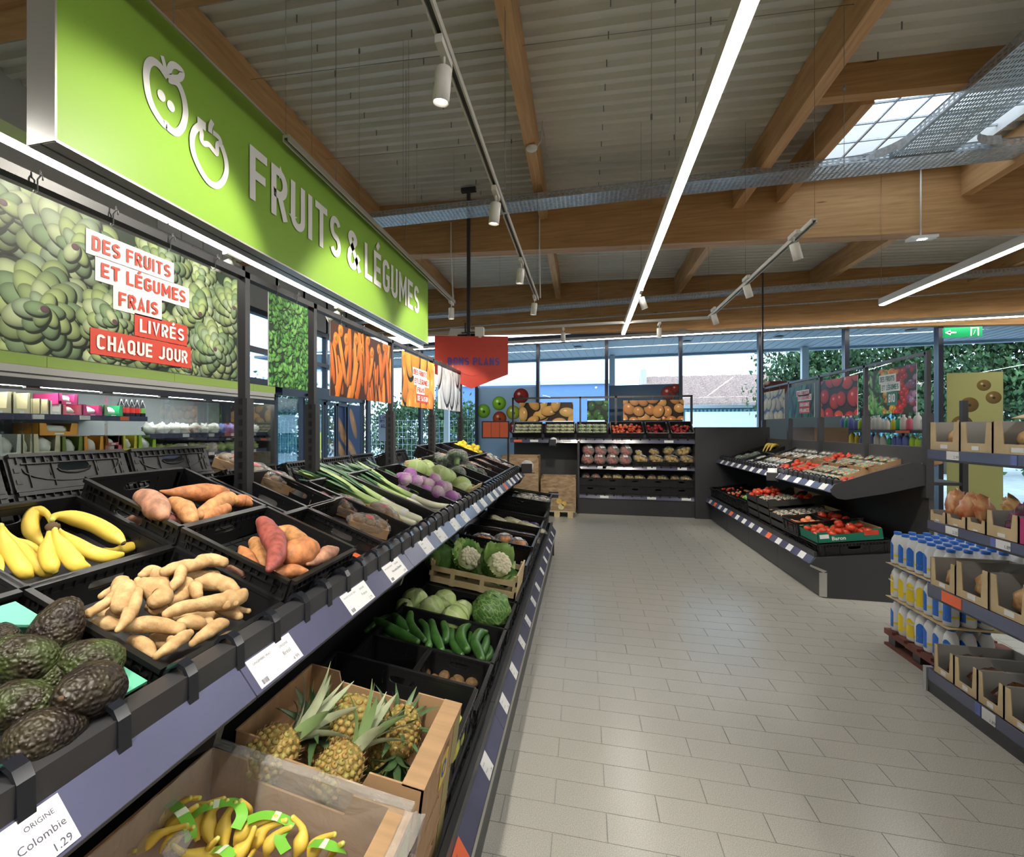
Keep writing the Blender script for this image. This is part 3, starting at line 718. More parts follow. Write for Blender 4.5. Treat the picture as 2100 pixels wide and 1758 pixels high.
led('linear_lamp', (-3.5, -3.4, 3.1), (5, -3.4, 3.1), 'linear lamp behind the standpoint')  # added out of view, fill from behind the camera
# ================================================================ spotlight tracks
M_track = M_hous
def track(pts, label, zr=3.10):
    t = empty('spot_track', pts[0], label=label, cat='lamp rail', group='spotlight rails'); 
    mb = MB(); ms = MB(); mw = MB()
    for a, b in zip(pts[:-1], pts[1:]):
        a = Vector(a); b = Vector(b); d = (b-a).normalized(); sd = d.cross(Vector((0, 0, 1)))*.014
        mb.bar(a+Vector((0, 0, .02)), b+Vector((0, 0, .02)), .036, .016)
        mb.bar(a+sd+Vector((0, 0, .004)), b+sd+Vector((0, 0, .004)), .008, .018); mb.bar(a-sd+Vector((0, 0, .004)), b-sd+Vector((0, 0, .004)), .008, .018)
        ms.bar(a+Vector((0, 0, .010)), b+Vector((0, 0, .010)), .018, .004)
        n = max(1, round((b-a).length/1.6))
        for i in range(n+1):
            p = a.lerp(b, i/n)
            if p.y > 0: wobj(MB().tube([p+Vector((0, 0, .03)), (p.x, p.y, zroof(p.x))], .0015, 4), 'suspension_wire', M_steel, t)
    wobj(mb, 'rail_profile', M_track, t); wobj(ms, 'slot', M_dark, t)
    if mw.v: wobj(mw, 'suspension_wire', M_steel, t)
    return t
track([(-.512, -2.2, 3.1), (-.512, 3.3, 3.1)], 'white spotlight rail above the produce stand, near length')
track([(-.512, 3.34, 3.1), (-.500, 5.6, 3.1)], 'white spotlight rail above the produce stand, far length')
track([(1.585, 3.95, 3.1), (1.62, 7.10, 3.1), (-2.6, 7.28, 3.1)], 'white spotlight rail running towards the windows and turning across the shop')
pl = onZ(880, 562, 3.1); pr = onZ(931, 622, 3.1)
track([(pr.x, 2.2, 3.1), tuple(pr)], 'white spotlight rail half hidden behind the green banner')
M_reflect = mat('spot_reflector', (.85, .83, .78), .2, metal=.6)
SPOT_PROTO = []
def spot_lamp(p, aim, label, power=SPOT_W, size=48, drop=.045, tilt=None, blend=.55, small=False):
    p = Vector(p); aim = Vector(aim); r = .0325; h = .125
    t = empty('spotlight', p, label=label, cat='spotlight', group='white cylinder spotlights')
    MB().box(-.014, .014, -.075, .075, -.030, 0).obj('adapter', M_hous, t)
    MB().tube([(0, 0, -.03), (0, 0, -drop-.02)], .006, 6).obj('stem', M_hous, t)
    dirv = tilt if tilt is not None else (aim-p).normalized()
    dirv = Vector(dirv).normalized(); q = (-dirv).to_track_quat('Z', 'X')
    M = Matrix.Translation((0, 0, -drop-.03)) @ q.to_matrix().to_4x4() @ Matrix.Translation((0, 0, -.05))
    link('head', MB().lathe([(0, .05), (r-.004, .05), (r, .046), (r, .05-h), (r-.003, .05-h), (r-.005, .05-h+.02), (0, .05-h+.022)], 20).mesh('h', M_hous), t, mat=M)
    link('lens', MB().lathe([(0, 0), (r-.006, 0)], 20).mesh('h', M_lamp), t, mat=M @ Matrix.Translation((0, 0, .05-h+.012)) @ Matrix.Rotation(PI, 4, 'X'))
    if power:
        ld = bpy.data.lights.new('spot_beam', 'SPOT'); ld.energy = power; ld.spot_size = math.radians(size); ld.spot_blend = blend; ld.color = (1, .93, .80); ld.shadow_soft_size = .03
        lo = bpy.data.objects.new('spot_beam', ld); COL.objects.link(lo); lo.parent = t
        off = (M.translation+dirv*.10); lo.location = off; lo.rotation_euler = (aim-p-off).to_track_quat('-Z', 'Y').to_euler()
    return t
dn = (0, 0, -1)
for k, (Y, ay) in enumerate(((1.80, 1.45), (2.95, 3.05), (4.22, 4.45), (5.42, 5.3))):
    spot_lamp((-.512, Y, 3.09), (-1.5, ay, 2.15), '%s white spotlight on the rail above the produce stand, counted from the near end' % ORD[k].capitalize(), power=SPOT_W*1.3, size=78, tilt=(-.12, .05, -1), blend=.45)
spot_lamp((-.512, .55, 3.09), (-.7, 1.25, .8), 'Spotlight on the produce rail overhead, before the first visible one', power=SPOT_W*1.6, size=64)  # out-of-view spot, added so the lower shelf gets enough light
spot_lamp((-.512, -.4, 3.09), (-.55, .95, .6), 'Spotlight on the produce rail just behind the standpoint', power=SPOT_W*2.2, size=60)  # extra spot behind the camera, added to brighten the fruit cartons
for k, (u, v, ax, ay) in enumerate(((1628, 478, 2.9, 5.9), (1530, 568, 2.8, 7.2), (1463, 632, 2.6, 8.4))):
    p = onZ(u, v, 3.09); spot_lamp(p, (ax, ay, .8), '%s tilted spotlight on the rail beside the long lamp' % ORD[k].capitalize(), power=SPOT_W*1.5, size=52, tilt=(.35, .25, -1))
for k, (u, v) in enumerate(((1155, 672), (1352, 662))):
    p = onZ(u, v, 3.09); spot_lamp(p, (p.x, 9.9, 1.2), 'Upright spotlight on the cross rail, %s the long lamp' % ('banner side of' if k == 0 else 'far side of'), power=SPOT_W*1.9, size=58, tilt=dn)
spot_lamp(pr-Vector((.0, .12, .01)), (-1.6, 7, 1.0), 'Upright spotlight at the end of the rail behind the banner', power=SPOT_W*.8, size=55, tilt=dn)
for k, u in enumerate((478, 697)):
    y = onX(u, 530 if k == 0 else 634, XL3).y
    spot_lamp((XL3, y, z3-.005), (-3.6, y-.3, .8), 'White spotlight tilted under the lamp below the banner, %s the salad poster' % ('before' if k == 0 else 'after'), power=SPOT_W*.5, tilt=(-.9, -.5, -.55), drop=.03)
spot_lamp((.59, 5.42, 3.09), (2.6, 6.4, .5), 'White spotlight tilted off the side of the long aisle lamp', power=SPOT_W*1.2, tilt=(.3, .1, -.9), drop=.05)
# ================================================================ cable trays
def tray(name, a, b, w, h, label, side_holes=True, group='cable trays', pitch=.05):
    a = Vector(a); b = Vector(b); t = empty(name, a, label=label, cat='cable tray', group=group)
    d = (b-a); L_ = d.length; d.normalize(); s_ = Vector((d.y, -d.x, 0)).normalized()   # towards the camera side
    # bottom: slats with slots between rows; open lattice
    mb = MB(); n = int(w/.022)
    for i in range(n+1):
        off = -w/2+w*i/n; mb.bar(a+s_*off, b+s_*off, w/n*.62, .0015)
    k = int(L_/pitch)
    for i in range(k+1):
        p = a+d*(L_*i/k); mb.bar(p-s_*w/2, p+s_*w/2, pitch*.42, .0016)
    o = wobj(mb, 'perforated_bottom', M_galv, t); o['kind'] = 'stuff'
    for sg in (-1, 1):
        mb = MB(); q = s_*(w/2*sg)
        for z0, z1 in ((0, .3), (.42, .66), (.78, 1)): mb.bar(a+q+Vector((0, 0, h*(z0+z1)/2)), b+q+Vector((0, 0, h*(z0+z1)/2)), .0016, h*(z1-z0))
        for i in range(k+1):
            p = a+d*(L_*i/k)+q; mb.bar(p-d*pitch*.22+Vector((0, 0, h/2)), p+d*pitch*.22+Vector((0, 0, h/2)), .0014, h)
        mb.bar(a+q+Vector((0, 0, h)), b+q+Vector((0, 0, h)), .012, .003)
        o = wobj(mb, 'side_wall', M_galv, t); o['kind'] = 'stuff'
    return t
tray('cable_tray', (-2.9, 6.02, 4.345), (9.0, 5.90, 4.345), .30, .075, 'long perforated steel cable tray crossing in front of the deep timber beam')
tray('cable_tray', (3.27, 5.80, 4.36), (3.27, .6, 4.36), .52, .085, 'wide perforated cable tray branching off towards the near side', pitch=.06)
a = Vector((-5.2, facY(-5.2, -.95), 4.12)); b = Vector((11.5, facY(11.5, -.95), 4.12))
tray('cable_tray', a, b, .24, .06, 'far cable tray running along the fascia beam above the windows')
# tray corner
mb = MB(); R0 = .35
for sg, cx in ((1, 3.27-.26-R0),):
    pts = [(cx+R0*math.cos(t), 5.87-R0-.02+R0*math.sin(t), 4.36) for t in np.linspace(0, PI/2, 9)]
    for p, q in zip(pts[:-1], pts[1:]): mb.bar(Vector(p)+Vector((0, 0, .04)), Vector(q)+Vector((0, 0, .04)), .002, .085)
cx2 = 3.27+.26+R0
pts = [(cx2-R0*math.cos(t), 5.87-R0-.1+R0*math.sin(t), 4.36) for t in np.linspace(0, PI/2, 9)]
for p, q in zip(pts[:-1], pts[1:]): mb.bar(Vector(p)+Vector((0, 0, .04)), Vector(q)+Vector((0, 0, .04)), .002, .085)
o = mb.obj('tray_corner', M_galv); tag(o, 'curved side plates where the two cable trays meet', 'cable tray')
# conduits, wires, detectors
o = MB().tube([a+Vector((0, .3, -.19)), b+Vector((0, .3, -.19))], .012, 6).obj('conduit', M_galv); tag(o, 'thin steel conduit under the far cable tray', 'conduit')
for k, (u, v0, v1) in enumerate(((924, 455, 620), (1106, 425, 605))):
    p = onY(u, v0, 6.74); q = onY(u, v1, 6.74); o = MB().tube([(p.x, 6.76, p.z), (p.x, 6.76, 4.1), (p.x, 6.9, q.z if q.z < 4 else 3.5)], .010, 6).obj('conduit', M_hous); tag(o, 'white conduit dropping from the deep beam, %s the black pole' % ('banner side of' if k == 0 else 'aisle side of'), 'conduit')
det = empty('smoke_detector', (-.50, 5.0, zroof(-.5)-.345), label='white smoke detector fixed under the middle roof joist', cat='detector')
MB().lathe([(0, -.045), (.035, -.044), (.055, -.03), (.058, -.01), (.05, 0), (0, 0)], 20).obj('body', M_hous, det)
MB().tube([(.045, .02, -.01), (.085, .06, .08), (.10, .10, .30), (.10, .9, .32)], .006, 6).obj('cable', M_hous, det)
e = onY(1893, 487, 6.7); em = empty('emergency_light', (e.x, 6.72, e.z), label='flat emergency light hanging below the deep beam under the skylight', cat='lamp')
MB().box(-.13, .13, -.06, .06, -.015, .015).obj('body', M_hous, em)
for x in (-.03, 0, .03): MB().box(x-.009, x+.009, -.02, .02, -.018, -.014).obj('lens', M_led, em)
MB().tube([(0, .02, .01), (0, .02, .95)], .008, 6).obj('conduit', M_hous, em)
cmp_ = onY(1399, 681, 10.6); o = empty('dome_camera', cmp_, label='white dome camera at the top of the window wall', cat='camera')
MB().lathe([(0, .05), (.075, .05), (.08, .0), (.06, -.03)], 20).obj('housing', M_hous, o); MB().blob((0, 0, -.02), .055, 14, 8).obj('dome', M_blackgloss, o)
rr = random.Random(5)
for k, (x0, y0, x1, y1) in enumerate(((-2.9, 2.7, 1.9, 2.75), (-2.9, 3.85, 1.9, 3.95), (1.9, 3.9, 6, 3.95), (-2.9, 5.2, -.5, 5.2))):
    o = MB().tube([(x0, y0, zroof(x0)-.16), (x1, y1, zroof(x1)-.16)], .0022, 5).obj('tension_cable', M_steel); tag(o, '%s thin steel cable stretched across below the roof deck, counted from the camera' % ORD[k], 'cable', 'tension cables')
for k, (u, v0, v1) in enumerate(((737, 105, 640), (855, 300, 430), (1336, 240, 420), (1049, 290, 410), (838, 0, 430), (1385, 0, 330), (1731, 180, 350))):
    Y = 3.85 if v0 < 250 else 5.3; p = onY(u, v0, Y); z1 = onY(u, v1, Y).z
    o = MB().tube([(p.x, Y, zroof(p.x)-.02), (p.x, Y, max(z1, 2.6))], .0015, 4).tube([(p.x, Y, p.z-.02), (p.x, Y, p.z+.02)], .008, 6).obj('hanging_wire', M_steel); tag(o, 'thin hanging steel wire with a clip, %s from the banner side' % ORD[k], 'wire', 'hanging wires')
o = MB().box(-.011+onY(1564, 600, 9.73).x, .011+onY(1564, 600, 9.73).x, 9.72, 9.74, 1.665, 4.4).obj('hanging_rod', M_dark); tag(o, 'slim dark rod from the beam down to the dark corner panel', 'rod')
# ================================================================ red sign on black pole
P = lambda u, v: onY(u, v, 6.3)
rs = empty('promo_sign', (P(967, 700).x, 6.3, 2.2), label='red arrow-shaped hanging sign reading BONS PLANS', cat='sign')
tl, tr_, rb, bt = P(895, 693), P(1039, 693), P(1039, 766), P(968, 797)
hw = (tr_.x-tl.x)/2*1.02; cxs = (tl.x+tr_.x)/2
def signpoly(z0off=0):
    return [(-hw, tl.z), (hw, tl.z), (hw, rb.z), (0, bt.z), (-hw, rb.z)]
rotS = math.radians(17)   # turned a little towards the aisle
MS = Matrix.Translation((0, 0, -2.2)) @ Matrix.Rotation(rotS, 4, 'Z')
sgn = 1
vs = [(x, -.012, z) for x, z in signpoly()]+[(x, .0, z) for x, z in signpoly()]
fs = [(4, 3, 2, 1, 0)[::-1], (5, 6, 7, 8, 9)[::-1]]+[(i, 5+i, 5+(i+1) % 5, (i+1) % 5) for i in range(5)]
link('board', MB().add(vs, fs, None, False).mesh('b', M_red), rs, mat=MS)
cap = (P(920, 727).z-P(920, 742.5).z)
put_text('BONS PLANS', cap, M_purple, MS @ Matrix.Translation((-hw*.655, -.0125, P(967, 749.5).z)), rs, width=hw*1.42, t=.185)
vv = [(-.22, .02), (0, -.11), (.40, .07)]
mb = MB()
for (x0, z0), (x1, z1) in zip(vv[:-1], vv[1:]): mb.bar((x0*hw/.45, -.0135, 2.39+z0*.55), (x1*hw/.45, -.0135, 2.39+z1*.55), .001, .0045, up=(0, 1, 0))
o = link('chevron', mb.mesh('c', M_purple), rs, mat=MS)
pole = empty('ceiling_pole', (P(957, 600).x, 6.42, tl.z), label='black ceiling pole with mounting plate behind the red sign', cat='pole')
zt_ = zroof(-1.4)-tl.z-.02
MB().box(-.022, .022, -.022, .022, 0, zt_).obj('pole', M_dark, pole); MB().box(-.10, .10, -.035, .035, zt_-.05, zt_).obj('ceiling_plate', M_dark, pole)
mo = empty('monitor', (P(925, 690).x, 6.55, tl.z-.1), label='back of a small pale screen above the red sign', cat='monitor')
link('screen_back', MB().box(-.19, .19, -.02, .02, 0, .27).mesh('s', M_hous), mo, rot=(math.radians(-12), math.radians(8), math.radians(-32)))
MB().box(.05, .34, -.10, .02, .04, .16).obj('media_box', M_blackgloss, mo)
pj_ = empty('mount_clamp', (P(982, 684).x, 6.36, tl.z+.02), label='white clamp on the black pole above the red sign', cat='bracket')
MB().box(-.055, .055, -.05, .05, -.02, .10).lathe([(0, -.04), (.045, -.04), (.05, 0)], 14).obj('body', M_hous, pj_)
MB().box(-.24, -.02, -.03, -.01, .03, .045).box(-.20, -.18, -.03, -.01, .03, .17).obj('arm', M_dark, pj_)
# ================================================================ shelf frames and crates
def shelfM(side, front, phi):
    """frame at a point of the front edge: x runs back up the slope, z is the shelf normal"""
    c, s = math.cos(phi), math.sin(phi)
    if side == 'L': ex, ez = Vector((-c, 0, s)), Vector((s, 0, c))
    elif side == 'R': ex, ez = Vector((c, 0, s)), Vector((-s, 0, c))
    elif side == 'N': ex, ez = Vector((c, 0, s)), Vector((-s, 0, c))
    else: ex, ez = Vector((0, c, s)), Vector((0, -s, c))
    ey = ez.cross(ex); M = Matrix((ex, ey, ez)).transposed().to_4x4(); M.translation = Vector(front); return M
def wall_mesh(Lw, H, handle=True):
    """crate wall in XZ plane centred on x, outer face towards -y"""
    mb = MB(); t = .004; zt = H-.014; h2 = Lw/2-.012
    if handle and H > .095:
        hz = H-.050; hw, hh = min(.055, Lw*.16), .015; a, b_ = hw+.03, .026
        mb.box(-h2, -a, -t, 0, 0, zt).box(a, h2, -t, 0, 0, zt).box(-a, a, -t, 0, 0, hz-b_).box(-a, a, -t, 0, hz+b_, zt)
        N = 20; vs = []
        for y in (-t, 0):
            for k in range(N):
                an = 2*PI*k/N; cx, cz = math.cos(an), math.sin(an)
                vs.append((hw*math.copysign(abs(cx)**.6, cx), y, hz+hh*math.copysign(abs(cz)**.6, cz)))
            for k in range(N):
                an = 2*PI*k/N; cx, cz = math.cos(an), math.sin(an); q = 1/max(abs(cx)/a, abs(cz)/b_); vs.append((cx*q, y, hz+cz*q))
        fs = []
        for k in range(N):
            k2 = (k+1) % N
            fs += [(k, k2, N+k2, N+k), (2*N+k, 3*N+k, 3*N+k2, 2*N+k2), (k, 2*N+k, 2*N+k2, k2)]
        mb.add(vs, fs, None, False)
        mb.tube([(hw*1.05*math.cos(t_), -.006, hz-.004+(hh+.006)*math.sin(t_)) for t_ in np.linspace(PI, 2*PI, 7)], .0028, 5)
    else: mb.box(-h2, h2, -t, 0, 0, zt)
    mb.box(-Lw/2, Lw/2, -.016, .0, H-.012, H); mb.box(-Lw/2+.03, Lw/2-.03, -.013, -.003, H-.036, H-.032); mb.box(-Lw/2, Lw/2, -.010, 0, 0, .010)
    k = int(Lw/.030)
    for i in range(k+1):
        x = -Lw/2+.02+(Lw-.04)*i/k; mb.box(x-.0012, x+.0012, -.014, -.003, H-.034, H-.01)
    for i in range(5):
        x = (-Lw/2+.05)+(Lw-.1)*i/4
        if abs(x) > .07: mb.box(x-.0015, x+.0015, -.009, -.003, .008, H-.034)
    # smile-shaped rib
    if H > .10:
        pts = [(Lw*.42*math.cos(t_), -.006, H*.62+H*.42*math.sin(t_)) for t_ in np.linspace(PI, 2*PI, 11)]
        for p, q in zip(pts[:-1], pts[1:]): mb.bar(p, q, .006, .003)
    # corner blocks, with slots
    for sg in (-1, 1):
        x0, x1 = sorted((sg*(Lw/2-.030), sg*Lw/2)); mb.box(x0, x1, -.008, 0, 0, H-.012); mb.box(x0+.007, x1-.007, -.0105, -.004, H*.2, H*.32); mb.box(x0+.007, x1-.007, -.0105, -.004, H*.5, H*.62)
    return mb.mesh('wall', M_black)
def base_mesh(L_, W_):
    mb = MB().box(0.003, L_-.003, -W_/2+.003, W_/2-.003, 0, .004)
    for i in range(9): x = L_*(i+.5)/9; mb.box(x-.0015, x+.0015, -W_/2+.01, W_/2-.01, .004, .009)
    for i in range(6): y = -W_/2+W_*(i+.5)/6; mb.box(.01, L_-.01, y-.0015, y+.0015, .004, .009)
    return mb.mesh('base', M_black)
_crate = {}
def crate_at(M, L_=.4, W_=.405, H=.115, label='', group='black folding crates', name='produce_crate'):
    key = (round(L_, 3), round(W_, 3), round(H, 3))
    if key not in _crate: _crate[key] = (base_mesh(L_, W_), wall_mesh(W_, H), wall_mesh(L_, H))
    b_, ew, sw = _crate[key]
    t = empty(name, mat=M, label=label, cat='crate', group=group)
    link('base', b_, t)
    link('end_wall', ew, t, mat=Matrix.Translation((0, 0, 0)) @ Matrix.Rotation(-PI/2, 4, 'Z'))
    link('end_wall', ew, t, mat=Matrix.Translation((L_, 0, 0)) @ Matrix.Rotation(PI/2, 4, 'Z'))
    link('side_wall', sw, t, mat=Matrix.Translation((L_/2, -W_/2, 0)))
    link('side_wall', sw, t, mat=Matrix.Translation((L_/2, W_/2, 0)) @ Matrix.Rotation(PI, 4, 'Z'))
    return t
# ================================================================ left produce stand
PHI = math.radians(20.4)
U0 = Vector((-.9, 0, 1.035))                       # front edge of the upper shelf
def UM(y, h=0): return shelfM('L', U0+Vector((math.sin(PHI), 0, math.cos(PHI)))*h+Vector((0, y, 0)), PHI)
LPHI = math.radians(7.5)
IY1 = 6.46
def price_rail(t, side, xb, zb, xt, zt, y0, y1, joints, clips=True, label_at=(), orient='Y', deep=.05):
    """price strip whose lower edge is at (xb,zb) and upper edge at (xt,zt); sg = direction away from the customer"""
    sg = -1 if side == 'L' else 1
    def pr(poly, a, b, m, nm):
        if orient == 'Y': o = wobj(MB().prism(poly, 'y', a, b), nm, m, t)
        else: o = wobj(MB().prism([(p[0], p[1]) for p in poly], 'x', a, b), nm, m, t)
        return o
    js = [y0]+sorted(joints)+[y1]
    for a, b in zip(js[:-1], js[1:]):
        a += .002; b -= .002
        th = .006
        pr([(xb, zb), (xt, zt), (xt+sg*th, zt), (xb+sg*th, zb)], a, b, M_strip, 'price_strip')
        pr([(xb-sg*.0015, zb), (xb-sg*.0015, zb-.006), (xb+sg*.03, zb-.012), (xb+sg*.012, zb)], a, b, M_dark, 'lower_lip')
        pr([(xt, zt+.001), (xt-sg*.002, zt+.05), (xt+sg*deep, zt+.05), (xt+sg*deep, zt-.03), (xt+sg*.008, zt-.02)], a, b, M_dark, 'front_profile')
def clip_mesh():
    mb = MB(); pts = [(.002, 0, -.055), (-.004, 0, -.02), (-.004, 0, .012), (-.018, 0, .027), (-.036, 0, .024), (-.05, 0, .006), (-.056, 0, -.012)]
    pts = [(p[0]+.0, 0, p[2]) for p in pts]
    for p, q in zip(pts[:-1], pts[1:]): mb.bar(p, q, .018, .007, up=(0, 1, 0)) if False else None
    # swept strip 18 mm wide
    outer = [(.006, -.055), (.004, -.02), (.003, .012), (-.006, .028), (-.022, .036), (-.040, .030), (-.052, .014), (-.060, -.010)]
    inner = [(.0, -.055), (-.002, -.02), (-.004, .010), (-.011, .021), (-.023, .027), (-.036, .022), (-.045, .010), (-.052, -.010)]
    poly = outer+inner[::-1]; n = len(outer)
    vs = [(x, -.011, z) for x, z in outer]+[(x, -.011, z) for x, z in inner]+[(x, .011, z) for x, z in outer]+[(x, .011, z) for x, z in inner]
    fs = []
    for i in range(n-1):
        fs += [(i, i+1, n+i+1, n+i), (2*n+i, 3*n+i, 3*n+i+1, 2*n+i+1), (i, 2*n+i, 2*n+i+1, i+1), (n+i, n+i+1, 3*n+i+1, 3*n+i)]
    mb.add(vs, fs, None, False); return mb.mesh('clip', M_blackgloss)
CLIP = clip_mesh()
st = empty('produce_stand', (-.8, .3, 0), label='anthracite slanted produce stand with two shelf levels, holding crates of bananas to lemons', cat='shelf')
wobj(MB().prism([(-.80, 1.0), (-.86, 1.03), (-1.60, 1.305), (-1.60, 1.28), (-.86, .99)], 'y', -.3, IY1), 'upper_shelf', M_dark, st)
wobj(MB().prism([(-.36, .30), (-.40, .335), (-1.55, .485), (-1.6, .46), (-.42, .28)], 'y', -.3, IY1), 'lower_shelf', M_dark, st)
wobj(MB().box(-1.60, -.38, -.3, IY1, 0, .28), 'base_panel', M_dark, st)
wobj(MB().box(-1.62, -1.59, -.3, IY1, .28, 1.27), 'back_panel', M_dark2, st)
price_rail(st, 'L', -.737, 1.026, -.789, 1.090, -.3, IY1, [1.0, 2.1, 3.14, 4.33, 5.4])
# lower rail
LR = ((-.338, .322), (-.378, .386))
price_rail(st, 'L', LR[0][0], LR[0][1], LR[1][0], LR[1][1], -.3, IY1, [1.0, 2.15, 3.2, 4.4, 5.4], deep=.02)
wobj(MB().box(-.352, -.336, -.3, IY1, .285, .318), 'bumper', M_alu, st)
# rounded bracket ends below the upper shelf
for y in (.945, 2.1, 3.3, 4.6, 5.8):
    wobj(MB().prism([(-.80, 1.02), (-.785, .985), (-.80, .94), (-.87, .90), (-.98, .90), (-1.55, 1.10), (-1.55, 1.28), (-.86, 1.03)], 'y', y-.012, y+.012), 'bracket', M_dark, st)
wobj(MB().prism([(-.79, 1.04), (-.77, .985), (-.80, .93), (-.88, .89), (-1.0, .90), (-1.6, 1.12), (-1.6, 1.42), (-.86, 1.14)], 'y', IY1, IY1+.02), 'end_panel', M_dark, st)
wobj(MB().prism([(-.36, .30), (-.36, 0), (-1.6, 0), (-1.6, .60), (-.40, .42)], 'y', IY1, IY1+.02), 'end_panel', M_dark, st)
yc = .545
while yc < IY1-.05:
    link('hook', CLIP, st, mat=Matrix.Translation(Vector((-.788, yc, 1.125))-Vector(st.location)) @ Matrix.Scale(1.15, 4))
    yc += .158 if yc < .8 else (.145 if yc < 1.2 else .132)
# posts, header rail
POSTY = [2.03, 2.64, 3.87, 5.03, 6.30]
fr = empty('header_frame', (-1.56, .2, 1.3), label='dark upright posts and top rail carrying the produce posters', cat='frame')
for y in POSTY:
    wobj(MB().box(-1.60, -1.53, y-.025, y+.025, 1.30, 1.79), 'slotted_upright', M_dark, fr)
    sl = MB()
    for k in range(9): sl.box(-1.575, -1.555, y-.0275, y-.0245, 1.36+k*.05, 1.39+k*.05)
    wobj(sl, 'slot', M_black, fr)
    wobj(MB().box(-1.585, -1.545, y-.017, y+.017, 1.79, 2.39), 'post', M_dark, fr)
wobj(MB().box(-1.585, -1.545, -.6, 6.32, 2.36, 2.39), 'top_rail', M_dark, fr)
for y in (.3, 1.2): wobj(MB().box(-1.585, -1.545, y-.017, y+.017, 1.3, 2.36), 'post', M_dark, fr) if y < .6 else None
HOOK = MB().tube([(0, 0, .045), (0, 0, .03), (.012, 0, .02), (.012, 0, -.015)], .0024, 6).tube([(0, 0, .035), (-.008, 0, .03), (-.008, 0, .015)], .0024, 6).tube([(.012, 0, -.015), (.016, .012, -.028), (.008, .02, -.032), (0, .02, -.02)], .0024, 6).mesh('hook', M_steel)
M_back = mat('poster_edge', (.75, .75, .73), .6)
def poster(img, X, y0, y1, z0, z1, label, hooks, side='L', group='hanging produce posters', Yc=None, text=None, th=.006):
    pm = print_mat(label.split()[0]+'_print', img.tex('picture'))
    w = abs(y1-y0); h = z1-z0
    if side == 'L': M = Matrix.Translation((X, min(y0, y1), z0)) @ TXT_ROT['+X']
    elif side == 'R': M = Matrix.Translation((X, max(y0, y1), z0)) @ TXT_ROT['-X']
    else: M = Matrix.Translation((min(y0, y1), X, z0))
    t = empty('poster', mat=M, label=label, cat='poster', group=group)
    link('board', panel_mesh(w, h, pm, M_back, th), t)
    for q in range(hooks):
        x = w*(q+.5)/hooks if hooks > 1 else w/2
        link('hook', HOOK, t, loc=(x, -th/2, h+.03), rot=(0, 0, PI/2))
    return t
def plate_text(t, x, z, s, h, mplate, mtext, wtot, pad=.35, d=-.0075):
    MB().box(x, x+wtot, d-.001, d+.001, z-h*pad, z+h*(1+pad)).obj('text_plate', mplate, t)
    put_text(s, h, mtext, Matrix.Translation((x+h*.4, d-.0016, z)), t, width=wtot-h*.8, t=.17, thick=.001)
XP = -1.53
M_redtxt = mat('poster_red', (.58, .055, .03), .5); M_whitep = mat('poster_white', (.80, .79, .76), .5)
yl = .62
def yp(u, v=600): return onX(u, v, XP).y
pa = poster(pic_artichoke(), XP, 1.0-.02, 1.93, 1.862, 2.322, 'large poster of green artichokes reading DES FRUITS ET LÉGUMES FRAIS LIVRÉS CHAQUE JOUR', 4)
a0 = .98
def pxw(u): return yp(u)-a0
ch = .0465
plate_text(pa, pxw(172), 2.219-1.862, 'DES FRUITS', ch, M_whitep, M_redtxt, pxw(353)-pxw(172))
plate_text(pa, pxw(191), 2.142-1.862, 'ET LÉGUMES', ch, M_whitep, M_redtxt, pxw(384)-pxw(191))
plate_text(pa, pxw(228), 2.064-1.862, 'FRAIS', ch, M_whitep, M_redtxt, pxw(328)-pxw(228))
plate_text(pa, pxw(272), 1.990-1.862, 'LIVRÉS', ch, M_redtxt, M_whitep, pxw(380)-pxw(272))
plate_text(pa, pxw(181), 1.905-1.862, 'CHAQUE JOUR', ch*1.05, M_redtxt, M_whitep, pxw(388)-pxw(181))
poster(pic_salad(), XP, 2.162, 2.525, 1.862, 2.330, 'narrow hanging poster of dense green salad leaves', 2)
poster(pic_carrot(), XP, 2.78, 3.777, 1.852, 2.318, 'hanging poster of orange carrots', 3)
po = poster(pic_heap(420, 206, 52, 82, [(.88, .42, .06), (.92, .50, .10), (.84, .36, .05)], 21, jit=.18, ang=0, dark=.45, spec=.22), XP, 4.03, 4.985, 1.846, 2.326, 'hanging poster of orange squash reading DES FRUITS ET LÉGUMES FRAIS DE SAISON', 3)
for (x, z, s_, w_, mp_, mt_) in ((.27, .305, 'DES FRUITS', .42, M_whitep, M_redtxt), (.30, .225, 'ET LÉGUMES', .46, M_whitep, M_redtxt), (.38, .145, 'FRAIS', .24, M_whitep, M_redtxt), (.38, .065, 'DE SAISON', .36, M_redtxt, M_whitep)):
    plate_text(po, x, z, s_, .048, mp_, mt_, w_)
poster(pic_heap(300, 150, 34, 62, [(.66, .68, .70), (.72, .73, .75), (.60, .62, .66)], 23, bg=(.20, .21, .25), jit=.15, ang=0, dark=.5, spec=.1), XP, 5.13, 6.12, 1.86, 2.33, 'hanging poster of pale whitish oval produce, nearest the red sign', 4)
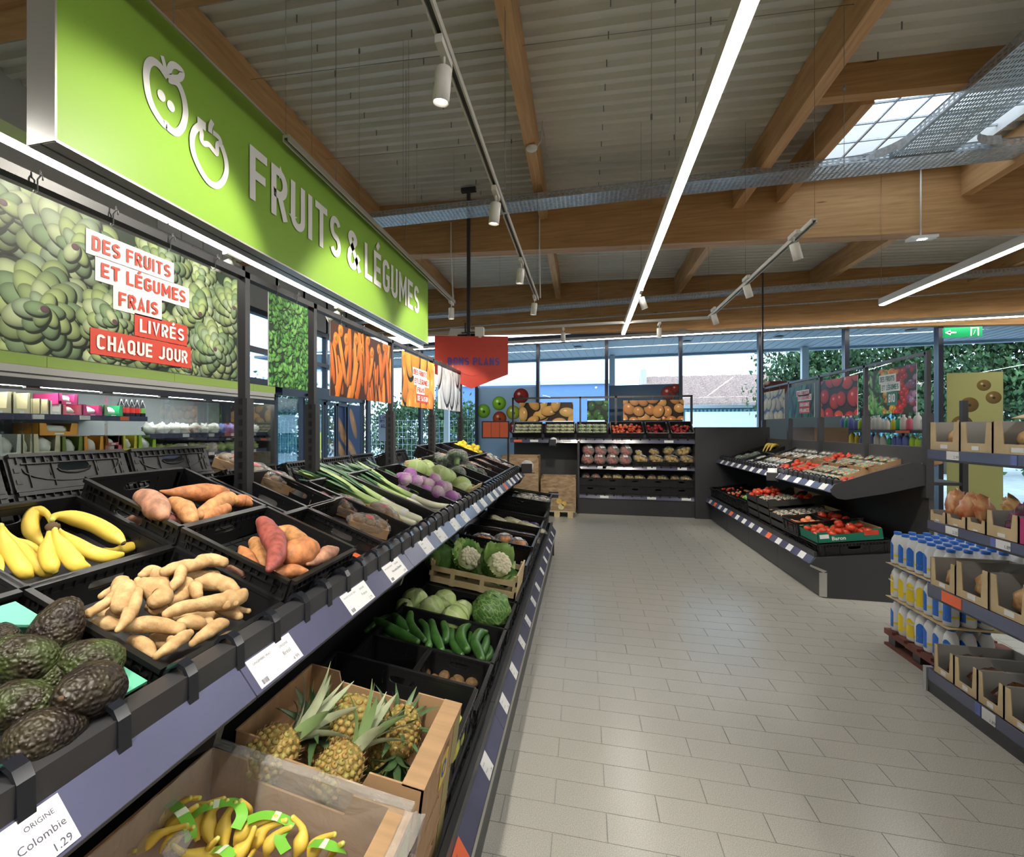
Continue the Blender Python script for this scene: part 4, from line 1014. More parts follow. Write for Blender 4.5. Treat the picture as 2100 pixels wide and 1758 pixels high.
# price labels on the upper strip: placed by their ends along the stand
def strip_label(t, yc, w, lines=None, m=M_paper, lower=False, size=1.0, sideR=False, xb=None, zb=None, xt=None, zt=None):
    if xb is None:
        (xb, zb), (xt, zt) = (((-.737, 1.026), (-.789, 1.090)) if not lower else LR)
    sg = 1 if not sideR else -1
    o_ = Vector((xb, yc-w/2 if not sideR else yc+w/2, zb)); up = (Vector((xt, 0, zt))-Vector((xb, 0, zb))); Ls = up.length; up.normalize()
    ex = Vector((0, 1, 0)) if not sideR else Vector((0, -1, 0)); ey = up.cross(ex)  # into the strip
    M = Matrix((ex, ey, up)).transposed().to_4x4(); M.translation = o_
    M.translation -= Vector(t.location)
    lb = link('price_label', MB().box(0, w, -.0015, -.0002, Ls*.06, Ls*.96).mesh('l', m), t, mat=M)
    if lines:
        for (x, z, s_, sz) in lines: small_text(s_, sz, M_ink, Matrix.Translation((x*w, -.0021, z*Ls)), lb, name='label_print')
    return lb, Ls
def barcode(t, M, x, z, w, h):
    r = random.Random(int(x*1e4)); mb = MB(); p = 0
    while p < w: q = r.uniform(.0006, .0018); mb.box(x+p, x+min(p+q, w), -.0019, -.0016, z, z+h); p += q+r.uniform(.0006, .0016)
    link('barcode', mb.mesh('b', M_ink), M)
M_, Ls_ = strip_label(st, .487, .205, [(.73, .70, 'ORIGINE', .0105), (.645, .42, 'Colombie', .0165), (.82, .12, '1.29', .0165)])
M_, Ls_ = strip_label(st, 1.112, .178, [(.08, .74, 'GINGEMBRE VRAC', .0085), (.66, .70, 'ORIGINE', .0095), (.66, .44, 'Brésil', .0145), (.79, .12, '4.99', .0145)]); barcode(st, M_, .012, .010, .022, .012)
M_, Ls_ = strip_label(st, 1.587, .185, [(.06, .74, 'PATATE DOUCE VRAC', .0085), (.66, .70, 'ORIGINE', .0095), (.64, .44, 'France', .0145), (.79, .12, '2.79', .0145)]); barcode(st, M_, .012, .010, .022, .012)
M_, Ls_ = strip_label(st, 1.935, .180, [(.06, .74, 'KIWI JAUNE 2 FRUITS', .008), (.60, .70, 'ORIGINE', .010), (.30, .44, 'Nouvelle-Zélande', .014), (.80, .12, '2.49', .0145)]); barcode(st, M_, .012, .010, .022, .012)
y = 2.36; k = 0; rr = random.Random(4)
while y < IY1-.1:
    strip_label(st, y, .13, [(.1, .7, 'ORIGINE', .008), (.1, .4, 'France', .012), (.62, .12, '%d.%d9' % (rr.randint(1, 3), rr.randint(1, 9)), .013)], m=M_orange if k == 9 else M_paper)
    y += rr.choice([.26, .31, .37]); k += 1
for k, y in enumerate((1.02, 1.44, 1.86, 2.3, 2.62, 2.98, 3.32, 3.7, 4.05, 4.5, 4.9, 5.3, 5.7, 6.1)):
    strip_label(st, y, .085, [(.08, .7, 'ORIGINE', .007), (.08, .38, 'France', .010), (.5, .10, '1.99', .012)], m=M_orange if k == 1 else M_paper, lower=True)
# ================================================================ produce library
M_banana = mat('banana', (.83, .60, .095), .42, spec=.35, noise_s=9, noise_a=.07, bump=.03, bump_s=60)
M_bananag = mat('banana_greenish', (.60, .60, .14), .45)
M_tip = mat('banana_tip', (.10, .06, .03), .8)
M_ginger = mat('ginger', (.62, .43, .22), .62, spec=.2, noise_s=34, noise_a=.1, bump=.9, bump_s=55, col2=(.42, .25, .11))
M_gcut = mat('ginger_cut', (.62, .48, .30), .7)
M_sweet = [mat('sweet_orange', (.56, .22, .085), .6, noise_s=36, noise_a=.2, bump=.6, bump_s=60), mat('sweet_tan', (.58, .28, .11), .6, noise_s=36, noise_a=.2, bump=.6, bump_s=60), mat('sweet_red', (.36, .09, .075), .5, noise_s=40, noise_a=.24, bump=.2, bump_s=60), mat('sweet_pinkish', (.50, .25, .16), .6, noise_s=26, noise_a=.25, bump=.6, bump_s=50)]
def avo_mat(name, c1, c2):
    m, N, L, b = nodes(name); t = N.new('ShaderNodeTexCoord'); n = N.new('ShaderNodeTexNoise'); n.inputs['Scale'].default_value = 16; n.inputs['Detail'].default_value = 5; L.new(t.outputs['Object'], n.inputs[0])
    r = N.new('ShaderNodeValToRGB'); r.color_ramp.elements[0].position = .42; r.color_ramp.elements[1].position = .62; r.color_ramp.elements[0].color = tuple(c1)+(1,); r.color_ramp.elements[1].color = tuple(c2)+(1,); L.new(n.outputs[0], r.inputs[0]); L.new(r.outputs[0], b.inputs['Base Color'])
    v = N.new('ShaderNodeTexVoronoi'); v.inputs['Scale'].default_value = 160; v.feature = 'SMOOTH_F1'; L.new(t.outputs['Object'], v.inputs['Vector']); bp = N.new('ShaderNodeBump'); bp.inputs['Strength'].default_value = 1.0; bp.inputs['Distance'].default_value = .006; bp.invert = True; L.new(v.outputs['Distance'], bp.inputs['Height']); L.new(bp.outputs[0], b.inputs['Normal'])
    b.inputs['Roughness'].default_value = .42; return m
M_avo = [avo_mat('avocado_brown', (.014, .008, .006), (.034, .026, .012)), avo_mat('avocado_green', (.024, .018, .009), (.046, .066, .016))]
def onM(u, v, M, h):
    """where the sight line meets the plane h above the crate floor, in crate coordinates"""
    Mi = M.inverted(); o = Mi @ Vector((0, 0, CAMZ)); d = (Mi.to_3x3() @ ray(u, v)); t = (h-o.z)/d.z
    return o+d*t
def depth(p): return _c*p.y-_s*p.x
def cat(P, n):
    out = []; N = len(P)
    for i in range(N-1):
        p0 = P[max(i-1, 0)]; p1 = P[i]; p2 = P[i+1]; p3 = P[min(i+2, N-1)]
        for q in range(n):
            t = q/n; out.append(.5*((2*p1)+(p2-p0)*t+(2*p0-5*p1+4*p2-p3)*t*t+(3*p1-p0-3*p2+p3)*t**3))
    out.append(P[-1]); return out
def organic(mb, pts, rad, sub=5, n=14, amp=.08, freq=14, seed=0, mats=None, ridges=0, squash=1):
    V4 = [Vector((p[0], p[1], p[2], r)) for p, r in zip(pts, rad)]; S = cat(V4, sub)
    # round the ends
    P = [Vector(s[:3]) for s in S]; Rr = [max(s[3], .0006) for s in S]
    d0 = (P[0]-P[1]).normalized(); d1 = (P[-1]-P[-2]).normalized(); r0, r1 = Rr[0], Rr[-1]
    P = [P[0]+d0*r0*.85, P[0]+d0*r0*.62, P[0]+d0*r0*.3]+P+[P[-1]+d1*r1*.3, P[-1]+d1*r1*.62, P[-1]+d1*r1*.85]
    Rr = [r0*.08, r0*.6, r0*.92]+Rr+[r1*.92, r1*.6, r1*.08]
    m0 = len(mb.f); v0 = len(mb.v)
    mb.tube(P, Rr, n, cap=True)
    sv = Vector((seed*1.7, seed*.9, seed*2.3)); N = len(P)
    for i in range(N):
        for k in range(n):
            j = v0+i*n+k; p = Vector(mb.v[j]); d = p-P[i]
            q = 1+amp*noise.noise(p*freq+sv)+(ridges*math.cos(5*2*PI*k/n) if ridges else 0)
            mb.v[j] = tuple(P[i]+d*q)
    if mats:
        for i in range(N-1):
            f = i/(N-2)
            for k in range(n): mb.m[m0+i*n+k] = mats(f)
    return mb
def place(mb, name, m, M, label, category, group=None, parent=None):
    """mesh given in crate coordinates becomes a thing with its origin at its own middle"""
    c = sum((Vector(v) for v in mb.v), Vector())/len(mb.v); mb.v = [tuple(Vector(v)-c) for v in mb.v]
    o = link(name, mb.mesh(name, m), parent, mat=M @ Matrix.Translation(c) if parent is None else Matrix.Translation(c))
    if label: tag(o, label, category, group)
    return o
def root_px(M, pl, h, m, name, label, category, group, ox, oy, s, amp=.1, n=14, freq=14, extra=(), seed=0, hs=None):
    """a root vegetable drawn as centre line + half widths measured on the photo, standing at height h in its crate"""
    mb = MB()
    for q, line in enumerate([pl]+list(extra)):
        pts = []; rad = []
        for i, (x, y, r) in enumerate(line):
            hh = h if hs is None else hs[min(i, len(hs)-1)]
            p = onM(ox+x*s, oy+y*s, M, hh); pts.append(p); rad.append(r*s*depth(M @ p)/FPX)
        organic(mb, pts, rad, amp=amp, n=n, freq=freq, seed=seed+q)
    return place(mb, name, m, M, label, category, group)
def drop(n, r, x0, x1, y0, y1, z0, seed, k=.92, tries=40, zmax=9):
    R = random.Random(seed); out = []
    for i in range(n):
        best = None
        for t in range(tries):
            x = R.uniform(x0+r, x1-r); y = R.uniform(y0+r, y1-r); z = z0+r
            for (a, b, c) in out:
                d2 = (a-x)**2+(b-y)**2; D = (2*r*k)**2
                if d2 < D: z = max(z, c+math.sqrt(D-d2))
            if best is None or z < best[2]: best = (x, y, z)
        if best[2] < zmax: out.append(best)
    return out
def rnd_rot(R): return Euler((R.uniform(0, 6.3), R.uniform(0, 6.3), R.uniform(0, 6.3))).to_matrix().to_4x4()
def pile(proto_list, M, pos, label, group, R, rot=None, scale=(.9, 1.1), name=None):
    """copies of finished things at crate positions; label may hold {} for the order from the aisle side"""
    pos = sorted(pos, key=lambda p: (p[0], p[1]))
    for i, p in enumerate(pos):
        s_ = R.uniform(*scale); rm = rnd_rot(R) if rot is None else rot(R)
        lab = label.format(ORD[i]) if '{}' in label and i < len(ORD) else label.replace('{}', 'another')
        dup(R.choice(proto_list), mat=M @ Matrix.Translation(p) @ rm @ Matrix.Scale(s_, 4), label=lab, group=group)
# ---------------- bananas
def banana_pts(c, R_, a0, a1, n=6): return [Vector((c[0]+R_*math.cos(a0+(a1-a0)*i/(n-1)), c[1], c[2]+R_*math.sin(a0+(a1-a0)*i/(n-1)))) for i in range(n)]
def banana_mesh(pts, r, seed=0):
    mb = MB().mat(M_banana); mb.mat(M_bananag); mb.mat(M_tip); mb.cur = 0
    rad = [r*.32]+[r*.45]+[r*(.95 if i in (0, len(pts)-4) else 1) for i in range(len(pts)-3)]+[r*.38]
    organic(mb, pts, rad, sub=4, n=15, amp=.05, freq=9, seed=seed, ridges=.05, mats=lambda f: 2 if f > .955 else (1 if (f < .16 or f > .90) else 0))
    return mb
def bunch_px(M, lists, label, group, ox, oy, s, hs, crown=None, stickers=()):
    t = empty('banana_bunch', mat=M, label=label, cat='banana', group=group)
    for q, (line, h) in enumerate(zip(lists, hs)):
        pts = [onM(ox+x*s, oy+y*s, M, h if not isinstance(h, tuple) else h[0]+(h[1]-h[0])*i/(len(line[0])-1)) for i, (x, y) in enumerate(line[0])]
        r = line[1]*s*depth(M @ pts[len(pts)//2])/FPX
        mb = banana_mesh(pts, r, q+3); mb.obj('banana', None, t)
    if crown:
        p = onM(ox+crown[0]*s, oy+crown[1]*s, M, crown[2]); r = crown[3]*s*depth(M @ p)/FPX
        MB().blob(p, (r, r*1.3, r), 12, 8, .3, 3, 60).obj('crown_stem', M_tip, t)
    return t
AV = UM(.645)                                       # avocado box
GI = UM(1.072); SW = UM(1.50, .062); 
# crates of the two rows
def upper(y, row=0, h=0, L_=.4, W_=.405, H=.115, label='', M=None):
    M = UM(y, h) @ Matrix.Translation((.41*row, 0, 0)); crate_at(M, L_, W_, H, label); return M
mG = upper(1.072, 0, label='black crate holding the pile of ginger')
mB = upper(1.072, 1, label='black crate of loose yellow bananas behind the ginger')
upper(1.50, 0, 0, H=.06, label='folded black crate under the front sweet potato crate'); upper(1.50, 1, 0, H=.06, label='folded black crate under the rear sweet potato crate')
mS = upper(1.50, 0, .062, label='raised black crate with the dark red sweet potato')
mS2 = upper(1.50, 1, .062, label='raised black crate of orange sweet potatoes, behind the one with the red tuber')
mE = upper(1.885, 0, W_=.32, label='narrow nearly empty black crate between sweet potatoes and kiwi packs')
upper(1.885, 1, W_=.32, label='empty black crate behind the narrow one beside the sweet potatoes')
mK = upper(2.225, 0, W_=.345, label='black crate of film-wrapped kiwi trays, next to the leeks')
mK2 = upper(2.1, 1, W_=.405, label='black crate of film-wrapped kiwi trays in the rear row')
mL = upper(2.62, 0, L_=.62, W_=.42, label='long black crate with the first three leeks')
mL2 = upper(3.07, 0, L_=.62, W_=.42, label='long black crate with leeks lying beside the purple kohlrabi')
mT = upper(3.525, 0, L_=.62, W_=.43, label='long black crate of purple kohlrabi in nets')
mBr = upper(4.45, 0, L_=.60, W_=.40, label='black crate holding the wrapped broccoli', h=.03)
far = []
for k in range(4):
    y = 4.88+k*.42
    far.append((upper(y, 0, .03, H=.115, label='%s black crate in the front row past the broccoli' % ORD[k].capitalize()), upper(y, 1, .05, H=.115, label='%s black crate in the rear row past the broccoli' % ORD[k].capitalize())))
mAvBack = upper(.645, 1, label='black crate of loose bananas at the picture edge, behind the avocado box')
# ---------------- bananas in the rear crate
s3 = 1/3
bunch_px(mB, [([(320, 560), (345, 535), (450, 545), (590, 590), (700, 655), (757, 700)], 47), ([(318, 575), (285, 520), (225, 512), (190, 560), (200, 640), (262, 712)], 44), ([(350, 610), (375, 640), (450, 700), (560, 760), (660, 785), (750, 772)], 44),
 ([(335, 615), (345, 660), (375, 720), (430, 790), (480, 840), (540, 850)], 50), ([(310, 610), (300, 670), (290, 740), (296, 800), (320, 850), (340, 880)], 46), ([(640, 740), (700, 745), (760, 735), (810, 722), (862, 702)], 32)],
 'bunch of yellow bananas with a dark brown crown, lying behind the ginger', 'loose bananas', 0, 880, s3, [(.13, .10), (.11, .05), (.12, .09), (.135, .09), (.13, .08), .05], (325, 605, .135, 32))
bunch_px(mB, [([(5, 590), (12, 640), (40, 720), (95, 810), (150, 880), (190, 905)], 48), ([(15, 610), (50, 660), (110, 730), (190, 810), (270, 870), (330, 880)], 48), ([(40, 640), (90, 680), (150, 715), (210, 750), (262, 775)], 36)],
 'bunch of yellow bananas at the edge of the photo, fanned towards the aisle', 'loose bananas', 0, 880, s3, [(.15, .07), (.12, .05), (.09, .04)])
bunch_px(mAvBack, [([(-160, 700), (-120, 720), (-70, 780), (-30, 840), (0, 880)], 46), ([(-220, 720), (-190, 770), (-150, 830), (-110, 880), (-80, 910)], 46)], 'bunch of bananas outside the first ones, cut off by the picture edge', 'loose bananas', 0, 880, s3, [.10, .09])
# ---------------- ginger
gl = [([(1380, 825, 30), (1300, 805, 42), (1190, 835, 40), (1110, 850, 40), (1010, 880, 30)], [[(1115, 860, 34), (1095, 930, 36), (1050, 975, 26)]], .155, 'long ginger root on top of the pile with a side finger'),
 ([(870, 900, 24), (925, 878, 38), (985, 905, 42), (1005, 955, 36)], [], .13, 'small hooked ginger knob behind the fat cut one'),
 ([(880, 960, 52), (945, 985, 72), (1000, 1030, 60), (960, 1060, 52)], [[(860, 950, 20), (845, 930, 20)]], .15, 'fat ginger knob with a round cut face'),
 ([(745, 945, 46), (765, 1020, 74), (750, 1090, 60)], [[(700, 1030, 32), (620, 1090, 32), (545, 1135, 26)], [(790, 1080, 26), (780, 1130, 26)]], .14, 'broad ginger root with an arm reaching towards the avocados'),
 ([(845, 1000, 28), (830, 1090, 36), (780, 1170, 38), (720, 1240, 18)], [], .155, 'straight ginger finger lying diagonally over the pile'),
 ([(1020, 1140, 26), (1100, 1105, 42), (1200, 1085, 42), (1310, 1070, 48), (1410, 1050, 60), (1490, 1025, 42)], [[(1360, 1060, 40), (1395, 1085, 30)], [(1430, 1060, 26), (1450, 1075, 22)]], .15, 'longest ginger root with cut ends, across the front'),
 ([(770, 1215, 36), (870, 1200, 48), (990, 1210, 48), (1110, 1232, 38)], [[(860, 1180, 12), (865, 1205, 14)]], .13, 'smooth thick ginger root low in front of the pile'),
 ([(1110, 1195, 34), (1180, 1190, 46), (1240, 1195, 34)], [], .125, 'short ginger stub touching the smooth thick root'),
 ([(1220, 950, 36), (1300, 940, 52), (1390, 965, 48), (1450, 1000, 34)], [[(1200, 980, 42), (1215, 1030, 28)]], .14, 'knobbly ginger root with a pointed spur, above the longest one'),
 ([(1100, 940, 40), (1160, 980, 50), (1100, 1040, 44), (1040, 1070, 30)], [], .12, 'ginger root half covered in the middle of the pile'),
 ([(580, 1190, 30), (650, 1200, 48), (715, 1205, 38)], [[(690, 1130, 36), (720, 1160, 36)]], .10, 'ginger root low on the avocado side'),
 ([(960, 1400, 22), (1040, 1345, 36), (1120, 1285, 38), (1170, 1255, 24)], [[(1060, 1330, 30), (1050, 1290, 22)]], .12, 'forked ginger finger at the front rim'),
 ([(1180, 1320, 22), (1250, 1270, 38), (1330, 1215, 40), (1385, 1195, 30)], [[(1300, 1230, 34), (1280, 1180, 26)]], .11, 'ginger root beside the forked finger at the front rim'),
 ([(810, 1290, 30), (860, 1310, 44), (910, 1350, 44), (945, 1400, 22)], [], .10, 'flat pale ginger root in the near front corner'),
 ([(1340, 1105, 26), (1420, 1125, 36), (1475, 1155, 24)], [[(1440, 1110, 20), (1530, 1120, 18)]], .11, 'slim ginger finger pointing at the price rail'),
 ([(930, 1290, 30), (990, 1300, 48), (1040, 1340, 26)], [], .08, 'greyish ginger root down in the shadow of the front'),
 ([(920, 1095, 34), (970, 1115, 36), (1010, 1100, 24)], [], .12, 'dark-ended ginger stub in the middle'),
 ([(1120, 900, 30), (1220, 915, 40), (1330, 900, 30)], [], .11, 'ginger root under the top one'),
 ([(620, 1030, 20), (680, 1000, 30), (720, 980, 26)], [], .10, 'small ginger root at the rear of the pile'),
 ([(1060, 1160, 40), (1200, 1140, 46), (1330, 1150, 34)], [], .08, 'ginger root below the longest one'),
 ([(640, 1120, 40), (720, 1140, 50), (820, 1150, 40)], [], .07, 'ginger root below the broad one')]
for k, (pl, ex, h, lab) in enumerate(gl):
    root_px(mG, pl, h, M_ginger, 'ginger_root', lab, 'ginger', 'ginger roots', 0, 880, s3, amp=.30, n=16, freq=42, extra=ex, seed=k)
# ---------------- sweet potatoes
sl_ = [(mS2, [(985, 382, 6), (1060, 392, 26), (1180, 395, 52), (1290, 390, 54), (1360, 385, 34), (1400, 385, 18)], .125, 0, 'long orange sweet potato with a thin tail, on top'),
 (mS2, [(870, 415, 50), (930, 450, 78), (975, 500, 70), (1000, 535, 40)], .12, 3, 'round pinkish sweet potato with fine rootlets'),
 (mS2, [(1055, 445, 30), (1110, 475, 54), (1155, 520, 58), (1175, 555, 44)], .11, 1, 'orange sweet potato standing on end in front'),
 (mS2, [(1220, 535, 32), (1300, 480, 46), (1400, 435, 52), (1440, 440, 34)], .11, 1, 'tan sweet potato lying under the long one'),
 (mS2, [(1240, 545, 40), (1320, 520, 44), (1390, 490, 34)], .10, 0, 'orange sweet potato at the front rim of the rear crate'),
 (mS2, [(1440, 445, 34), (1500, 440, 40), (1550, 458, 22)], .10, 0, 'short orange sweet potato at the aisle end of the rear crate'),
 (mS2, [(770, 570, 20), (830, 560, 34), (880, 570, 24)], .03, 3, 'sweet potato seen through the handle opening'),
 (mS2, [(1030, 555, 26), (1080, 560, 36), (1120, 575, 26)], .07, 2, 'reddish sweet potato low in the rear crate'),
 (mS, [(1618, 575, 44), (1660, 640, 64), (1700, 715, 66), (1695, 790, 54), (1655, 862, 24)], .15, 2, 'curved dark red sweet potato, the largest'),
 (mS, [(1720, 625, 30), (1780, 640, 48), (1850, 690, 50), (1900, 720, 36)], .11, 1, 'yellow-orange sweet potato behind the round one'),
 (mS, [(1790, 780, 70), (1850, 760, 98), (1910, 745, 66)], .13, 0, 'round blunt orange sweet potato'),
 (mS, [(1890, 832, 12), (1940, 810, 34), (2010, 770, 46), (2065, 745, 24), (2080, 735, 6)], .115, 3, 'pale sweet potato with two pointed ends by the front rim'),
 (mS, [(1480, 730, 14), (1505, 770, 42), (1540, 830, 50), (1560, 880, 36)], .07, 0, 'peach-coloured sweet potato by the rear corner'),
 (mS, [(1700, 895, 26), (1790, 875, 44), (1880, 885, 26)], .10, 0, 'orange sweet potato with a thin root at the front'),
 (mS, [(1570, 700, 40), (1600, 770, 56), (1610, 830, 44)], .06, 1, 'sweet potato half hidden behind the red one'),
 (mS, [(1400, 860, 20), (1450, 870, 40), (1500, 890, 34)], .035, 3, 'sweet potato seen through the side handle'),
 (mS, [(1720, 790, 40), (1740, 850, 54), (1700, 900, 40)], .05, 0, 'sweet potato deep under the red and round ones')]
for k, (M, pl, h, mi, lab) in enumerate(sl_):
    root_px(M, pl, h, M_sweet[mi], 'sweet_potato', lab, 'sweet potato', 'sweet potatoes', 0, 880, s3, amp=.16, n=18, freq=24, seed=k+40)
# ---------------- avocados in a green-topped carton
M_mint = mat('carton_mint', (.13, .50, .33), .6); M_avocarton = M_card
bxA = empty('avocado_carton', mat=UM(.635), label='open brown carton with mint-green flaps holding the avocados', cat='box')
MB().box(.0, .38, -.19, .19, .001, .008).obj('base', M_card, bxA)
for nm, a in (('side', (.0, .38, -.19, -.183, 0, .10)), ('side', (.0, .38, .183, .19, 0, .10)), ('end', (0, .007, -.19, .19, 0, .06)), ('end', (.373, .38, -.19, .19, 0, .10))): MB().mat(M_card).box(*a).obj(nm, M_card, bxA)
MB().prism([(.0, -.19), (.0, -.10), (.13, -.19)], 'z', .100, .106).obj('corner_flap', M_mint, bxA); MB().prism([(.38, -.19), (.38, -.06), (.26, -.19)], 'z', .100, .106).obj('corner_flap', M_mint, bxA)
MB().prism([(.0, .19), (.10, .19), (.0, .10)], 'z', .098, .104).obj('corner_flap', M_mint, bxA)
MB().box(.0, .10, -.1905, -.19, .0, .10).obj('printed_side', M_mint, bxA); MB().box(.1, .37, -.182, -.180, .01, .09).obj('printed_side', M_mint, bxA)
avp = []
for q in range(2):
    mb = MB(); prof = [(0, -.055), (.018, -.053), (.034, -.043), (.043, -.025), (.045, -.006), (.040, .016), (.031, .036), (.021, .050), (.010, .057), (0, .058)]
    mb.lathe(prof, 26)
    for i, v in enumerate(mb.v):
        p = Vector(v); mb.v[i] = tuple(p*(1+.05*noise.noise(p*38+Vector((q, 0, 0)))))
    avp.append(mb.mesh('avocado', M_avo[q]))
for k, (u, v, rpx, h, q, rx, ry, lab) in enumerate([(118, 1288, 50, .125, 0, .5, .3, 'dark avocado at the rear of the carton'), (50, 1352, 52, .135, 1, .4, 1.2, 'glossy green avocado near the picture edge'), (185, 1360, 52, .13, 1, 1.4, 1.1, 'olive-green avocado behind the largest brown one'),
 (183, 1420, 62, .15, 0, 1.1, .5, 'largest brown-green avocado, standing at the front'), (108, 1398, 42, .10, 1, .4, 2, 'small green avocado wedged in the middle'), (45, 1448, 54, .115, 1, 1.2, .3, 'dark green avocado low at the picture edge'), (92, 1512, 60, .125, 0, 1.5, 1.0, 'brown avocado lying along the front edge'), (8, 1310, 30, .09, 0, 1, 1, 'brown avocado cut off by the picture edge, rear'), (-8, 1400, 46, .08, 0, 1, .4, 'avocado outside the picture edge'), (150, 1470, 40, .06, 0, 1, .4, 'avocado under the front ones'), (60, 1400, 40, .05, 0, .3, .4, 'avocado at the bottom of the carton')]):
    p = onM(u, v, UM(.635), h); sc = rpx*depth(UM(.635) @ p)/FPX/.047
    o = link('avocado', avp[q], mat=UM(.635) @ Matrix.Translation(p) @ Euler((rx, ry, k)).to_matrix().to_4x4() @ Matrix.Scale(sc, 4)); tag(o, lab, 'avocado', 'avocados')
    MB().lathe([(0, .0595), (.004, .059), (.005, .055)], 8).obj('stem_end', M_tip, o)
# ---------------- kiwi packs
M_kiwi = mat('kiwi', (.24, .14, .06), .75, noise_s=60, noise_a=.15, bump=.3, bump_s=200)
M_film = film_mat('shrink_film', .30); M_stick = mat('sticker_red', (.62, .03, .03), .4)
def kiwi_pack():
    t = empty('kiwi_pack', label='x', cat='kiwi', group='film-wrapped kiwi trays')
    MB().box(-.10, .10, -.055, .055, 0, .05).obj('tray', M_card, t)
    for x in (-.062, 0, .062):
        for y in (-.026, .026): MB().blob((x, y, .052), (.030, .024, .023), 12, 8).obj('kiwi', M_kiwi, t)
    mb = MB().blob((0, 0, .040), (.118, .068, .048), 20, 12, .22, 3, 3.5); mb.obj('film_wrap', M_film, t)
    MB().lathe([(0, .002), (.022, .0), (.024, -.004)], 14).obj('sticker', M_stick, t, loc=(.01, .005, .083))
    return t
kp = kiwi_pack(); kps = [kp]
def at_px(proto, M, u, v, h, rz, label, sc=1, first=False, rx=0, ry=0):
    p = onM(u, v, M, h); m_ = M @ Matrix.Translation(p) @ Euler((rx, ry, rz)).to_matrix().to_4x4() @ Matrix.Scale(sc, 4)
    if first: proto.matrix_basis = m_; proto['label'] = label; return proto
    return dup(proto, mat=m_, label=label)
at_px(kp, mK, 708, 1050, .03, .3, 'kiwi tray in film, upright brown carton side towards the camera', first=True, rx=-.25)
at_px(kp, mK, 782, 1068, .05, -.5, 'kiwi tray in crackling film nearest the price rail'); at_px(kp, mK, 752, 1090, .02, .5, 'kiwi tray in film low in the near corner of the front crate'); at_px(kp, mK, 660, 1040, .01, .9, 'kiwi tray in film at the rear of the front crate')
at_px(kp, mK2, 520, 982, .03, .25, 'kiwi tray in film, first in the rear crate'); at_px(kp, mK2, 563, 1000, .03, .25, 'kiwi tray in film, last in the rear crate by the front wall'); at_px(kp, mK2, 480, 965, .03, .3, 'kiwi tray in film against the back wall of its crate')
# yellow ticket in the narrow crate
p = onM(732, 1140, mE, .03); o = link('price_ticket', MB().box(-.03, .03, -.02, .02, 0, .002).mesh('t', M_orange), mat=mE @ Matrix.Translation(p)); tag(o, 'small orange-yellow ticket lying in the narrow empty crate', 'ticket')
# ---------------- leeks
M_leekw = mat('leek_white', (.78, .78, .58), .4, noise_s=8, noise_a=.03, stretch=(.3, 3, 3), sss=.1); M_leekp = mat('leek_pale', (.42, .58, .22), .4, noise_s=12, noise_a=.1, stretch=(.3, 4, 4)); M_leekg = mat('leek_green', (.075, .20, .085), .4, noise_s=14, noise_a=.18, stretch=(.3, 4, 4)); M_leekb = mat('leek_bluegreen', (.22, .36, .24), .45, noise_s=10, noise_a=.1)
def leek_px(M, line, h, label, r0, seed, band=None):
    R = random.Random(seed); P = [onM(500+x*.3143, 850+y*.3143, M, h) for x, y in line]; N = len(P)
    t = empty('leek', mat=M @ Matrix.Translation(P[0]), label=label, cat='leek', group='leeks'); P = [p-P[0] for p in P]
    mb = MB().mat(M_leekw).mat(M_leekp); mb.cur = 0; k = max(3, int(N*.75))
    organic(mb, P[:k], [r0*.95]+[r0*(1.0+.03*i) for i in range(1, k)], n=16, amp=.05, seed=seed, mats=lambda f: 0 if f < .5 else 1); mb.obj('stalk', None, t)
    rt = MB()
    for q in range(14): a = R.uniform(0, 6.3); d = Vector((-.035-R.uniform(0, .03), math.cos(a)*.02, math.sin(a)*.012)); rt.tube([(-.012, math.cos(a)*.008, math.sin(a)*.008), d*.6, d+Vector((0, R.uniform(-.01, .01), -.01))], .0011, 4)
    rt.obj('roots', M_leekp, t)
    base = P[k-2]; tip = P[-1]; dr_ = (tip-P[k-2]); sd = Vector((-dr_.y, dr_.x, 0)).normalized()
    for q in range(9):
        a = (q-4)/4; e = tip+sd*a*.075+Vector((R.uniform(-.03, .05), 0, R.uniform(-.01, .045))); mb = MB(); wd = R.uniform(.016, .026)
        Cn = cat([P[k-3]+sd*a*.004, base+sd*a*.014+Vector((0, 0, .004*(q % 3))), base.lerp(e, .5)+sd*a*.012+Vector((0, 0, .012*(q % 3))), e], 5); n = len(Cn); vs = []
        for i, c_ in enumerate(Cn):
            w_ = wd*(1 if i < n-3 else (.8 if i < n-1 else .25)); vs += [c_-sd*w_, c_-Vector((0, 0, w_*.35)), c_+sd*w_]
        fs = []
        for i in range(n-1): fs += [(3*i, 3*i+1, 3*i+4, 3*i+3), (3*i+1, 3*i+2, 3*i+5, 3*i+4)]
        mb.add(vs, fs, None, True); mb.obj('leaf', R.choice([M_leekg, M_leekg, M_leekb, M_leekp] if q % 4 else [M_leekb]), t)
    if band is not None:
        c_ = P[band]; d = (P[band+1]-P[band-1]).normalized(); MB().tube([c_-d*.014, c_+d*.014], r0*1.16, 14, cap=False).obj('paper_band', M_paper, t)
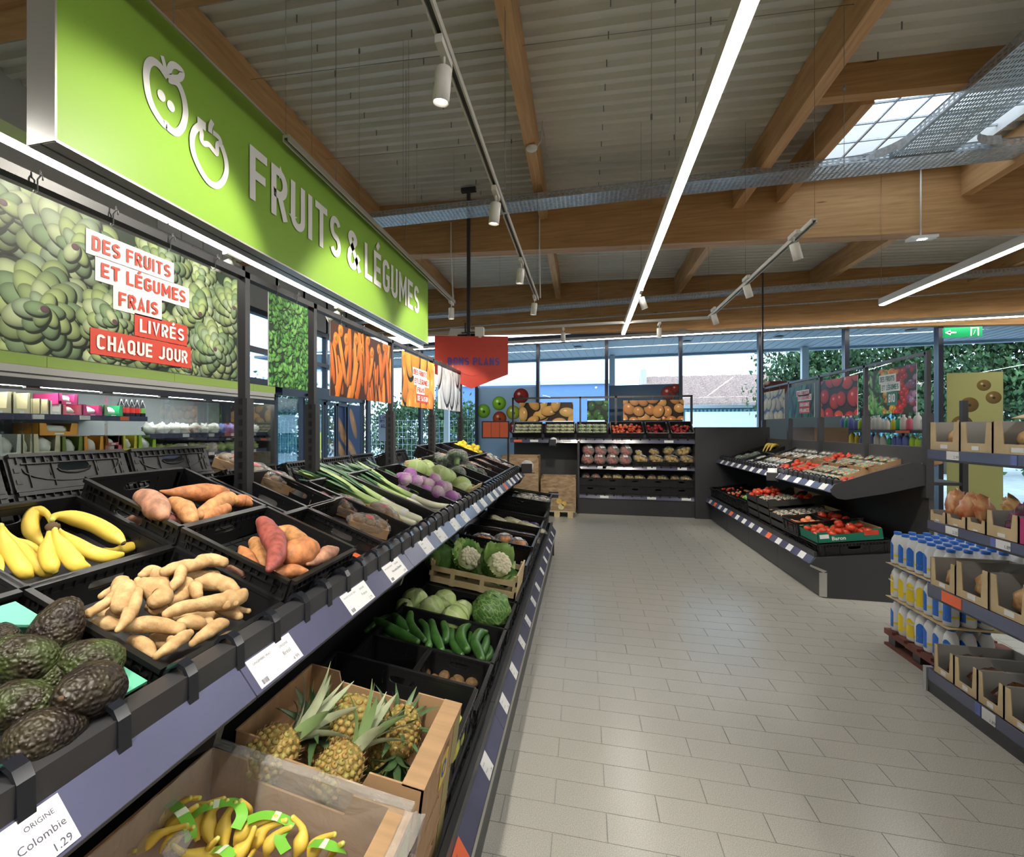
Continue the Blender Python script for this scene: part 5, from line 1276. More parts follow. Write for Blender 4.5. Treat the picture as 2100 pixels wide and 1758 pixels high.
lk = [(mL, [(1145, 690), (1040, 650), (900, 600), (790, 550), (650, 480), (500, 400), (400, 370)], .085, 'thick leek with a white label band, nearest the kiwi trays', .024, 1, 1),
 (mL, [(1110, 715), (980, 665), (850, 610), (720, 540), (600, 480), (470, 430), (390, 410)], .06, 'leek lying partly under the thick one', .022, 2, 3),
 (mL, [(1060, 640), (950, 590), (830, 520), (720, 450), (600, 390), (470, 350)], .075, 'leek with the darkest green leaves', .022, 3, 3),
 (mL2, [(1335, 605), (1230, 590), (1110, 545), (980, 480), (870, 420), (760, 360), (690, 330)], .085, 'leek with roots showing beside the kohlrabi', .021, 4, 2),
 (mL2, [(1300, 630), (1190, 600), (1060, 560), (930, 500), (800, 430), (680, 370), (570, 345)], .06, 'second leek in the far leek crate', .021, 5, None),
 (mL2, [(1350, 590), (1250, 565), (1150, 520), (1010, 440), (900, 380), (770, 335)], .05, 'leek against the kohlrabi crate wall', .020, 6, None)]
for a in lk: leek_px(*a)
# ---------------- kohlrabi in nets
def grad_mat(name, top, bot, z0, z1, rough=.45, netting=False):
    m, N, L, b = nodes(name); t = N.new('ShaderNodeTexCoord'); sp = N.new('ShaderNodeSeparateXYZ'); L.new(t.outputs['Object'], sp.inputs[0]); mr = N.new('ShaderNodeMapRange'); mr.inputs[1].default_value = z0; mr.inputs[2].default_value = z1; L.new(sp.outputs[2], mr.inputs[0])
    n = N.new('ShaderNodeTexNoise'); n.inputs['Scale'].default_value = 25; ad = N.new('ShaderNodeMath'); ad.operation = 'MULTIPLY_ADD'; ad.inputs[1].default_value = .5; L.new(t.outputs['Object'], n.inputs[0]); L.new(n.outputs[0], ad.inputs[0]); L.new(mr.outputs[0], ad.inputs[2])
    r = N.new('ShaderNodeValToRGB'); r.color_ramp.elements[0].position = .3; r.color_ramp.elements[1].position = 1.0; r.color_ramp.elements[0].color = tuple(bot)+(1,); r.color_ramp.elements[1].color = tuple(top)+(1,); L.new(ad.outputs[0], r.inputs[0]); L.new(r.outputs[0], b.inputs['Base Color']); b.inputs['Roughness'].default_value = rough; return m
M_kohl = grad_mat('turnip_purple', (.34, .12, .38), (.62, .50, .55), -.05, .05)
M_net = mat('net_white', (.70, .66, .66), .6)
def turnip():
    t = MB().lathe([(0, -.052), (.02, -.046), (.042, -.028), (.052, 0), (.046, .025), (.028, .04), (.01, .043), (0, .042)], 18).obj('kohlrabi', M_kohl); tag(t, 'x', 'kohlrabi', 'purple kohlrabi in nets')
    mb = MB()
    for q in range(10):
        for sg in (-1, 1):
            pts = []
            for i in range(9): th = PI*i/8; a = q*2*PI/10+sg*th*.6; r = .0535*math.sin(th)+.001; pts.append((r*math.cos(a), r*math.sin(a), .046*math.cos(th)-.004))
            mb.tube(pts, .0006, 3, cap=False)
    mb.obj('netting', M_net, t); return t
tp = turnip(); s6 = 1/6.176
for k, (x, y, h) in enumerate([(130, 690, .13), (65, 765, .12), (205, 790, .10), (20, 760, .09), (370, 830, .10), (440, 770, .14), (520, 860, .12), (480, 930, .12), (585, 870, .11), (650, 985, .10), (40, 880, .05), (340, 900, .06), (700, 1010, .06), (280, 800, .06)]):
    p = onM(820+x*s6, 860+y*s6, mT, h); m_ = mT @ Matrix.Translation(p) @ Euler((k*.9, k*1.3, k)).to_matrix().to_4x4() @ Matrix.Scale(1.0, 4)
    lab = '%s purple kohlrabi in its net, counted from the rear of the crate' % ORD[k].capitalize()
    if k == 0: tp.matrix_basis = m_; tp['label'] = lab
    else: dup(tp, mat=m_, label=lab)
# ---------------- cabbages
def cabbage_mat(name, c1, c2, scale=10):
    m, N, L, b = nodes(name); t = N.new('ShaderNodeTexCoord'); w = N.new('ShaderNodeTexVoronoi'); w.feature = 'DISTANCE_TO_EDGE'; w.inputs['Scale'].default_value = scale
    mp = N.new('ShaderNodeMapping'); mp.inputs['Scale'].default_value = (1.6, 1.6, .5); L.new(t.outputs['Object'], mp.inputs[0]); L.new(mp.outputs[0], w.inputs['Vector'])
    r = N.new('ShaderNodeValToRGB'); r.color_ramp.elements[0].position = .0; r.color_ramp.elements[1].position = .12; r.color_ramp.elements[0].color = tuple(c1)+(1,); r.color_ramp.elements[1].color = tuple(c2)+(1,); L.new(w.outputs['Distance'], r.inputs[0])
    n = N.new('ShaderNodeTexNoise'); n.inputs['Scale'].default_value = 4; mx = N.new('ShaderNodeMixRGB'); mx.blend_type = 'MULTIPLY'; mx.inputs[0].default_value = .35; L.new(t.outputs['Object'], n.inputs[0]); L.new(r.outputs[0], mx.inputs[1]); L.new(n.outputs[0], mx.inputs[2]); L.new(mx.outputs[0], b.inputs['Base Color'])
    bp = N.new('ShaderNodeBump'); bp.inputs['Strength'].default_value = .5; bp.inputs['Distance'].default_value = .004; L.new(w.outputs['Distance'], bp.inputs['Height']); L.new(bp.outputs[0], b.inputs['Normal']); b.inputs['Roughness'].default_value = .42; return m
M_cab = cabbage_mat('cabbage_pale', (.66, .74, .42), (.48, .64, .24), 9)
M_sav = cabbage_mat('savoy', (.34, .52, .16), (.085, .22, .05), 42)
def cabbage(m=M_cab, r=.085, leaves=4, amp=.03, freq=6, name='cabbage', seed=1, category='cabbage', flat=.86):
    t = MB().blob((0, 0, 0), (r, r, r*flat), 24, 16, amp, seed, freq).obj(name, m); tag(t, 'x', category, 'cabbages')
    R = random.Random(seed)
    for q in range(leaves):
        a0 = q*2*PI/leaves+R.uniform(-.3, .3); vs = []; fs = []; n1, n2 = 12, 10
        for i in range(n1+1):
            for j in range(n2+1):
                th = .25+2.3*i/n1; a = a0+(-1.0+2.0*j/n2)*(1-.25*abs(i/n1-.5)); rr_ = r*(1.025+.02*math.sin(j*1.1+q)+.03*(abs(j/n2-.5)*2)**3+amp*noise.noise(Vector((i*.5, j*.5, q*3+seed))))
                vs.append((rr_*math.sin(th)*math.cos(a), rr_*math.sin(th)*math.sin(a), rr_*flat*math.cos(th)))
        for i in range(n1):
            for j in range(n2): b_ = i*(n2+1)+j; fs.append((b_, b_+n2+1, b_+n2+2, b_+1))
        o = MB().add(vs, fs, None, True).obj('outer_leaf', m, t)
    return t
cabp = cabbage(); used_cab = [False]
def put_proto(proto, used, m_, lab, **k):
    if not used[0]: used[0] = True; proto.matrix_basis = m_; proto['label'] = lab; return proto
    return dup(proto, mat=m_, label=lab, **k)
# wooden slatted crate
def wood_crate(M, L_, W_, H, label, print_txt=None):
    t = empty('wooden_crate', mat=M, label=label, cat='crate', group='slatted wooden crates')
    MB().box(0, L_, -W_/2, W_/2, 0, .005).obj('base_board', M_poplar, t)
    for x in (0, L_-.012):
        for z0, z1 in ((.0, H*.42), (H*.55, H*1.0)): MB().box(x, x+.012, -W_/2, W_/2, z0, z1).obj('end_slat', M_poplar, t)
    for y in (-W_/2, W_/2-.005):
        for z0, z1 in ((.0, H*.36), (H*.62, H*.88)): MB().box(0, L_, y, y+.005, z0, z1).obj('side_slat', M_poplar, t)
        for x in (L_*.36, L_*.7): MB().box(x, x+.03, y+.001, y+.008, 0, H*.9).obj('upright_slat', M_poplar, t)
    for x in (.0, L_-.028):
        for y in (-W_/2+.002, W_/2-.030): MB().box(x, x+.028, y, y+.028, 0, H*1.12).obj('corner_block', M_poplar, t)
    MB().box(0, .010, -W_/2, W_/2, H*.95, H*1.22).obj('end_slat', M_poplar, t); MB().box(L_-.01, L_, -W_/2, W_/2, H*.95, H*1.22).obj('end_slat', M_poplar, t)
    return t
mW = UM(4.0, .0); wood_crate(mW, .60, .40, .12, 'slatted poplar crate of pale cabbages between kohlrabi and broccoli')
for k, (x, y, h, s_) in enumerate([(220, 640, .10, 1.1), (320, 640, .09, 1.0), (490, 740, .11, 1.15), (600, 760, .10, 1.0), (790, 870, .10, 1.05), (380, 720, .05, .9)]):
    p = onM(820+x*s6, 860+y*s6, mW, h); put_proto(cabp, used_cab, mW @ Matrix.Translation(p) @ Euler((k, k*.7, k*2)).to_matrix().to_4x4() @ Matrix.Scale(s_*1.05, 4), '%s pale green cabbage in the poplar crate, counted from the rear' % ORD[k].capitalize())
# ---------------- broccoli
M_broc = mat('broccoli', (.035, .11, .035), .7, noise_s=60, noise_a=.2, bump=1.0, bump_s=120); M_brst = mat('broccoli_stem', (.26, .42, .16), .5)
def broccoli():
    t = empty('broccoli', label='x', cat='broccoli', group='wrapped broccoli'); R = random.Random(3); mb = MB()
    for k in range(26):
        a = R.uniform(0, 6.3); q = math.sqrt(R.uniform(0, 1))*.062; mb.blob((q*math.cos(a), q*math.sin(a), .075-q*q*7), R.uniform(.02, .028), 9, 6, .25, k, 60)
    mb.obj('head', M_broc, t); MB().tube([(0, 0, -.02), (0, 0, .03), (0, 0, .06)], [.022, .026, .04], 12).obj('stem', M_brst, t)
    MB().blob((0, 0, .045), (.10, .10, .075), 18, 12, .12, 2, 3).obj('film_wrap', M_film, t); return t
bp_ = broccoli(); ub = [False]
for k, (x, y, h, ex) in enumerate([(720, 560, .15, 1.3), (570, 570, .09, .6), (500, 545, .06, 2.2), (740, 700, .06, 2.8), (870, 680, .05, .5), (980, 740, .04, 1.2), (640, 640, .05, .4)]):
    p = onM(820+x*s6, 860+y*s6, mBr, h); put_proto(bp_, ub, mBr @ Matrix.Translation(p) @ Euler((ex*.5, ex*.4, k)).to_matrix().to_4x4() @ Matrix.Scale(1.15 if k == 0 else .85, 4), ['large broccoli head in film on top of the crate', 'broccoli in film behind the large one', 'broccoli in film at the rear wall', 'broccoli in film with its stem towards the price rail', 'broccoli in film low by the carrots', 'broccoli in film at the front end', 'broccoli in film under the large one'][k])
# ---------------- bagged carrots and others in the far crates
M_carrot = mat('carrot', (.80, .25, .035), .5, noise_s=20, noise_a=.1); M_mush = mat('mushroom', (.66, .55, .42), .6)
def carrot_bag(n=5, m=M_carrot, name='carrot_bag', category='carrots', L_=.17, r=.014, wrap=True):
    t = empty(name, label='x', cat=category, group='bags of carrots'); R = random.Random(n)
    for q in range(n): MB().tube([(-L_/2+R.uniform(-.01, .01), (q-n/2)*.022, R.uniform(.01, .02)), (0, (q-n/2)*.024, .02), (L_/2, (q-n/2)*.02, .014)], [r*1.1, r, r*.35], 9).obj('carrot', m, t)
    if wrap: MB().blob((0, 0, .018), (L_*.62, n*.014+.02, .032), 18, 10, .25, 4, 4).obj('film_wrap', M_film, t)
    return t
cb = carrot_bag(); uc = [False]; mbg = None
rr = random.Random(9)
for k, (f, b_) in enumerate(far):
    for q in range(4 if k < 3 else 3):
        put_proto(cb, uc, f @ Matrix.Translation((.09+.075*q, rr.uniform(-.06, .06), .025+.01*q)) @ Euler((0, 0, rr.uniform(1.2, 1.9))).to_matrix().to_4x4(), '%s film bag of carrots in the %s front crate past the broccoli' % (ORD[q], ORD[k]))
    if k < 2:
        for q in range(3): dup(cb, mat=b_ @ Matrix.Translation((.10+.09*q, rr.uniform(-.05, .05), .03)) @ Euler((0, 0, rr.uniform(1.2, 1.9))).to_matrix().to_4x4(), label='%s bag of carrots in the %s rear crate past the broccoli' % (ORD[q], ORD[k]))
M_lemon = mat('lemon', (.82, .62, .03), .4, bump=.2, bump_s=300)
lem = MB().lathe([(0, -.046), (.006, -.043), (.02, -.034), (.031, -.015), (.033, .003), (.028, .021), (.015, .036), (.005, .041), (0, .045)], 16).obj('lemon', M_lemon); tag(lem, 'x', 'lemon', 'lemons'); ul = [False]
for k, p in enumerate(sorted(drop(24, .036, .02, .38, -.19, .19, .02, 5), key=lambda p: -p[2])):
    put_proto(lem, ul, far[3][1] @ Matrix.Translation(Vector(p)+Vector((0, 0, .035))) @ rnd_rot(rr), 'yellow lemon, %s highest in the heap beside the orange screen' % ORD[k] if k else 'yellow lemon on the very top of the heap beside the orange screen')
mFar = upper(6.26, 0, 0, W_=.36, label='Last black crate at the far end of the upper shelf, with net bags')
M_redbag = mat('net_bag_red', (.56, .10, .05), .5, noise_s=25, noise_a=.25, bump=.5, bump_s=80)
M_whbag = mat('bag_whitish', (.70, .68, .60), .4, noise_s=14, noise_a=.15, bump=.4, bump_s=40)
def lump_bag(name, m_in, m_film, n, r, size, seed, category, group, knot=True, sticker=True):
    t = empty(name, label='x', cat=category, group=group); R = random.Random(seed); mb = MB()
    for q in range(n):
        a = R.uniform(0, 6.3); d = math.sqrt(R.uniform(0, 1)); mb.blob((d*math.cos(a)*(size[0]-r), d*math.sin(a)*(size[1]-r), r+R.uniform(0, max(.001, size[2]-2*r))), (r, r*R.uniform(.8, 1), r*R.uniform(.8, 1)), 10, 7)
    o = mb.obj('filling', m_in, t); o['kind'] = 'stuff'
    MB().blob((0, 0, size[2]*.5), (size[0]*1.08, size[1]*1.08, size[2]*.60), 20, 12, .15, seed, 5).obj('bag', m_film, t)
    if knot: MB().tube([(size[0]*.95, 0, size[2]*.5), (size[0]*1.15, .0, size[2]*.55), (size[0]*1.4, .01, size[2]*.7)], [.02, .008, .022], 8).obj('knot', m_film, t)
    if sticker: MB().box(-size[0]*.45, size[0]*.35, -size[1]*.4, size[1]*.35, size[2]*1.07, size[2]*1.075).obj('paper_label', M_paper, t)
    return t
M_netred = film_mat('net_red', .5, .4); M_netyel = film_mat('net_yellow', .4, .3)
M_onionred = mat('onion_red', (.50, .09, .06), .4, noise_s=10, noise_a=.2); M_potyel = mat('potato_yellow', (.72, .48, .12), .5, noise_s=14, noise_a=.12); M_garlic = mat('garlic', (.72, .66, .55), .5)
rb = lump_bag('onion_net', M_onionred, M_netred, 14, .026, (.09, .07, .08), 4, 'onions', 'net bags at the far end'); urb = [False]
gb = lump_bag('garlic_net', M_garlic, M_film, 9, .022, (.06, .05, .06), 5, 'garlic', 'net bags at the far end'); ugb = [False]
for k, (x, y, z) in enumerate([(.08, -.06, .04), (.10, .09, .05), (.24, .0, .06), (.32, .10, .05)]): put_proto(rb, urb, mFar @ Matrix.Translation((x, y, z)) @ Euler((0, .2, k*1.4)).to_matrix().to_4x4(), '%s red onion net at the far end of the upper shelf, from the rail' % ORD[k])
for k, (x, y, z) in enumerate([(.16, -.13, .09), (.28, -.12, .09), (.34, -.02, .11)]): put_proto(gb, ugb, mFar @ Matrix.Translation((x, y, z)) @ Euler((0, .2, k*1.4)).to_matrix().to_4x4(), '%s pale garlic bag at the far end of the upper shelf, from the rail' % ORD[k])
# ---------------- crates standing on the opposite side of the stand (backs towards us)
PB = math.radians(20)
def backM(y, h=0, x=0): return Matrix.Translation((-1.66, y, 1.30)) @ Matrix.Rotation(PB, 4, 'Y').inverted() @ Matrix.Translation((0, 0, h))
st2 = wobj(MB().prism([(-1.62, 1.30), (-2.5, .99), (-2.5, .95), (-1.62, 1.26)], 'y', -.3, IY1).box(-2.45, -1.62, -.3, IY1, 0, .3), 'rear_shelf', M_dark, st)
bk = {0: 2, 1: 2, 2: 2, 3: 1, 4: 1, 5: 1, 6: 1, 8: 1}
n = 0
for j, y in enumerate((.50, .93, 1.36, 1.79, 2.28, 2.78, 3.2, 3.62, 4.4)):
    for q in range(2 if y < 2.0 else 1):
        M = shelfM('R', (-2.44, y, 1.04), PHI) @ Matrix.Translation((.42, 0, .128*q))
        crate_at(M, .40, .40, .125, '%s black crate along the far side of the stand, %s' % (ORD[j], 'upper of two' if q else ('lower of two' if y < 2.0 else 'standing alone')), 'crates on the far side of the stand'); n += 1
o = wobj(MB().box(-1.75, -1.742, 2.93, 3.05, 1.40, 1.62), 'lime_card', M_lime, st)
# ================================================================ left lower shelf
def LM(y, h=0, x=0): return shelfM('L', (-.45, y, .365), LPHI) @ Matrix.Translation((x, 0, h))
S5 = .2286
crate_at(LM(1.70, 0), .6, .40, .10, 'black crate under the one with green mangoes'); mM = LM(1.70, .10); crate_at(mM, .6, .40, .16, 'deep black crate of green mangoes beside the pineapple carton')
mKi = LM(2.12, 0); crate_at(mKi, .3, .395, .16, 'half-size black crate of brown kiwis at the front'); crate_at(LM(2.12, 0, .305), .3, .395, .16, 'half-size empty black crate behind the kiwis')
mCu = LM(2.53); crate_at(mCu, .6, .40, .16, 'black crate of cucumbers'); mCa = LM(2.95); crate_at(mCa, .6, .41, .16, 'black crate of pale cabbages and one savoy')
crate_at(LM(3.40), .6, .40, .16, 'black crate under the cauliflower crate'); mCf = LM(3.40, .165); wood_crate(mCf, .60, .40, .13, 'slatted poplar crate of cauliflowers, printed with a red oval')
o = link('printed_oval', MB().add([(.47+.085*math.cos(a*PI/10), -.2005, .025+.020*math.sin(a*PI/10)) for a in range(20)], [tuple(range(20))[::-1]], None, False).mesh('o', mat('print_red', (.45, .12, .08), .7)), mat=mCf); o['label'] = 'faded red oval print'; o.parent = [c for c in COL.objects if c.name.startswith('wooden_crate')][-1]; o.matrix_basis = Matrix.Identity(4)
lowc = []
for k, (y, what) in enumerate(((3.82, 'small orange squash bits'), (4.24, 'oranges in nets'), (4.66, 'film-bagged carrots'), (5.08, 'bagged parsnips'), (5.50, 'nothing visible'), (5.92, 'pale garlic bags'), (6.28, 'green vegetables'))):
    hk = (.12, .16, .14, .15, .18, .28, .28)[k]; crate_at(LM(y, 0), .6, .41 if k < 6 else .30, .12, 'black crate at the bottom of the %s stack after the cauliflower' % ORD[k])
    if hk > .2: crate_at(LM(y, .13), .6, .41 if k < 6 else .30, .14, 'middle black crate of the %s stack after the cauliflower' % ORD[k])
    M = LM(y, hk); crate_at(M, .6, .41 if k < 6 else .30, .16, 'lower black crate of %s, %s after the cauliflower' % (what, ORD[k])); lowc.append(M)
# mangoes
M_mango = mat('mango', (.20, .36, .06), .4, noise_s=9, noise_a=.25, col2=(.55, .50, .07)); um = [False]
mg = MB().blob((0, 0, 0), (.062, .048, .044), 18, 12, .08, 2, 3).obj('mango', M_mango); tag(mg, 'x', 'mango', 'mangoes')
for k, (u, v, h) in enumerate([(918, 1484, .13), (912, 1535, .11), (925, 1512, .05), (880, 1470, .07), (850, 1500, .05), (900, 1560, .06)]):
    p = onM(u, v, mM, h); put_proto(mg, um, mM @ Matrix.Translation(p) @ Euler((.3, k, k*1.1)).to_matrix().to_4x4(), '%s green mango behind the pineapple carton' % ORD[k].capitalize())
kw = MB().blob((0, 0, 0), (.034, .026, .025), 16, 10, .05, 2, 3).obj('kiwi', M_kiwi); tag(kw, 'x', 'kiwi', 'loose kiwis'); uk = [False]
for k, (x, y, h) in enumerate([(830, 1225, .045), (1010, 1255, .05), (1140, 1290, .045), (1260, 1315, .05), (1255, 1390, .04), (770, 1240, .035), (1090, 1320, .03), (930, 1290, .03), (1190, 1360, .03)]):
    p = onM(680+x*S5, 1100+y*S5, mKi, h); put_proto(kw, uk, mKi @ Matrix.Translation(p) @ Euler((0, .2, k*1.3)).to_matrix().to_4x4(), '%s brown kiwi, from the rear of the half-size crate' % ORD[k].capitalize())
M_cuc = mat('cucumber', (.055, .155, .030), .32, noise_s=18, noise_a=.2, bump=.2, bump_s=120, col2=(.025, .085, .018))
for k, (pl, h) in enumerate([([(385, 735, 12), (430, 770, 36), (540, 840, 50), (660, 900, 48), (770, 950, 30)], .15), ([(560, 720, 36), (620, 785, 52), (685, 860, 30)], .14), ([(705, 700, 34), (705, 790, 42), (760, 870, 44), (835, 935, 26)], .15), ([(800, 765, 26), (850, 830, 38), (855, 920, 40), (875, 985, 34)], .13), ([(895, 775, 36), (920, 870, 42), (960, 955, 42), (990, 1020, 30)], .14),
 ([(1005, 785, 32), (1030, 860, 40), (1025, 935, 34)], .13), ([(1085, 845, 24), (1080, 930, 36), (1120, 1010, 38), (1170, 1065, 26)], .12), ([(1240, 795, 18), (1175, 840, 44), (1160, 930, 52), (1215, 1020, 40)], .14), ([(1390, 860, 20), (1330, 870, 44), (1285, 950, 46), (1320, 1040, 46), (1345, 1105, 36)], .15), ([(1395, 900, 26), (1380, 980, 40), (1350, 1050, 36)], .12),
 ([(310, 855, 24), (400, 790, 36), (490, 740, 36), (560, 720, 24)], .10), ([(370, 870, 24), (440, 850, 36), (520, 900, 34)], .11), ([(1420, 1000, 24), (1425, 1060, 34), (1385, 1110, 30)], .10), ([(620, 900, 30), (760, 960, 40), (860, 1010, 34)], .07), ([(940, 1030, 30), (1060, 1060, 38), (1180, 1090, 32)], .07), ([(1240, 880, 28), (1250, 960, 34)], .09), ([(500, 880, 30), (600, 930, 38), (700, 970, 30)], .06)]):
    root_px(mCu, pl, h, M_cuc, 'cucumber', '%s cucumber in the black crate, %s' % (ORD[k].capitalize(), 'counted from the rear by its top end' if k < 10 else 'among those lying lower'), 'cucumber', 'cucumbers', 680, 1100, S5, amp=.06, n=12, freq=20, seed=k)
for k, (x, y, r, h) in enumerate([(750, 570, 115, .13), (1010, 590, 112, .14), (900, 660, 118, .13), (650, 645, 85, .11), (1170, 665, 95, .12), (1110, 730, 130, .12), (840, 640, 100, .07)]):
    p = onM(680+x*S5, 1100+y*S5, mCa, h); s_ = r*S5*depth(mCa @ p)/FPX/.085
    dup(cabp, mat=mCa @ Matrix.Translation(p) @ Euler((k*.7, k*.5, k*2)).to_matrix().to_4x4() @ Matrix.Scale(s_, 4), label='%s pale cabbage in the lower black crate, beside the savoy' % ORD[k].capitalize(), group='pale cabbages')
sv = cabbage(M_sav, .085, 6, .16, 5, 'savoy_cabbage', 5, 'cabbage', .95); p = onM(680+1435*S5, 1100+665*S5, mCa, .15); sv.matrix_basis = mCa @ Matrix.Translation(p) @ Euler((.5, .9, .4)).to_matrix().to_4x4() @ Matrix.Scale(180*S5*depth(mCa @ p)/FPX/.092, 4); sv['label'] = 'dark green crinkled savoy cabbage at the front of the pale cabbages'
M_curd = mat('cauliflower_curd', (.80, .74, .55), .75, bump=.8, bump_s=110); M_cfl = [mat('cf_leaf_%d' % k, c, .5, noise_s=16, noise_a=.15) for k, c in enumerate([(.10, .25, .05), (.26, .42, .12), (.45, .56, .24)])]
def cauliflower(seed, curd=True):
    t = empty('cauliflower', label='x', cat='cauliflower', group='cauliflowers'); R = random.Random(seed)
    if curd:
        mb = MB()
        for k in range(46):
            a = k*2.4; q = math.sqrt(k/46)*.062; mb.blob((q*math.cos(a), q*math.sin(a), .05*math.cos(q*17)+.022), R.uniform(.011, .017), 8, 6, .2, k, 90)
        mb.blob((0, 0, .01), (.066, .066, .058), 14, 8); mb.obj('curd', M_curd, t)
    for q in range(15):
        a = q*2.4+R.uniform(-.2, .2); lay = q % 3; vs = []; fs = []; n1, n2 = 8, 6; H = R.uniform(.75, 1.1)*(.9 if curd else 1.35)
        for i in range(n1+1):
            f = i/n1; rad = .045+.060*math.sin(f*1.9)+.006*lay; z = -.07+.145*f*H; w = .75*math.sin(PI*min(1, f*.86+.12))+.1
            if f > .75: rad += (f-.75)*.10*(1 if curd else -2.2)
            for j in range(n2+1): b = (j/n2*2-1); an = a+b*w; rr_ = rad+.008*noise.noise(Vector((i, j*1.5, q)))+.006*abs(b); vs.append((rr_*math.cos(an), rr_*math.sin(an), z+.008*math.sin(j*2.2)*f))
        for i in range(n1):
            for j in range(n2): b_ = i*(n2+1)+j; fs.append((b_, b_+1, b_+n2+2, b_+n2+1))
        MB().add(vs, fs, None, True).obj('leaf', M_cfl[R.choice([0, 1, 1, 2])], t)
    return t
for k, (x, y, h, cd, s_, rx, ry, lab) in enumerate([(1215, 225, .13, 1, 1.15, -.35, -.55, 'cauliflower with its white curd showing, middle of the poplar crate'), (1480, 275, .14, 1, 1.2, -.4, -.7, 'front cauliflower with yellow-green leaves and white curd'), (970, 210, .12, 0, 1.1, .3, .2, 'cauliflower wrapped in its leaves at the rear of the poplar crate'), (1060, 260, .05, 0, 1, .1, .2, 'leafy cauliflower lying low between the slats'), (1300, 330, .04, 0, 1, 1, .2, 'leafy cauliflower low under the two white ones')]):
    p = onM(680+x*S5, 1100+y*S5, mCf, h); t = cauliflower(k+2, cd); t.matrix_basis = mCf @ Matrix.Translation(p) @ Euler((rx, ry, 0)).to_matrix().to_4x4() @ Matrix.Scale(s_, 4); t['label'] = lab
M_orangef = mat('orange_fruit', (.85, .30, .02), .42, bump=.15, bump_s=250); M_netor = film_mat('net_orange', .35, .5)
ob = lump_bag('orange_net', M_orangef, M_netor, 9, .034, (.11, .08, .10), 7, 'oranges', 'nets of oranges'); uo = [False]
for k, (u, v, h) in enumerate([(1000, 1075, .09), (1030, 1076, .09), (1062, 1084, .09), (1078, 1090, .05)]): p = Vector(((.42, .26, .12, .2)[k], (.05, -.04, .03, .1)[k], (.06, .07, .07, .03)[k])); put_proto(ob, uo, lowc[1] @ Matrix.Translation(p) @ Euler((0, 0, k)).to_matrix().to_4x4() @ Matrix.Scale(.9, 4), '%s net of oranges in the lower crate, from the rear' % ORD[k].capitalize())
M_pars = mat('parsnip', (.72, .66, .40), .5, noise_s=9, noise_a=.08)
pb = carrot_bag(4, M_pars, 'parsnip_bag', 'parsnips', .26, .026); up_ = [False]
for k, (u, v, h, rz) in enumerate([(1032, 1040, .08, 2.6), (1066, 1038, .11, 2.8), (1090, 1053, .10, 2.9)]): p = Vector(((.42, .24, .08)[k], (.02, -.04, .06)[k], .10)); put_proto(pb, up_, lowc[3] @ Matrix.Translation(p) @ Euler((0, .1, rz)).to_matrix().to_4x4(), '%s film bag of pale parsnips, from the rear' % ORD[k].capitalize(), group='bags of parsnips')
for k, (u, v) in enumerate([(1005, 1062), (1035, 1060), (1062, 1066)]): p = Vector((.40-.15*k, .02, .08)); dup(cb, mat=lowc[2] @ Matrix.Translation(p) @ Euler((0, 0, 2.8)).to_matrix().to_4x4() @ Matrix.Scale(1.3, 4), label='%s bag of carrots on the lower shelf between oranges and parsnips' % ORD[k].capitalize())
for k, (u, v) in enumerate([(1072, 1008), (1086, 1006), (1102, 1012), (1090, 1018)]): p = Vector((.30-.08*k, .06*(-1)**k, .10)); dup(gb, mat=lowc[5] @ Matrix.Translation(p) @ Euler((0, 0, k)).to_matrix().to_4x4() @ Matrix.Scale(1.3, 4), label='%s pale garlic bag on the lower shelf, from the rear' % ORD[k].capitalize(), group='lower garlic bags')
for k, (u, v) in enumerate([(1118, 1052), (1108, 1047)]):
    p = Vector((.08+.1*k, -.12, .10)); o = link('aubergine', MB().blob((0, 0, 0), (.07, .04, .04), 14, 9).mesh('a', mat('aubergine', (.05, .03, .10), .25)), mat=lowc[3] @ Matrix.Translation(p)); tag(o, '%s dark purple aubergine beside the parsnips' % ORD[k].capitalize(), 'aubergine', 'aubergines')
for k, (u, v) in enumerate([(1125, 1012), (1040, 1012), (1020, 1018), (1055, 1010)]): p = Vector((.08+.12*k, .03*(-1)**k, .10)); o = dup(cabp, mat=lowc[6] @ Matrix.Translation(p) @ Matrix.Scale(.55, 4), label='%s small green head near the end of the lower shelf' % ORD[k].capitalize(), group='small green heads')
for k, (u, v) in enumerate([(1000, 1098), (1035, 1104), (1060, 1112), (1085, 1118)]): p = Vector((.5-.13*k, .05*(-1)**k, .04)); o = link('squash', MB().blob((0, 0, 0), (.04, .035, .03), 12, 8, .05).mesh('a', M_orangef), mat=lowc[0] @ Matrix.Translation(p)); tag(o, '%s small orange squash deep in the crate past the cauliflowers' % ORD[k].capitalize(), 'squash', 'orange squashes')
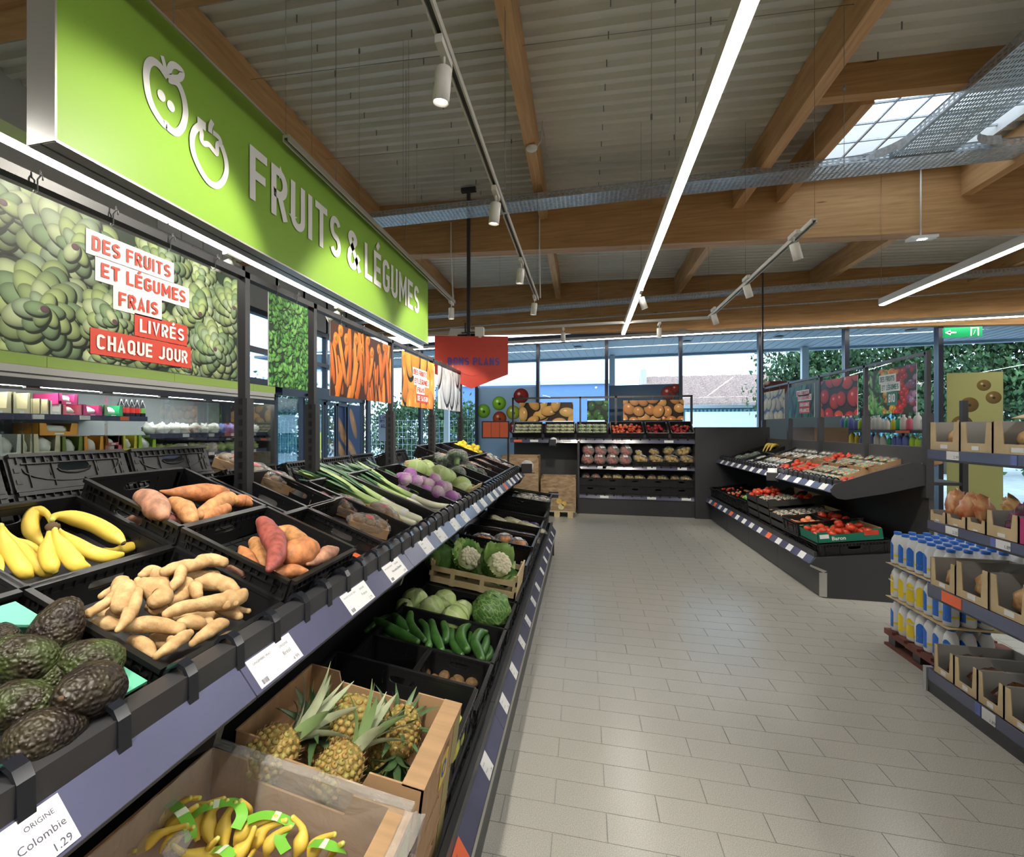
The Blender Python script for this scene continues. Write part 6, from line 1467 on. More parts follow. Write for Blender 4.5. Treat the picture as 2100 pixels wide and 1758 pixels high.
# ---------------- cartons: pineapples and bananas
def carton(M, L_, W_, H, label, flap=.0, name='carton'):
    t = empty(name, mat=M, label=label, cat='box', group='brown fruit cartons'); th = .006
    MB().box(0, L_, -W_/2, W_/2, 0, .006).obj('base', M_card, t)
    for y0 in (-W_/2, W_/2-th):
        MB().prism([(0, 0), (L_, 0), (L_, H), (L_*.80, H), (L_*.78, H*.80), (L_*.30, H*.76), (L_*.27, H*1.0), (0, H)], 'y', y0, y0+th).obj('side', M_card, t)
    e = MB().box(0, th, -W_/2, W_/2, 0, H*.66).box(0, th, -W_/2, -.06, H*.66, H).box(0, th, .06, W_/2, H*.66, H).box(0, th, -.06, .06, H*.82, H); e.obj('end', M_card, t)
    MB().box(L_-th, L_, -W_/2, W_/2, 0, H).obj('end', M_card, t)
    MB().box(-.001, .055, -W_/2, W_/2, H-.004, H+.002).obj('top_flap', M_card, t)
    MB().box(-.0015, -.0005, -W_/2+.01, -W_/2+.09, H*.1, H*.9).obj('print', mat('carton_print_green', (.30, .26, .11), .7), t)
    return t
for q in (0, 1): carton(LM(1.29, .0+.14*q, -.02), .52, .38, .14, '%s plain carton under the pineapple carton' % ('lower' if q == 0 else 'upper'))
mP = LM(1.29, .285, -.03); cp = carton(mP, .52, .375, .155, 'open brown carton full of pineapples, with a yellow and blue printed figure')
MB().box(-.0022, -.0012, -.05, .02, .03, .11).obj('print', mat('carton_print_yellow', (.62, .50, .06), .6), cp); MB().lathe([(.012, 0), (.024, 0)], 18, Matrix.Translation((-.003, -.012, .075)) @ Matrix.Rotation(PI/2, 4, 'Y')).obj('print', mat('carton_print_blue', (.07, .09, .36), .6), cp)
M_pine = mat('pineapple_skin', (.42, .27, .07), .6, noise_s=26, noise_a=.3, col2=(.12, .11, .03), bump=.4, bump_s=90); M_eye = mat('pineapple_eye', (.30, .30, .08), .55, noise_s=50, noise_a=.25, col2=(.40, .22, .06)); M_pleaf = [mat('crown_green', (.075, .14, .055), .4, noise_s=20, noise_a=.15), mat('crown_silver', (.42, .47, .30), .5, noise_s=14, noise_a=.15), mat('crown_mid', (.20, .30, .12), .45)]
M_tipb = mat('pineapple_bract', (.30, .17, .08), .8)
def pineapple(seed, leaves, spread=1.0, nl=22):
    t = empty('pineapple', label='x', cat='pineapple', group='pineapples'); R = random.Random(seed); a_, b_ = .060, .075
    MB().lathe([(0, -b_), (a_*.5, -b_*.9), (a_*.85, -b_*.6), (a_, -.01), (a_*.95, b_*.4), (a_*.7, b_*.82), (a_*.3, b_)], 22).obj('body', M_pine, t)
    mb = MB(); mt = MB()
    for r in range(9):
        z = -b_*.86+r*b_*.21; rad = a_*math.sqrt(max(0, 1-(z/(b_*1.04))**2)); n = max(5, int(2*PI*rad/.021))
        for k in range(n):
            a = 2*PI*(k+.5*(r % 2))/n; d = Vector((math.cos(a), math.sin(a), 0)); p = d*rad+Vector((0, 0, z)); nr = Vector((d.x, d.y, z/b_*.9)).normalized()
            Q = nr.to_track_quat('Z', 'Y').to_matrix(); mb.blob(p, (.0105, .0088, .0052), 7, 4, .2, k+r, 60, R=Q)
            e = p+nr*.004; mt.tube([e, e+nr*.004+Vector((0, 0, .003)), e+nr*.005+Vector((0, 0, .008))], [.0016, .0012, .0003], 4)
    mb.obj('eyes', M_eye, t); mt.obj('bracts', M_tipb, t)
    for q in range(nl):
        f = q/nl; a = q*2.4; Ln = (.06+.075*math.sin(f*2.2+.4))*leaves; tilt = (1.15-1.0*f)*spread; w = .015*(1.1-.4*f); vs = []; n = 7; base = Vector((math.cos(a)*.012, math.sin(a)*.012, b_*.95+.02*f))
        d = Vector((math.cos(a), math.sin(a), 0)); sd = Vector((-math.sin(a), math.cos(a), 0))
        for i in range(n):
            g = i/(n-1); an = tilt*(.55+.6*g); c_ = base+d*Ln*g*math.sin(an)+Vector((0, 0, 1))*Ln*g*math.cos(an); ww = w*(1-g**2.2)+.0006; vs += [c_-sd*ww, c_-d*ww*.45*(1 if False else -.0)+Vector((0, 0, -ww*.4)), c_+sd*ww]
        fs = []
        for i in range(n-1): fs += [(3*i, 3*i+1, 3*i+4, 3*i+3), (3*i+1, 3*i+2, 3*i+5, 3*i+4)]
        MB().add(vs, fs, None, True).obj('crown_leaf', M_pleaf[0 if seed % 2 == 0 else R.choice([1, 1, 2])], t)
    return t
S3 = .3143
for k, (x, y, h, dv, s_, lv, sp, lab) in enumerate([(490, 665, .10, (-.75, -.35, -.15), 1.0, 1.35, .8, 'golden pineapple seen from its base, nearest the banana carton, silvery crown'), (1030, 470, .13, (.1, .2, .9), .0, 1, 1, ''), (1345, 510, .11, (.2, -.1, .8), .0, 1, 1, ''), (930, 780, .09, (-.4, .1, -.8), 1.0, 1.2, .8, 'orange-brown pineapple low at the near side, crown towards the aisle')]):
    p = onM(400+x*S3, 1340+y*S3, mP, h)
    if k == 0: ax = (onM(400+800*S3, 1340+420*S3, mP, .15)-p)
    elif k == 1: ax = (p-onM(400+1080*S3, 1340+330*S3, mP, .14))*1.0+Vector((0, 0, -.25))
    elif k == 2: ax = (onM(400+1300*S3, 1340+720*S3, mP, .10)-p)+Vector((0, 0, -.08))
    else: ax = (onM(400+1180*S3, 1340+440*S3, mP, .17)-p)
    t = pineapple(k*2+1 if k in (0, 3) else k*2, lv, sp); lab = lab or ['', 'greenish-yellow pineapple standing upside down in the middle of the carton', 'green pineapple leaning in the far front corner of the carton'][k]
    t.matrix_basis = mP @ Matrix.Translation(p) @ ax.normalized().to_track_quat('Z', 'Y').to_matrix().to_4x4() @ Matrix.Scale([1.0, 1.05, .9, .95][k], 4); t['label'] = lab
for k, (x, y, ax, lab, sd_) in enumerate([(860, 640, (.15, .2, .5), 'pineapple with a dark green rosette crown facing up, body hidden', 2), (1250, 700, (-.1, -.1, .6), 'pineapple with dark pointed crown leaves against the front wall', 4)]):
    p = onM(400+x*S3, 1340+y*S3, mP, .02); t = pineapple(sd_, 1.15, 1.25, 26); t.matrix_basis = mP @ Matrix.Translation(p) @ Vector(ax).to_track_quat('Z', 'Y').to_matrix().to_4x4() @ Matrix.Scale(.9, 4); t['label'] = lab
mBx = LM(.865, .20, -.02); bb = carton(mBx, .54, .39, .215, 'brown carton with a clear plastic liner, full of banded bananas'); carton(LM(.865, .0, -.02), .54, .39, .19, 'carton under the banana carton')
def sheet(a, b, c, d, n, amp, seed):
    a, b, c, d = [Vector(q) for q in (a, b, c, d)]; vs = []; fs = []
    for i in range(n+1):
        for j in range(n+1):
            p = a.lerp(b, i/n).lerp(d.lerp(c, i/n), j/n); q = noise.noise(Vector((i*.32, j*.2, seed)))+.6*noise.noise(Vector((i*.9, j*.3, seed+9))); vs.append(p+Vector((.3, .5, 1))*q*amp)
    for i in range(n):
        for j in range(n): k = i*(n+1)+j; fs.append((k, k+1, k+n+2, k+n+1))
    return vs, fs
M_liner = film_mat('liner_film', .7, .16, .4); ln = MB()
Hh = .23
for q, (a, b, c, d, am) in enumerate([((.02, -.165, .03), (.50, -.165, .03), (.52, -.180, Hh), (.01, -.180, Hh), .006), ((.02, .165, .03), (.50, .165, .03), (.52, .180, Hh), (.01, .180, Hh), .006), ((.505, -.17, .03), (.505, .17, .03), (.52, .18, Hh), (.52, -.18, Hh), .006), ((.02, -.17, .03), (.02, .17, .03), (.015, .18, Hh), (.015, -.18, Hh), .004),
 ((.0, -.180, Hh), (.53, -.180, Hh), (.53, -.206, Hh+.004), (0, -.206, Hh+.004), .004), ((0, -.207, Hh), (.53, -.207, Hh), (.53, -.209, .16), (0, -.209, .16), .001), ((0, .180, Hh), (.53, .180, Hh), (.53, .205, Hh+.004), (0, .205, Hh+.004), .004), ((.012, .18, Hh), (.012, -.18, Hh), (-.03, -.2, Hh-.01), (-.03, .2, Hh-.01), .006), ((-.03, .2, Hh-.01), (-.03, -.2, Hh-.01), (-.02, -.2, .12), (-.02, .2, .12), .006)]):
    v_, f_ = sheet(a, b, c, d, 22, am, q*3.3); ln.add(v_, f_, None, True)
o = ln.obj('plastic_liner', M_liner, bb)
M_band = mat('band_green', (.18, .50, .05), .4); M_bandp = mat('band_print', (.66, .76, .55), .5)
def banded(lists, label, band, hs=.15):
    t = bunch_px(mBx, [(l, r) for l, r in lists], label, 'banded bananas', 0, 1300, 1/3, [(hs+.03, hs-.03)]*len(lists))
    # paper band lying over the bunch
    P = [onM(x/3, 1300+y/3, mBx, hs+hh*.75-.010) for x, y, hh in band]; S = cat([Vector((p.x, p.y, p.z)) for p in P], 5); n = len(S); vs = []
    for i in range(n):
        d = (S[min(i+1, n-1)]-S[max(i-1, 0)]).normalized(); sd = d.cross(Vector((0, 0, 1))).normalized(); w = .0125; vs += [S[i]-sd*w, S[i]+sd*w]
    fs = [(2*i, 2*i+1, 2*i+3, 2*i+2) for i in range(n-1)]
    MB().add(vs, fs, None, True).obj('paper_band', M_band, t)
    k = n//3; MB().add([tuple(Vector(v)+Vector((0, 0, .0012))) for v in vs[2*k:2*k+6]], [(0, 1, 3, 2), (2, 3, 5, 4)], None, True).obj('band_print', M_bandp, t)
    return t
banded([([(1230, 1010), (1120, 1020), (1010, 1060), (915, 1150)], 40), ([(1170, 1010), (1060, 1080), (990, 1140), (968, 1190)], 48), ([(1210, 1060), (1110, 1130), (1060, 1180), (1032, 1222)], 48), ([(1150, 1180), (1010, 1220), (910, 1280), (850, 1345)], 46), ([(1190, 1190), (1120, 1230), (1050, 1280), (995, 1335)], 42), ([(1300, 1050), (1230, 1060), (1190, 1090)], 46)], 'banded banana bunch nearest the camera side of the carton', [(1010, 1030, .04), (1080, 1060, .052), (1140, 1130, .052), (1170, 1200, .045), (1175, 1270, .02)])
banded([([(1380, 1015), (1260, 1060), (1205, 1150), (1215, 1265)], 44), ([(1400, 1030), (1315, 1080), (1282, 1180), (1302, 1290)], 50), ([(1450, 1040), (1400, 1110), (1375, 1210), (1385, 1310)], 52), ([(1480, 1030), (1530, 1080), (1530, 1130)], 50), ([(1340, 1260), (1290, 1310), (1270, 1350)], 44)], 'banded banana bunch in the middle of the carton, tips pointing down', [(1190, 1120, .03), (1260, 1070, .05), (1350, 1045, .056), (1450, 1040, .056), (1490, 1110, .045), (1450, 1200, .03)])
banded([([(1700, 1130), (1570, 1170), (1490, 1230), (1450, 1290)], 48), ([(1760, 1150), (1650, 1190), (1590, 1260), (1560, 1330)], 48), ([(1790, 1190), (1710, 1230), (1660, 1300), (1640, 1360)], 46), ([(1800, 1130), (1860, 1200), (1850, 1290), (1820, 1360)], 50), ([(1565, 1195), (1530, 1280), (1470, 1350), (1400, 1380)], 50)], 'banded banana bunch towards the aisle, label reading Bananes', [(1520, 1150, .045), (1620, 1115, .055), (1720, 1130, .055), (1780, 1170, .045), (1720, 1250, .03), (1760, 1340, .02)])
banded([([(2060, 1235), (1990, 1260), (1935, 1320), (1905, 1390)], 48), ([(2110, 1290), (2060, 1330), (2020, 1400)], 46), ([(1980, 1400), (1960, 1440), (1940, 1480)], 40)], 'banded banana bunch with a black label in the aisle corner of the carton', [(1910, 1290, .03), (1980, 1290, .05), (2060, 1310, .05), (2120, 1330, .03)])
banded([([(1060, 1300), (1130, 1350), (1240, 1370), (1350, 1365), (1450, 1340)], 44), ([(1530, 1380), (1560, 1340), (1580, 1320)], 30), ([(700, 1315), (640, 1340), (580, 1380)], 36), ([(830, 1335), (780, 1350), (720, 1390)], 38), ([(1280, 1400), (1350, 1440), (1450, 1450)], 46)], 'banana bunch low along the near wall of the carton', [(1310, 1330, .02), (1380, 1330, .045), (1430, 1380, .04)], .13)
o = MB().blob((0, 0, 0), (.022, .03, .018), 12, 8, .4, 3, 60).obj('bag_knot', M_liner, bb); o.matrix_basis = Matrix.Translation(onM(363, 1735, mBx, .19))
# ================================================================ generic boxes and fills
def tray_box(M, L_, W_, H, label, m=M_card, mfront=None, name='produce_carton', group='produce cartons', lowf=.7):
    t = empty(name, mat=M, label=label, cat='box', group=group); th = .005
    MB().box(0, L_, -W_/2, W_/2, 0, th).obj('base', m, t)
    for y in (-W_/2, W_/2-th): MB().prism([(0, 0), (L_, 0), (L_, H), (L_*.85, H), (L_*.8, H*.72), (L_*.2, H*.72), (L_*.15, H), (0, H)], 'y', y, y+th).obj('side', mfront or m, t)
    MB().box(0, th, -W_/2, W_/2, 0, H*lowf).obj('end', mfront or m, t); MB().box(L_-th, L_, -W_/2, W_/2, 0, H).obj('end', m, t)
    for sx in (0, L_-.03):
        for sy in (-W_/2, W_/2-.03): MB().box(sx, sx+.03, sy, sy+.03, H-.003, H).obj('corner_tab', m, t)
    return t
M_tom = mat('tomato_red', (.62, .05, .02), .25, spec=.5, noise_s=8, noise_a=.1); M_toml = mat('tomato_light', (.72, .22, .10), .35); M_calyx = mat('calyx', (.08, .20, .04), .6)
def ball(name, m, r, category, group, flat=.85, cal=True, n=12):
    t = MB().blob((0, 0, 0), (r, r, r*flat), n, max(6, n//2)).obj(name, m); tag(t, 'x', category, group)
    if cal: MB().add([(math.cos(a*PI/5)*r*(.45 if a % 2 else .12), math.sin(a*PI/5)*r*(.45 if a % 2 else .12), r*flat*(.93 if a % 2 else 1.02)) for a in range(10)]+[(0, 0, r*flat*1.03)], [(i, (i+1) % 10, 10) for i in range(10)], None, False).obj('calyx', M_calyx, t)
    return t
tomp = ball('tomato', M_tom, .034, 'tomato', 'tomatoes'); utp = [False]; tomp2 = ball('tomato', M_toml, .036, 'tomato', 'tomatoes'); utp2 = [False]
def fill(proto, used, M, n, r, box, z0, seed, label, group, sc=1, k=.9, tilt=.5):
    R = random.Random(seed)
    pos = drop(n, r, *box, z0, seed, k, 14)
    pos.sort(key=lambda p: (-p[2], p[0]))
    for i, p in enumerate(pos):
        m_ = M @ Matrix.Translation(p) @ Euler((R.uniform(-tilt, tilt), R.uniform(-tilt, tilt), R.uniform(0, 6.3))).to_matrix().to_4x4() @ Matrix.Scale(sc*R.uniform(.93, 1.07), 4)
        lb = (ORD[i]+' highest ' if i < len(ORD) else 'bottom-layer ')+label
        put_proto(proto, used, m_, lb)['group'] = group
def punnet(cols, seed, name='punnet', category='punnet', size=(.085, .055, .035), r=.014, n=12, mtray=None):
    t = empty(name, label='x', cat=category, group='x'); R = random.Random(seed)
    MB().box(-size[0], size[0], -size[1], size[1], 0, size[2]*.6).obj('tray', mtray or M_black, t)
    for c, m in enumerate(cols):
        mb = MB()
        for q in range(n): mb.blob((R.uniform(-1, 1)*(size[0]-r), R.uniform(-1, 1)*(size[1]-r), size[2]*.75), (r*R.uniform(.8, 1.6), r, r*.8), 8, 5, R=Euler((0, 0, R.uniform(0, 3))).to_matrix())
        o = mb.obj('filling', m, t); o['kind'] = 'stuff'
    MB().blob((0, 0, size[2]*.7), (size[0]*1.05, size[1]*1.05, size[2]*.75), 14, 8, .08, seed, 5).obj('film_wrap', M_film, t)
    return t
M_mushw = mat('mushroom_white', (.72, .66, .56), .6); M_chili = mat('chili_green', (.14, .34, .07), .4); M_chr = mat('chili_red', (.60, .06, .03), .35); M_asp = mat('asparagus_pale', (.68, .55, .36), .6); M_cartb = mat('carton_dark', (.035, .034, .033), .45); M_wlab = M_paper; M_radish = mat('radish_red', (.60, .08, .07), .4)
pun_m = punnet([M_mushw], 3, 'mushroom_punnet', 'mushrooms'); pun_c = punnet([M_chili, M_chr], 4, 'mini_pepper_punnet', 'peppers', r=.012, n=8); pun_a = punnet([M_asp], 5, 'white_bean_punnet', 'vegetables', r=.010, n=14)
U = {}
def grid_fill(proto, key, M, xs, ys, z, label, group, sc=1, rz=0):
    U.setdefault(key, [False])
    for i, x in enumerate(xs):
        for j, y in enumerate(ys):
            m_ = M @ Matrix.Translation((x, y, z)) @ Euler((0, 0, rz+random.uniform(-.12, .12))).to_matrix().to_4x4() @ Matrix.Scale(sc, 4)
            lab = label.format(ORD[i], ORD[j]); o = put_proto(proto, U[key], m_, lab); o['group'] = group
# ================================================================ right produce stand
RY0, RY1 = 5.49, 9.70
def RU(y, h=0, x=0): return shelfM('R', (2.50, y, 1.035), PHI) @ Matrix.Translation((x, 0, h))
def RL(y, h=0, x=0): return shelfM('R', (2.275, y, .365), LPHI) @ Matrix.Translation((x, 0, h))
sr = empty('produce_stand', (2.2, RY0, 0), label='anthracite produce stand across the aisle with cartons of tomatoes and mushrooms', cat='shelf')
wobj(MB().prism([(2.40, 1.0), (2.46, 1.03), (3.14, 1.285), (3.14, 1.26), (2.46, .99)], 'y', RY0, RY1), 'upper_shelf', M_dark, sr)
wobj(MB().prism([(2.20, .30), (2.24, .335), (3.14, .455), (3.14, .43), (2.24, .28)], 'y', RY0, RY1), 'lower_shelf', M_dark, sr)
js = [6.55, 7.6, 8.65]
for a, b in zip([RY0]+js, js+[RY1]): wobj(MB().box(2.245, 2.27, a+.002, b-.002, .01, .30), 'base_panel', M_dark, sr)
wobj(MB().box(3.14, 3.18, RY0, RY1, 0, 1.47), 'back_panel', M_dark2, sr)
price_rail(sr, 'R', 2.340, 1.026, 2.392, 1.090, RY0, RY1, [6.6, 7.65, 8.7]); price_rail(sr, 'R', 2.16, .322, 2.203, .386, RY0, RY1, [6.6, 7.65, 8.7], deep=.02)
ep = [onY(1420+x*.2381, 860+y*.2381, RY0) for x, y in ((1185, 600), (1215, 560), (1250, 548), (1560, 455), (1880, 372), (1960, 378), (2000, 420), (2005, 565), (1650, 640), (1310, 692), (1240, 680), (1195, 645))]
wobj(MB().prism([(p.x, p.z) for p in ep], 'y', RY0-.02, RY0), 'end_bracket', M_dark, sr)
lp = [onY(1420+x*.2381, 860+y*.2381, RY0) for x, y in ((1055, 1190), (1700, 1155), (2020, 1150), (2020, 1600), (1110, 1528), (1105, 1330), (1135, 1300), (1010, 1240))]
wobj(MB().prism([(p.x, p.z) for p in lp], 'y', RY0-.02, RY0), 'end_panel', M_dark, sr)
wobj(MB().prism([(2.235, .012), (2.30, .012), (2.30, .245), (2.235, .245)], 'y', RY0-.024, RY0-.019).prism([(2.16, .318), (2.30, .262), (2.27, .245), (2.235, .262), (2.155, .30)], 'y', RY0-.024, RY0-.019), 'metal_corner', M_alu, sr)
yc = RY0+.08
while yc < RY1-.05:
    link('hook', CLIP, sr, mat=Matrix.Translation(Vector((2.391, yc, 1.125))-Vector(sr.location)) @ Matrix.Rotation(PI, 4, 'Z') @ Matrix.Scale(1.15, 4)); yc += .135
for k in range(13):
    strip_label(sr, 5.7+k*.31, .12, m=M_paper, sideR=True, xb=2.340, zb=1.026, xt=2.392, zt=1.090); strip_label(sr, 5.72+k*.31, .13, m=M_orange if k in (3, 8, 11) else M_paper, sideR=True, xb=2.16, zb=.322, xt=2.203, zt=.386)
fr2 = empty('header_frame', (3.13, RY0, 1.3), label='dark posts and top rail carrying four posters across the aisle', cat='frame')
PR = [onX(u, 800, 3.13).y for u in (1903, 1776, 1683, 1620, 1566)]
for y in PR: wobj(MB().box(3.10, 3.16, y-.03, y+.03, 1.0, 1.79), 'slotted_upright', M_dark, fr2); wobj(MB().box(3.11, 3.145, y-.018, y+.018, 1.79, 2.37), 'post', M_dark, fr2)
wobj(MB().box(3.11, 3.145, PR[0], PR[-1], 2.335, 2.365), 'top_rail', M_dark, fr2)
def pyr(u): return onX(u, 800, 3.12).y
pb_ = poster(pic_bio(), 3.10, pyr(1886), pyr(1786), 1.80, 2.27, 'hanging poster of mixed vegetables reading DES FRUITS ET LÉGUMES BIO', 3, 'R')
w_ = pyr(1786)-pyr(1886); M_bio = mat('poster_teal', (.02, .16, .12), .5)
for (x, z, s_, h_, ww, a_, b_) in ((.26, .335, 'DES FRUITS', .055, .36, M_whitep, M_bio), (.30, .245, 'ET LÉGUMES', .055, .40, M_whitep, M_bio), (.43, .115, 'BIO', .085, .22, M_bio, M_whitep)): plate_text(pb_, x*w_/1.0, z, s_, h_, a_, b_, ww*w_)
poster(pic_heap(300, 220, 46, 50, [(.72, .10, .04), (.62, .07, .04), (.78, .16, .07)], 31, jit=.2, ang=0, dark=.45), 3.10, pyr(1764), pyr(1688), 1.80, 2.27, 'hanging poster of red tomatoes', 2, 'R')
pz = poster(pic_heap(240, 260, 18, 200, [(.06, .22, .10), (.10, .32, .16), (.05, .16, .09)], 32, bg=(.02, .06, .05), jit=.1, ang=0, dark=.5, spec=.05), 3.10, pyr(1674), pyr(1622), 1.80, 2.27, 'hanging poster of green courgettes reading DES FRUITS ET LÉGUMES ORIGINE FRANCE', 2, 'R')
for (x, z, s_, ww, a_, b_) in ((.28, .33, 'DES FRUITS', .42, M_whitep, M_redtxt), (.33, .26, 'ET LÉGUMES', .44, M_whitep, M_redtxt), (.38, .16, 'ORIGINE', .34, M_redtxt, M_whitep), (.38, .08, 'FRANCE', .34, M_redtxt, M_whitep)): plate_text(pz, x, z, s_, .05, a_, b_, ww)
poster(pic_heap(200, 260, 26, 60, [(.66, .56, .28), (.72, .62, .34), (.58, .48, .24)], 33, bg=(.12, .12, .18), jit=.2, ang=0, dark=.5, spec=.1), 3.10, pyr(1612), pyr(1570), 1.80, 2.27, 'hanging poster of pale yellow squash', 2, 'R')
# corner panel between the two back stands
cpn = struct(bx('trim_1', M_dark, 1.99, 3.20, 9.70, 9.76, 0, 1.665))
o = bx('side_panel', M_dark, 1.99, 2.03, 9.76, 10.4, 0, 1.66); tag(o, 'dark end panel beside the red apple crates', 'panel')
# upper row, near to far
for k, y in enumerate((5.71, 6.13, 6.55, 6.97, 7.39, 7.81, 8.23, 8.65, 9.07, 9.45)):
    for row in (0, 1):
        M = RU(y, .0, .42*row); nm = '%s carton from the near end, upper shelf across the aisle, %s row' % (ORD[k], 'front' if row == 0 else 'rear')
        if k in (0, 3, 4): tray_box(M, .40, .40, .085, 'Brown '+nm, M_card, M_cartb if k == 4 else None)
        elif k in (1, 2, 5, 6): tray_box(M, .40, .40, .075, 'Dark-sided '+nm, M_card, M_cartb)
        else: crate_at(M, .40, .40, .085, 'Black crate, '+nm.replace('carton ', ''))
        if k == 0 and row == 0: fill(tomp, utp, M, 5, .034, (.01, .20, -.19, .19), .01, 3, 'red tomato in the nearly empty brown carton at the near end', 'tomatoes in the near end carton')
        if k in (1, 2): grid_fill(pun_c, 'c', M, (.10, .29), (-.13, 0, .13), .02, '{} wrapped tray of mini peppers from the rail, {} across, in the %s %s carton' % (ORD[k], 'front' if row == 0 else 'rear'), 'wrapped mini pepper trays', rz=0)
        if k in (3, 4) and row == 0 or k == 3: fill(tomp, utp, M, 12, .034, (.01, .39, -.19, .19), .01, k*3+row, 'red vine tomato in the %s %s brown carton across the aisle' % (ORD[k], 'front' if row == 0 else 'rear'), 'tomatoes in the %s %s carton' % (ORD[k], 'front' if row == 0 else 'rear'))
        if k in (5, 6) or (k == 4 and row == 1): grid_fill(pun_m, 'm', M, (.10, .29), (-.13, 0, .13), .02, '{} mushroom punnet from the rail, {} across, in the %s %s carton' % (ORD[k], 'front' if row == 0 else 'rear'), 'mushroom punnets')
        if k == 7 and row == 0: grid_fill(pun_m, 'm', M, (.10, .29), (-.1, .1), .02, '{} mushroom punnet from the rail, {} across, in the crate before the broccoli', 'mushroom punnets')
        if k == 8 and row == 0:
            for q in range(3): dup(bp_, mat=M @ Matrix.Translation((.1+.1*q, .1-.1*q, .03)) @ Matrix.Scale(.8, 4), label='%s small broccoli head across the aisle, from the rail' % ORD[q], group='broccoli across the aisle')
        if k == 8 and row == 1:
            for q in range(3): o = link('banana', banana_mesh([Vector((.05+.1*i*.4, .1*q-.1+.01*i*i, .09-.012*(i-2)**2)) for i in range(6)], .02, q).mesh('b', None), mat=M @ Matrix.Scale(1.4, 4)); tag(o, '%s yellow banana-like vegetable at the far end across the aisle' % ORD[q], 'vegetable', 'yellow vegetables at the far end')
# lower row
for k, y in enumerate((5.74, 6.18, 6.60, 7.02, 7.44, 7.86, 8.28, 8.70, 9.12, 9.5)):
    hs = [.14, .13, .10, .12, .12, .12, .10, .10, .10, .08][k]; nb_ = [1, 1, 2, 3, 3, 1, 1, 1, 1, 1][k]
    for q in range(nb_):
        if k in (2, 3, 4): tray_box(RL(y, .10*q), .60, .40, .10, '%s dark carton up in the %s lower stack across the aisle' % (ORD[q].capitalize(), ORD[k]), M_cartb, M_cartb)
        else: crate_at(RL(y, 0), .6, .40, hs, 'Black crate at the bottom of the %s lower stack from the near end' % ORD[k])
    top = .10*nb_ if k in (2, 3, 4) else hs+.005; M = RL(y, top)
    if k == 0: pass
    elif k == 1:
        for q in (0, 1): crate_at(RL(y, top, .305*q), .295, .40, .14, 'half-size black crate of %s tomatoes above the green carton' % ('pale netted' if q == 0 else 'large vine'))
        fill(tomp2, utp2, M, 18, .036, (.01, .28, -.19, .19), .02, 5, 'pale red tomato in the half-size crate behind the green carton', 'pale tomatoes'); fill(tomp, utp, RL(y, top, .305), 14, .042, (.01, .28, -.19, .19), .02, 6, 'large red tomato in the rear half-size crate', 'large tomatoes', sc=1.25)
    elif k == 2: tray_box(M, .60, .40, .08, 'Dark carton of pale beans behind the half-size tomato crates', M_card, M_cartb); grid_fill(pun_a, 'a', M, (.1, .29, .48), (-.13, 0, .13), .03, '{} pale bean tray from the rail, {} across, behind the tomatoes', 'pale bean trays')
    elif k == 3: tray_box(M, .60, .40, .10, 'Brown carton with a high torn flap on the carton stack', M_card, M_cartb); grid_fill(pun_a, 'a', M, (.1, .29), (-.13, 0, .13), .05, '{} pale bean tray from the rail, {} across, in the torn carton', 'pale bean trays'); fill(tomp, utp, M, 6, .034, (.4, .58, -.19, .19), .02, 9, 'red tomato at the rear of the torn brown carton', 'tomatoes in the torn carton')
    elif k == 4: tray_box(M, .60, .40, .10, 'Dark carton heaped with glossy tomatoes on the carton stack', M_card, M_cartb); fill(tomp, utp, M, 30, .036, (.0, .36, -.20, .20), .03, 8, 'glossy red tomato heaped on the dark carton stack', 'tomatoes on the dark carton stack', sc=1.1)
    else: crate_at(M, .6, .40, .13, 'Upper black crate of the %s lower stack from the near end' % ORD[k])
    if k == 5:
        for q in range(4): root_p = MB(); organic(root_p, [(.02, 0, 0), (.12, .01, .02), (.26, 0, 0)], [.024, .026, .02], seed=q); o = place(root_p, 'courgette', M_chili, M @ Matrix.Translation((.04, .15-.09*q, .13)), '%s green courgette across the aisle, from the far side' % ORD[q].capitalize(), 'courgette', 'courgettes across the aisle')
    if k in (6, 7, 8): fill(tomp2 if k == 7 else tomp, utp2 if k == 7 else utp, M, 9, .022, (.02, .4, -.18, .18), .10, k, 'small red radish-like vegetable in the %s lower crate across the aisle' % ORD[k], 'small red vegetables in the %s crate' % ORD[k], sc=.65)
mR0 = RL(5.74, .145); M_cgreen = mat('carton_green', (.0, .14, .085), .5)
gc = tray_box(mR0, .56, .40, .11, 'green printed carton heaped with red tomatoes, near end of the stand across the aisle', M_card, M_cgreen, lowf=.8)
MB().box(.02, .10, -.2015, -.2005, .045, .085).obj('paper_label', M_paper, gc); MB().box(.40, .52, -.2015, -.2005, .05, .095).obj('tomato_print', M_tom, gc)
small_text('Baron', .05, M_whitep, Matrix.Translation((.12, -.2025, .025)), gc, .001, name='lettering')
fill(tomp, utp, mR0, 30, .036, (.0, .50, -.19, .19), .03, 12, 'red tomato in the green printed carton', 'tomatoes in the green carton', sc=1.1)
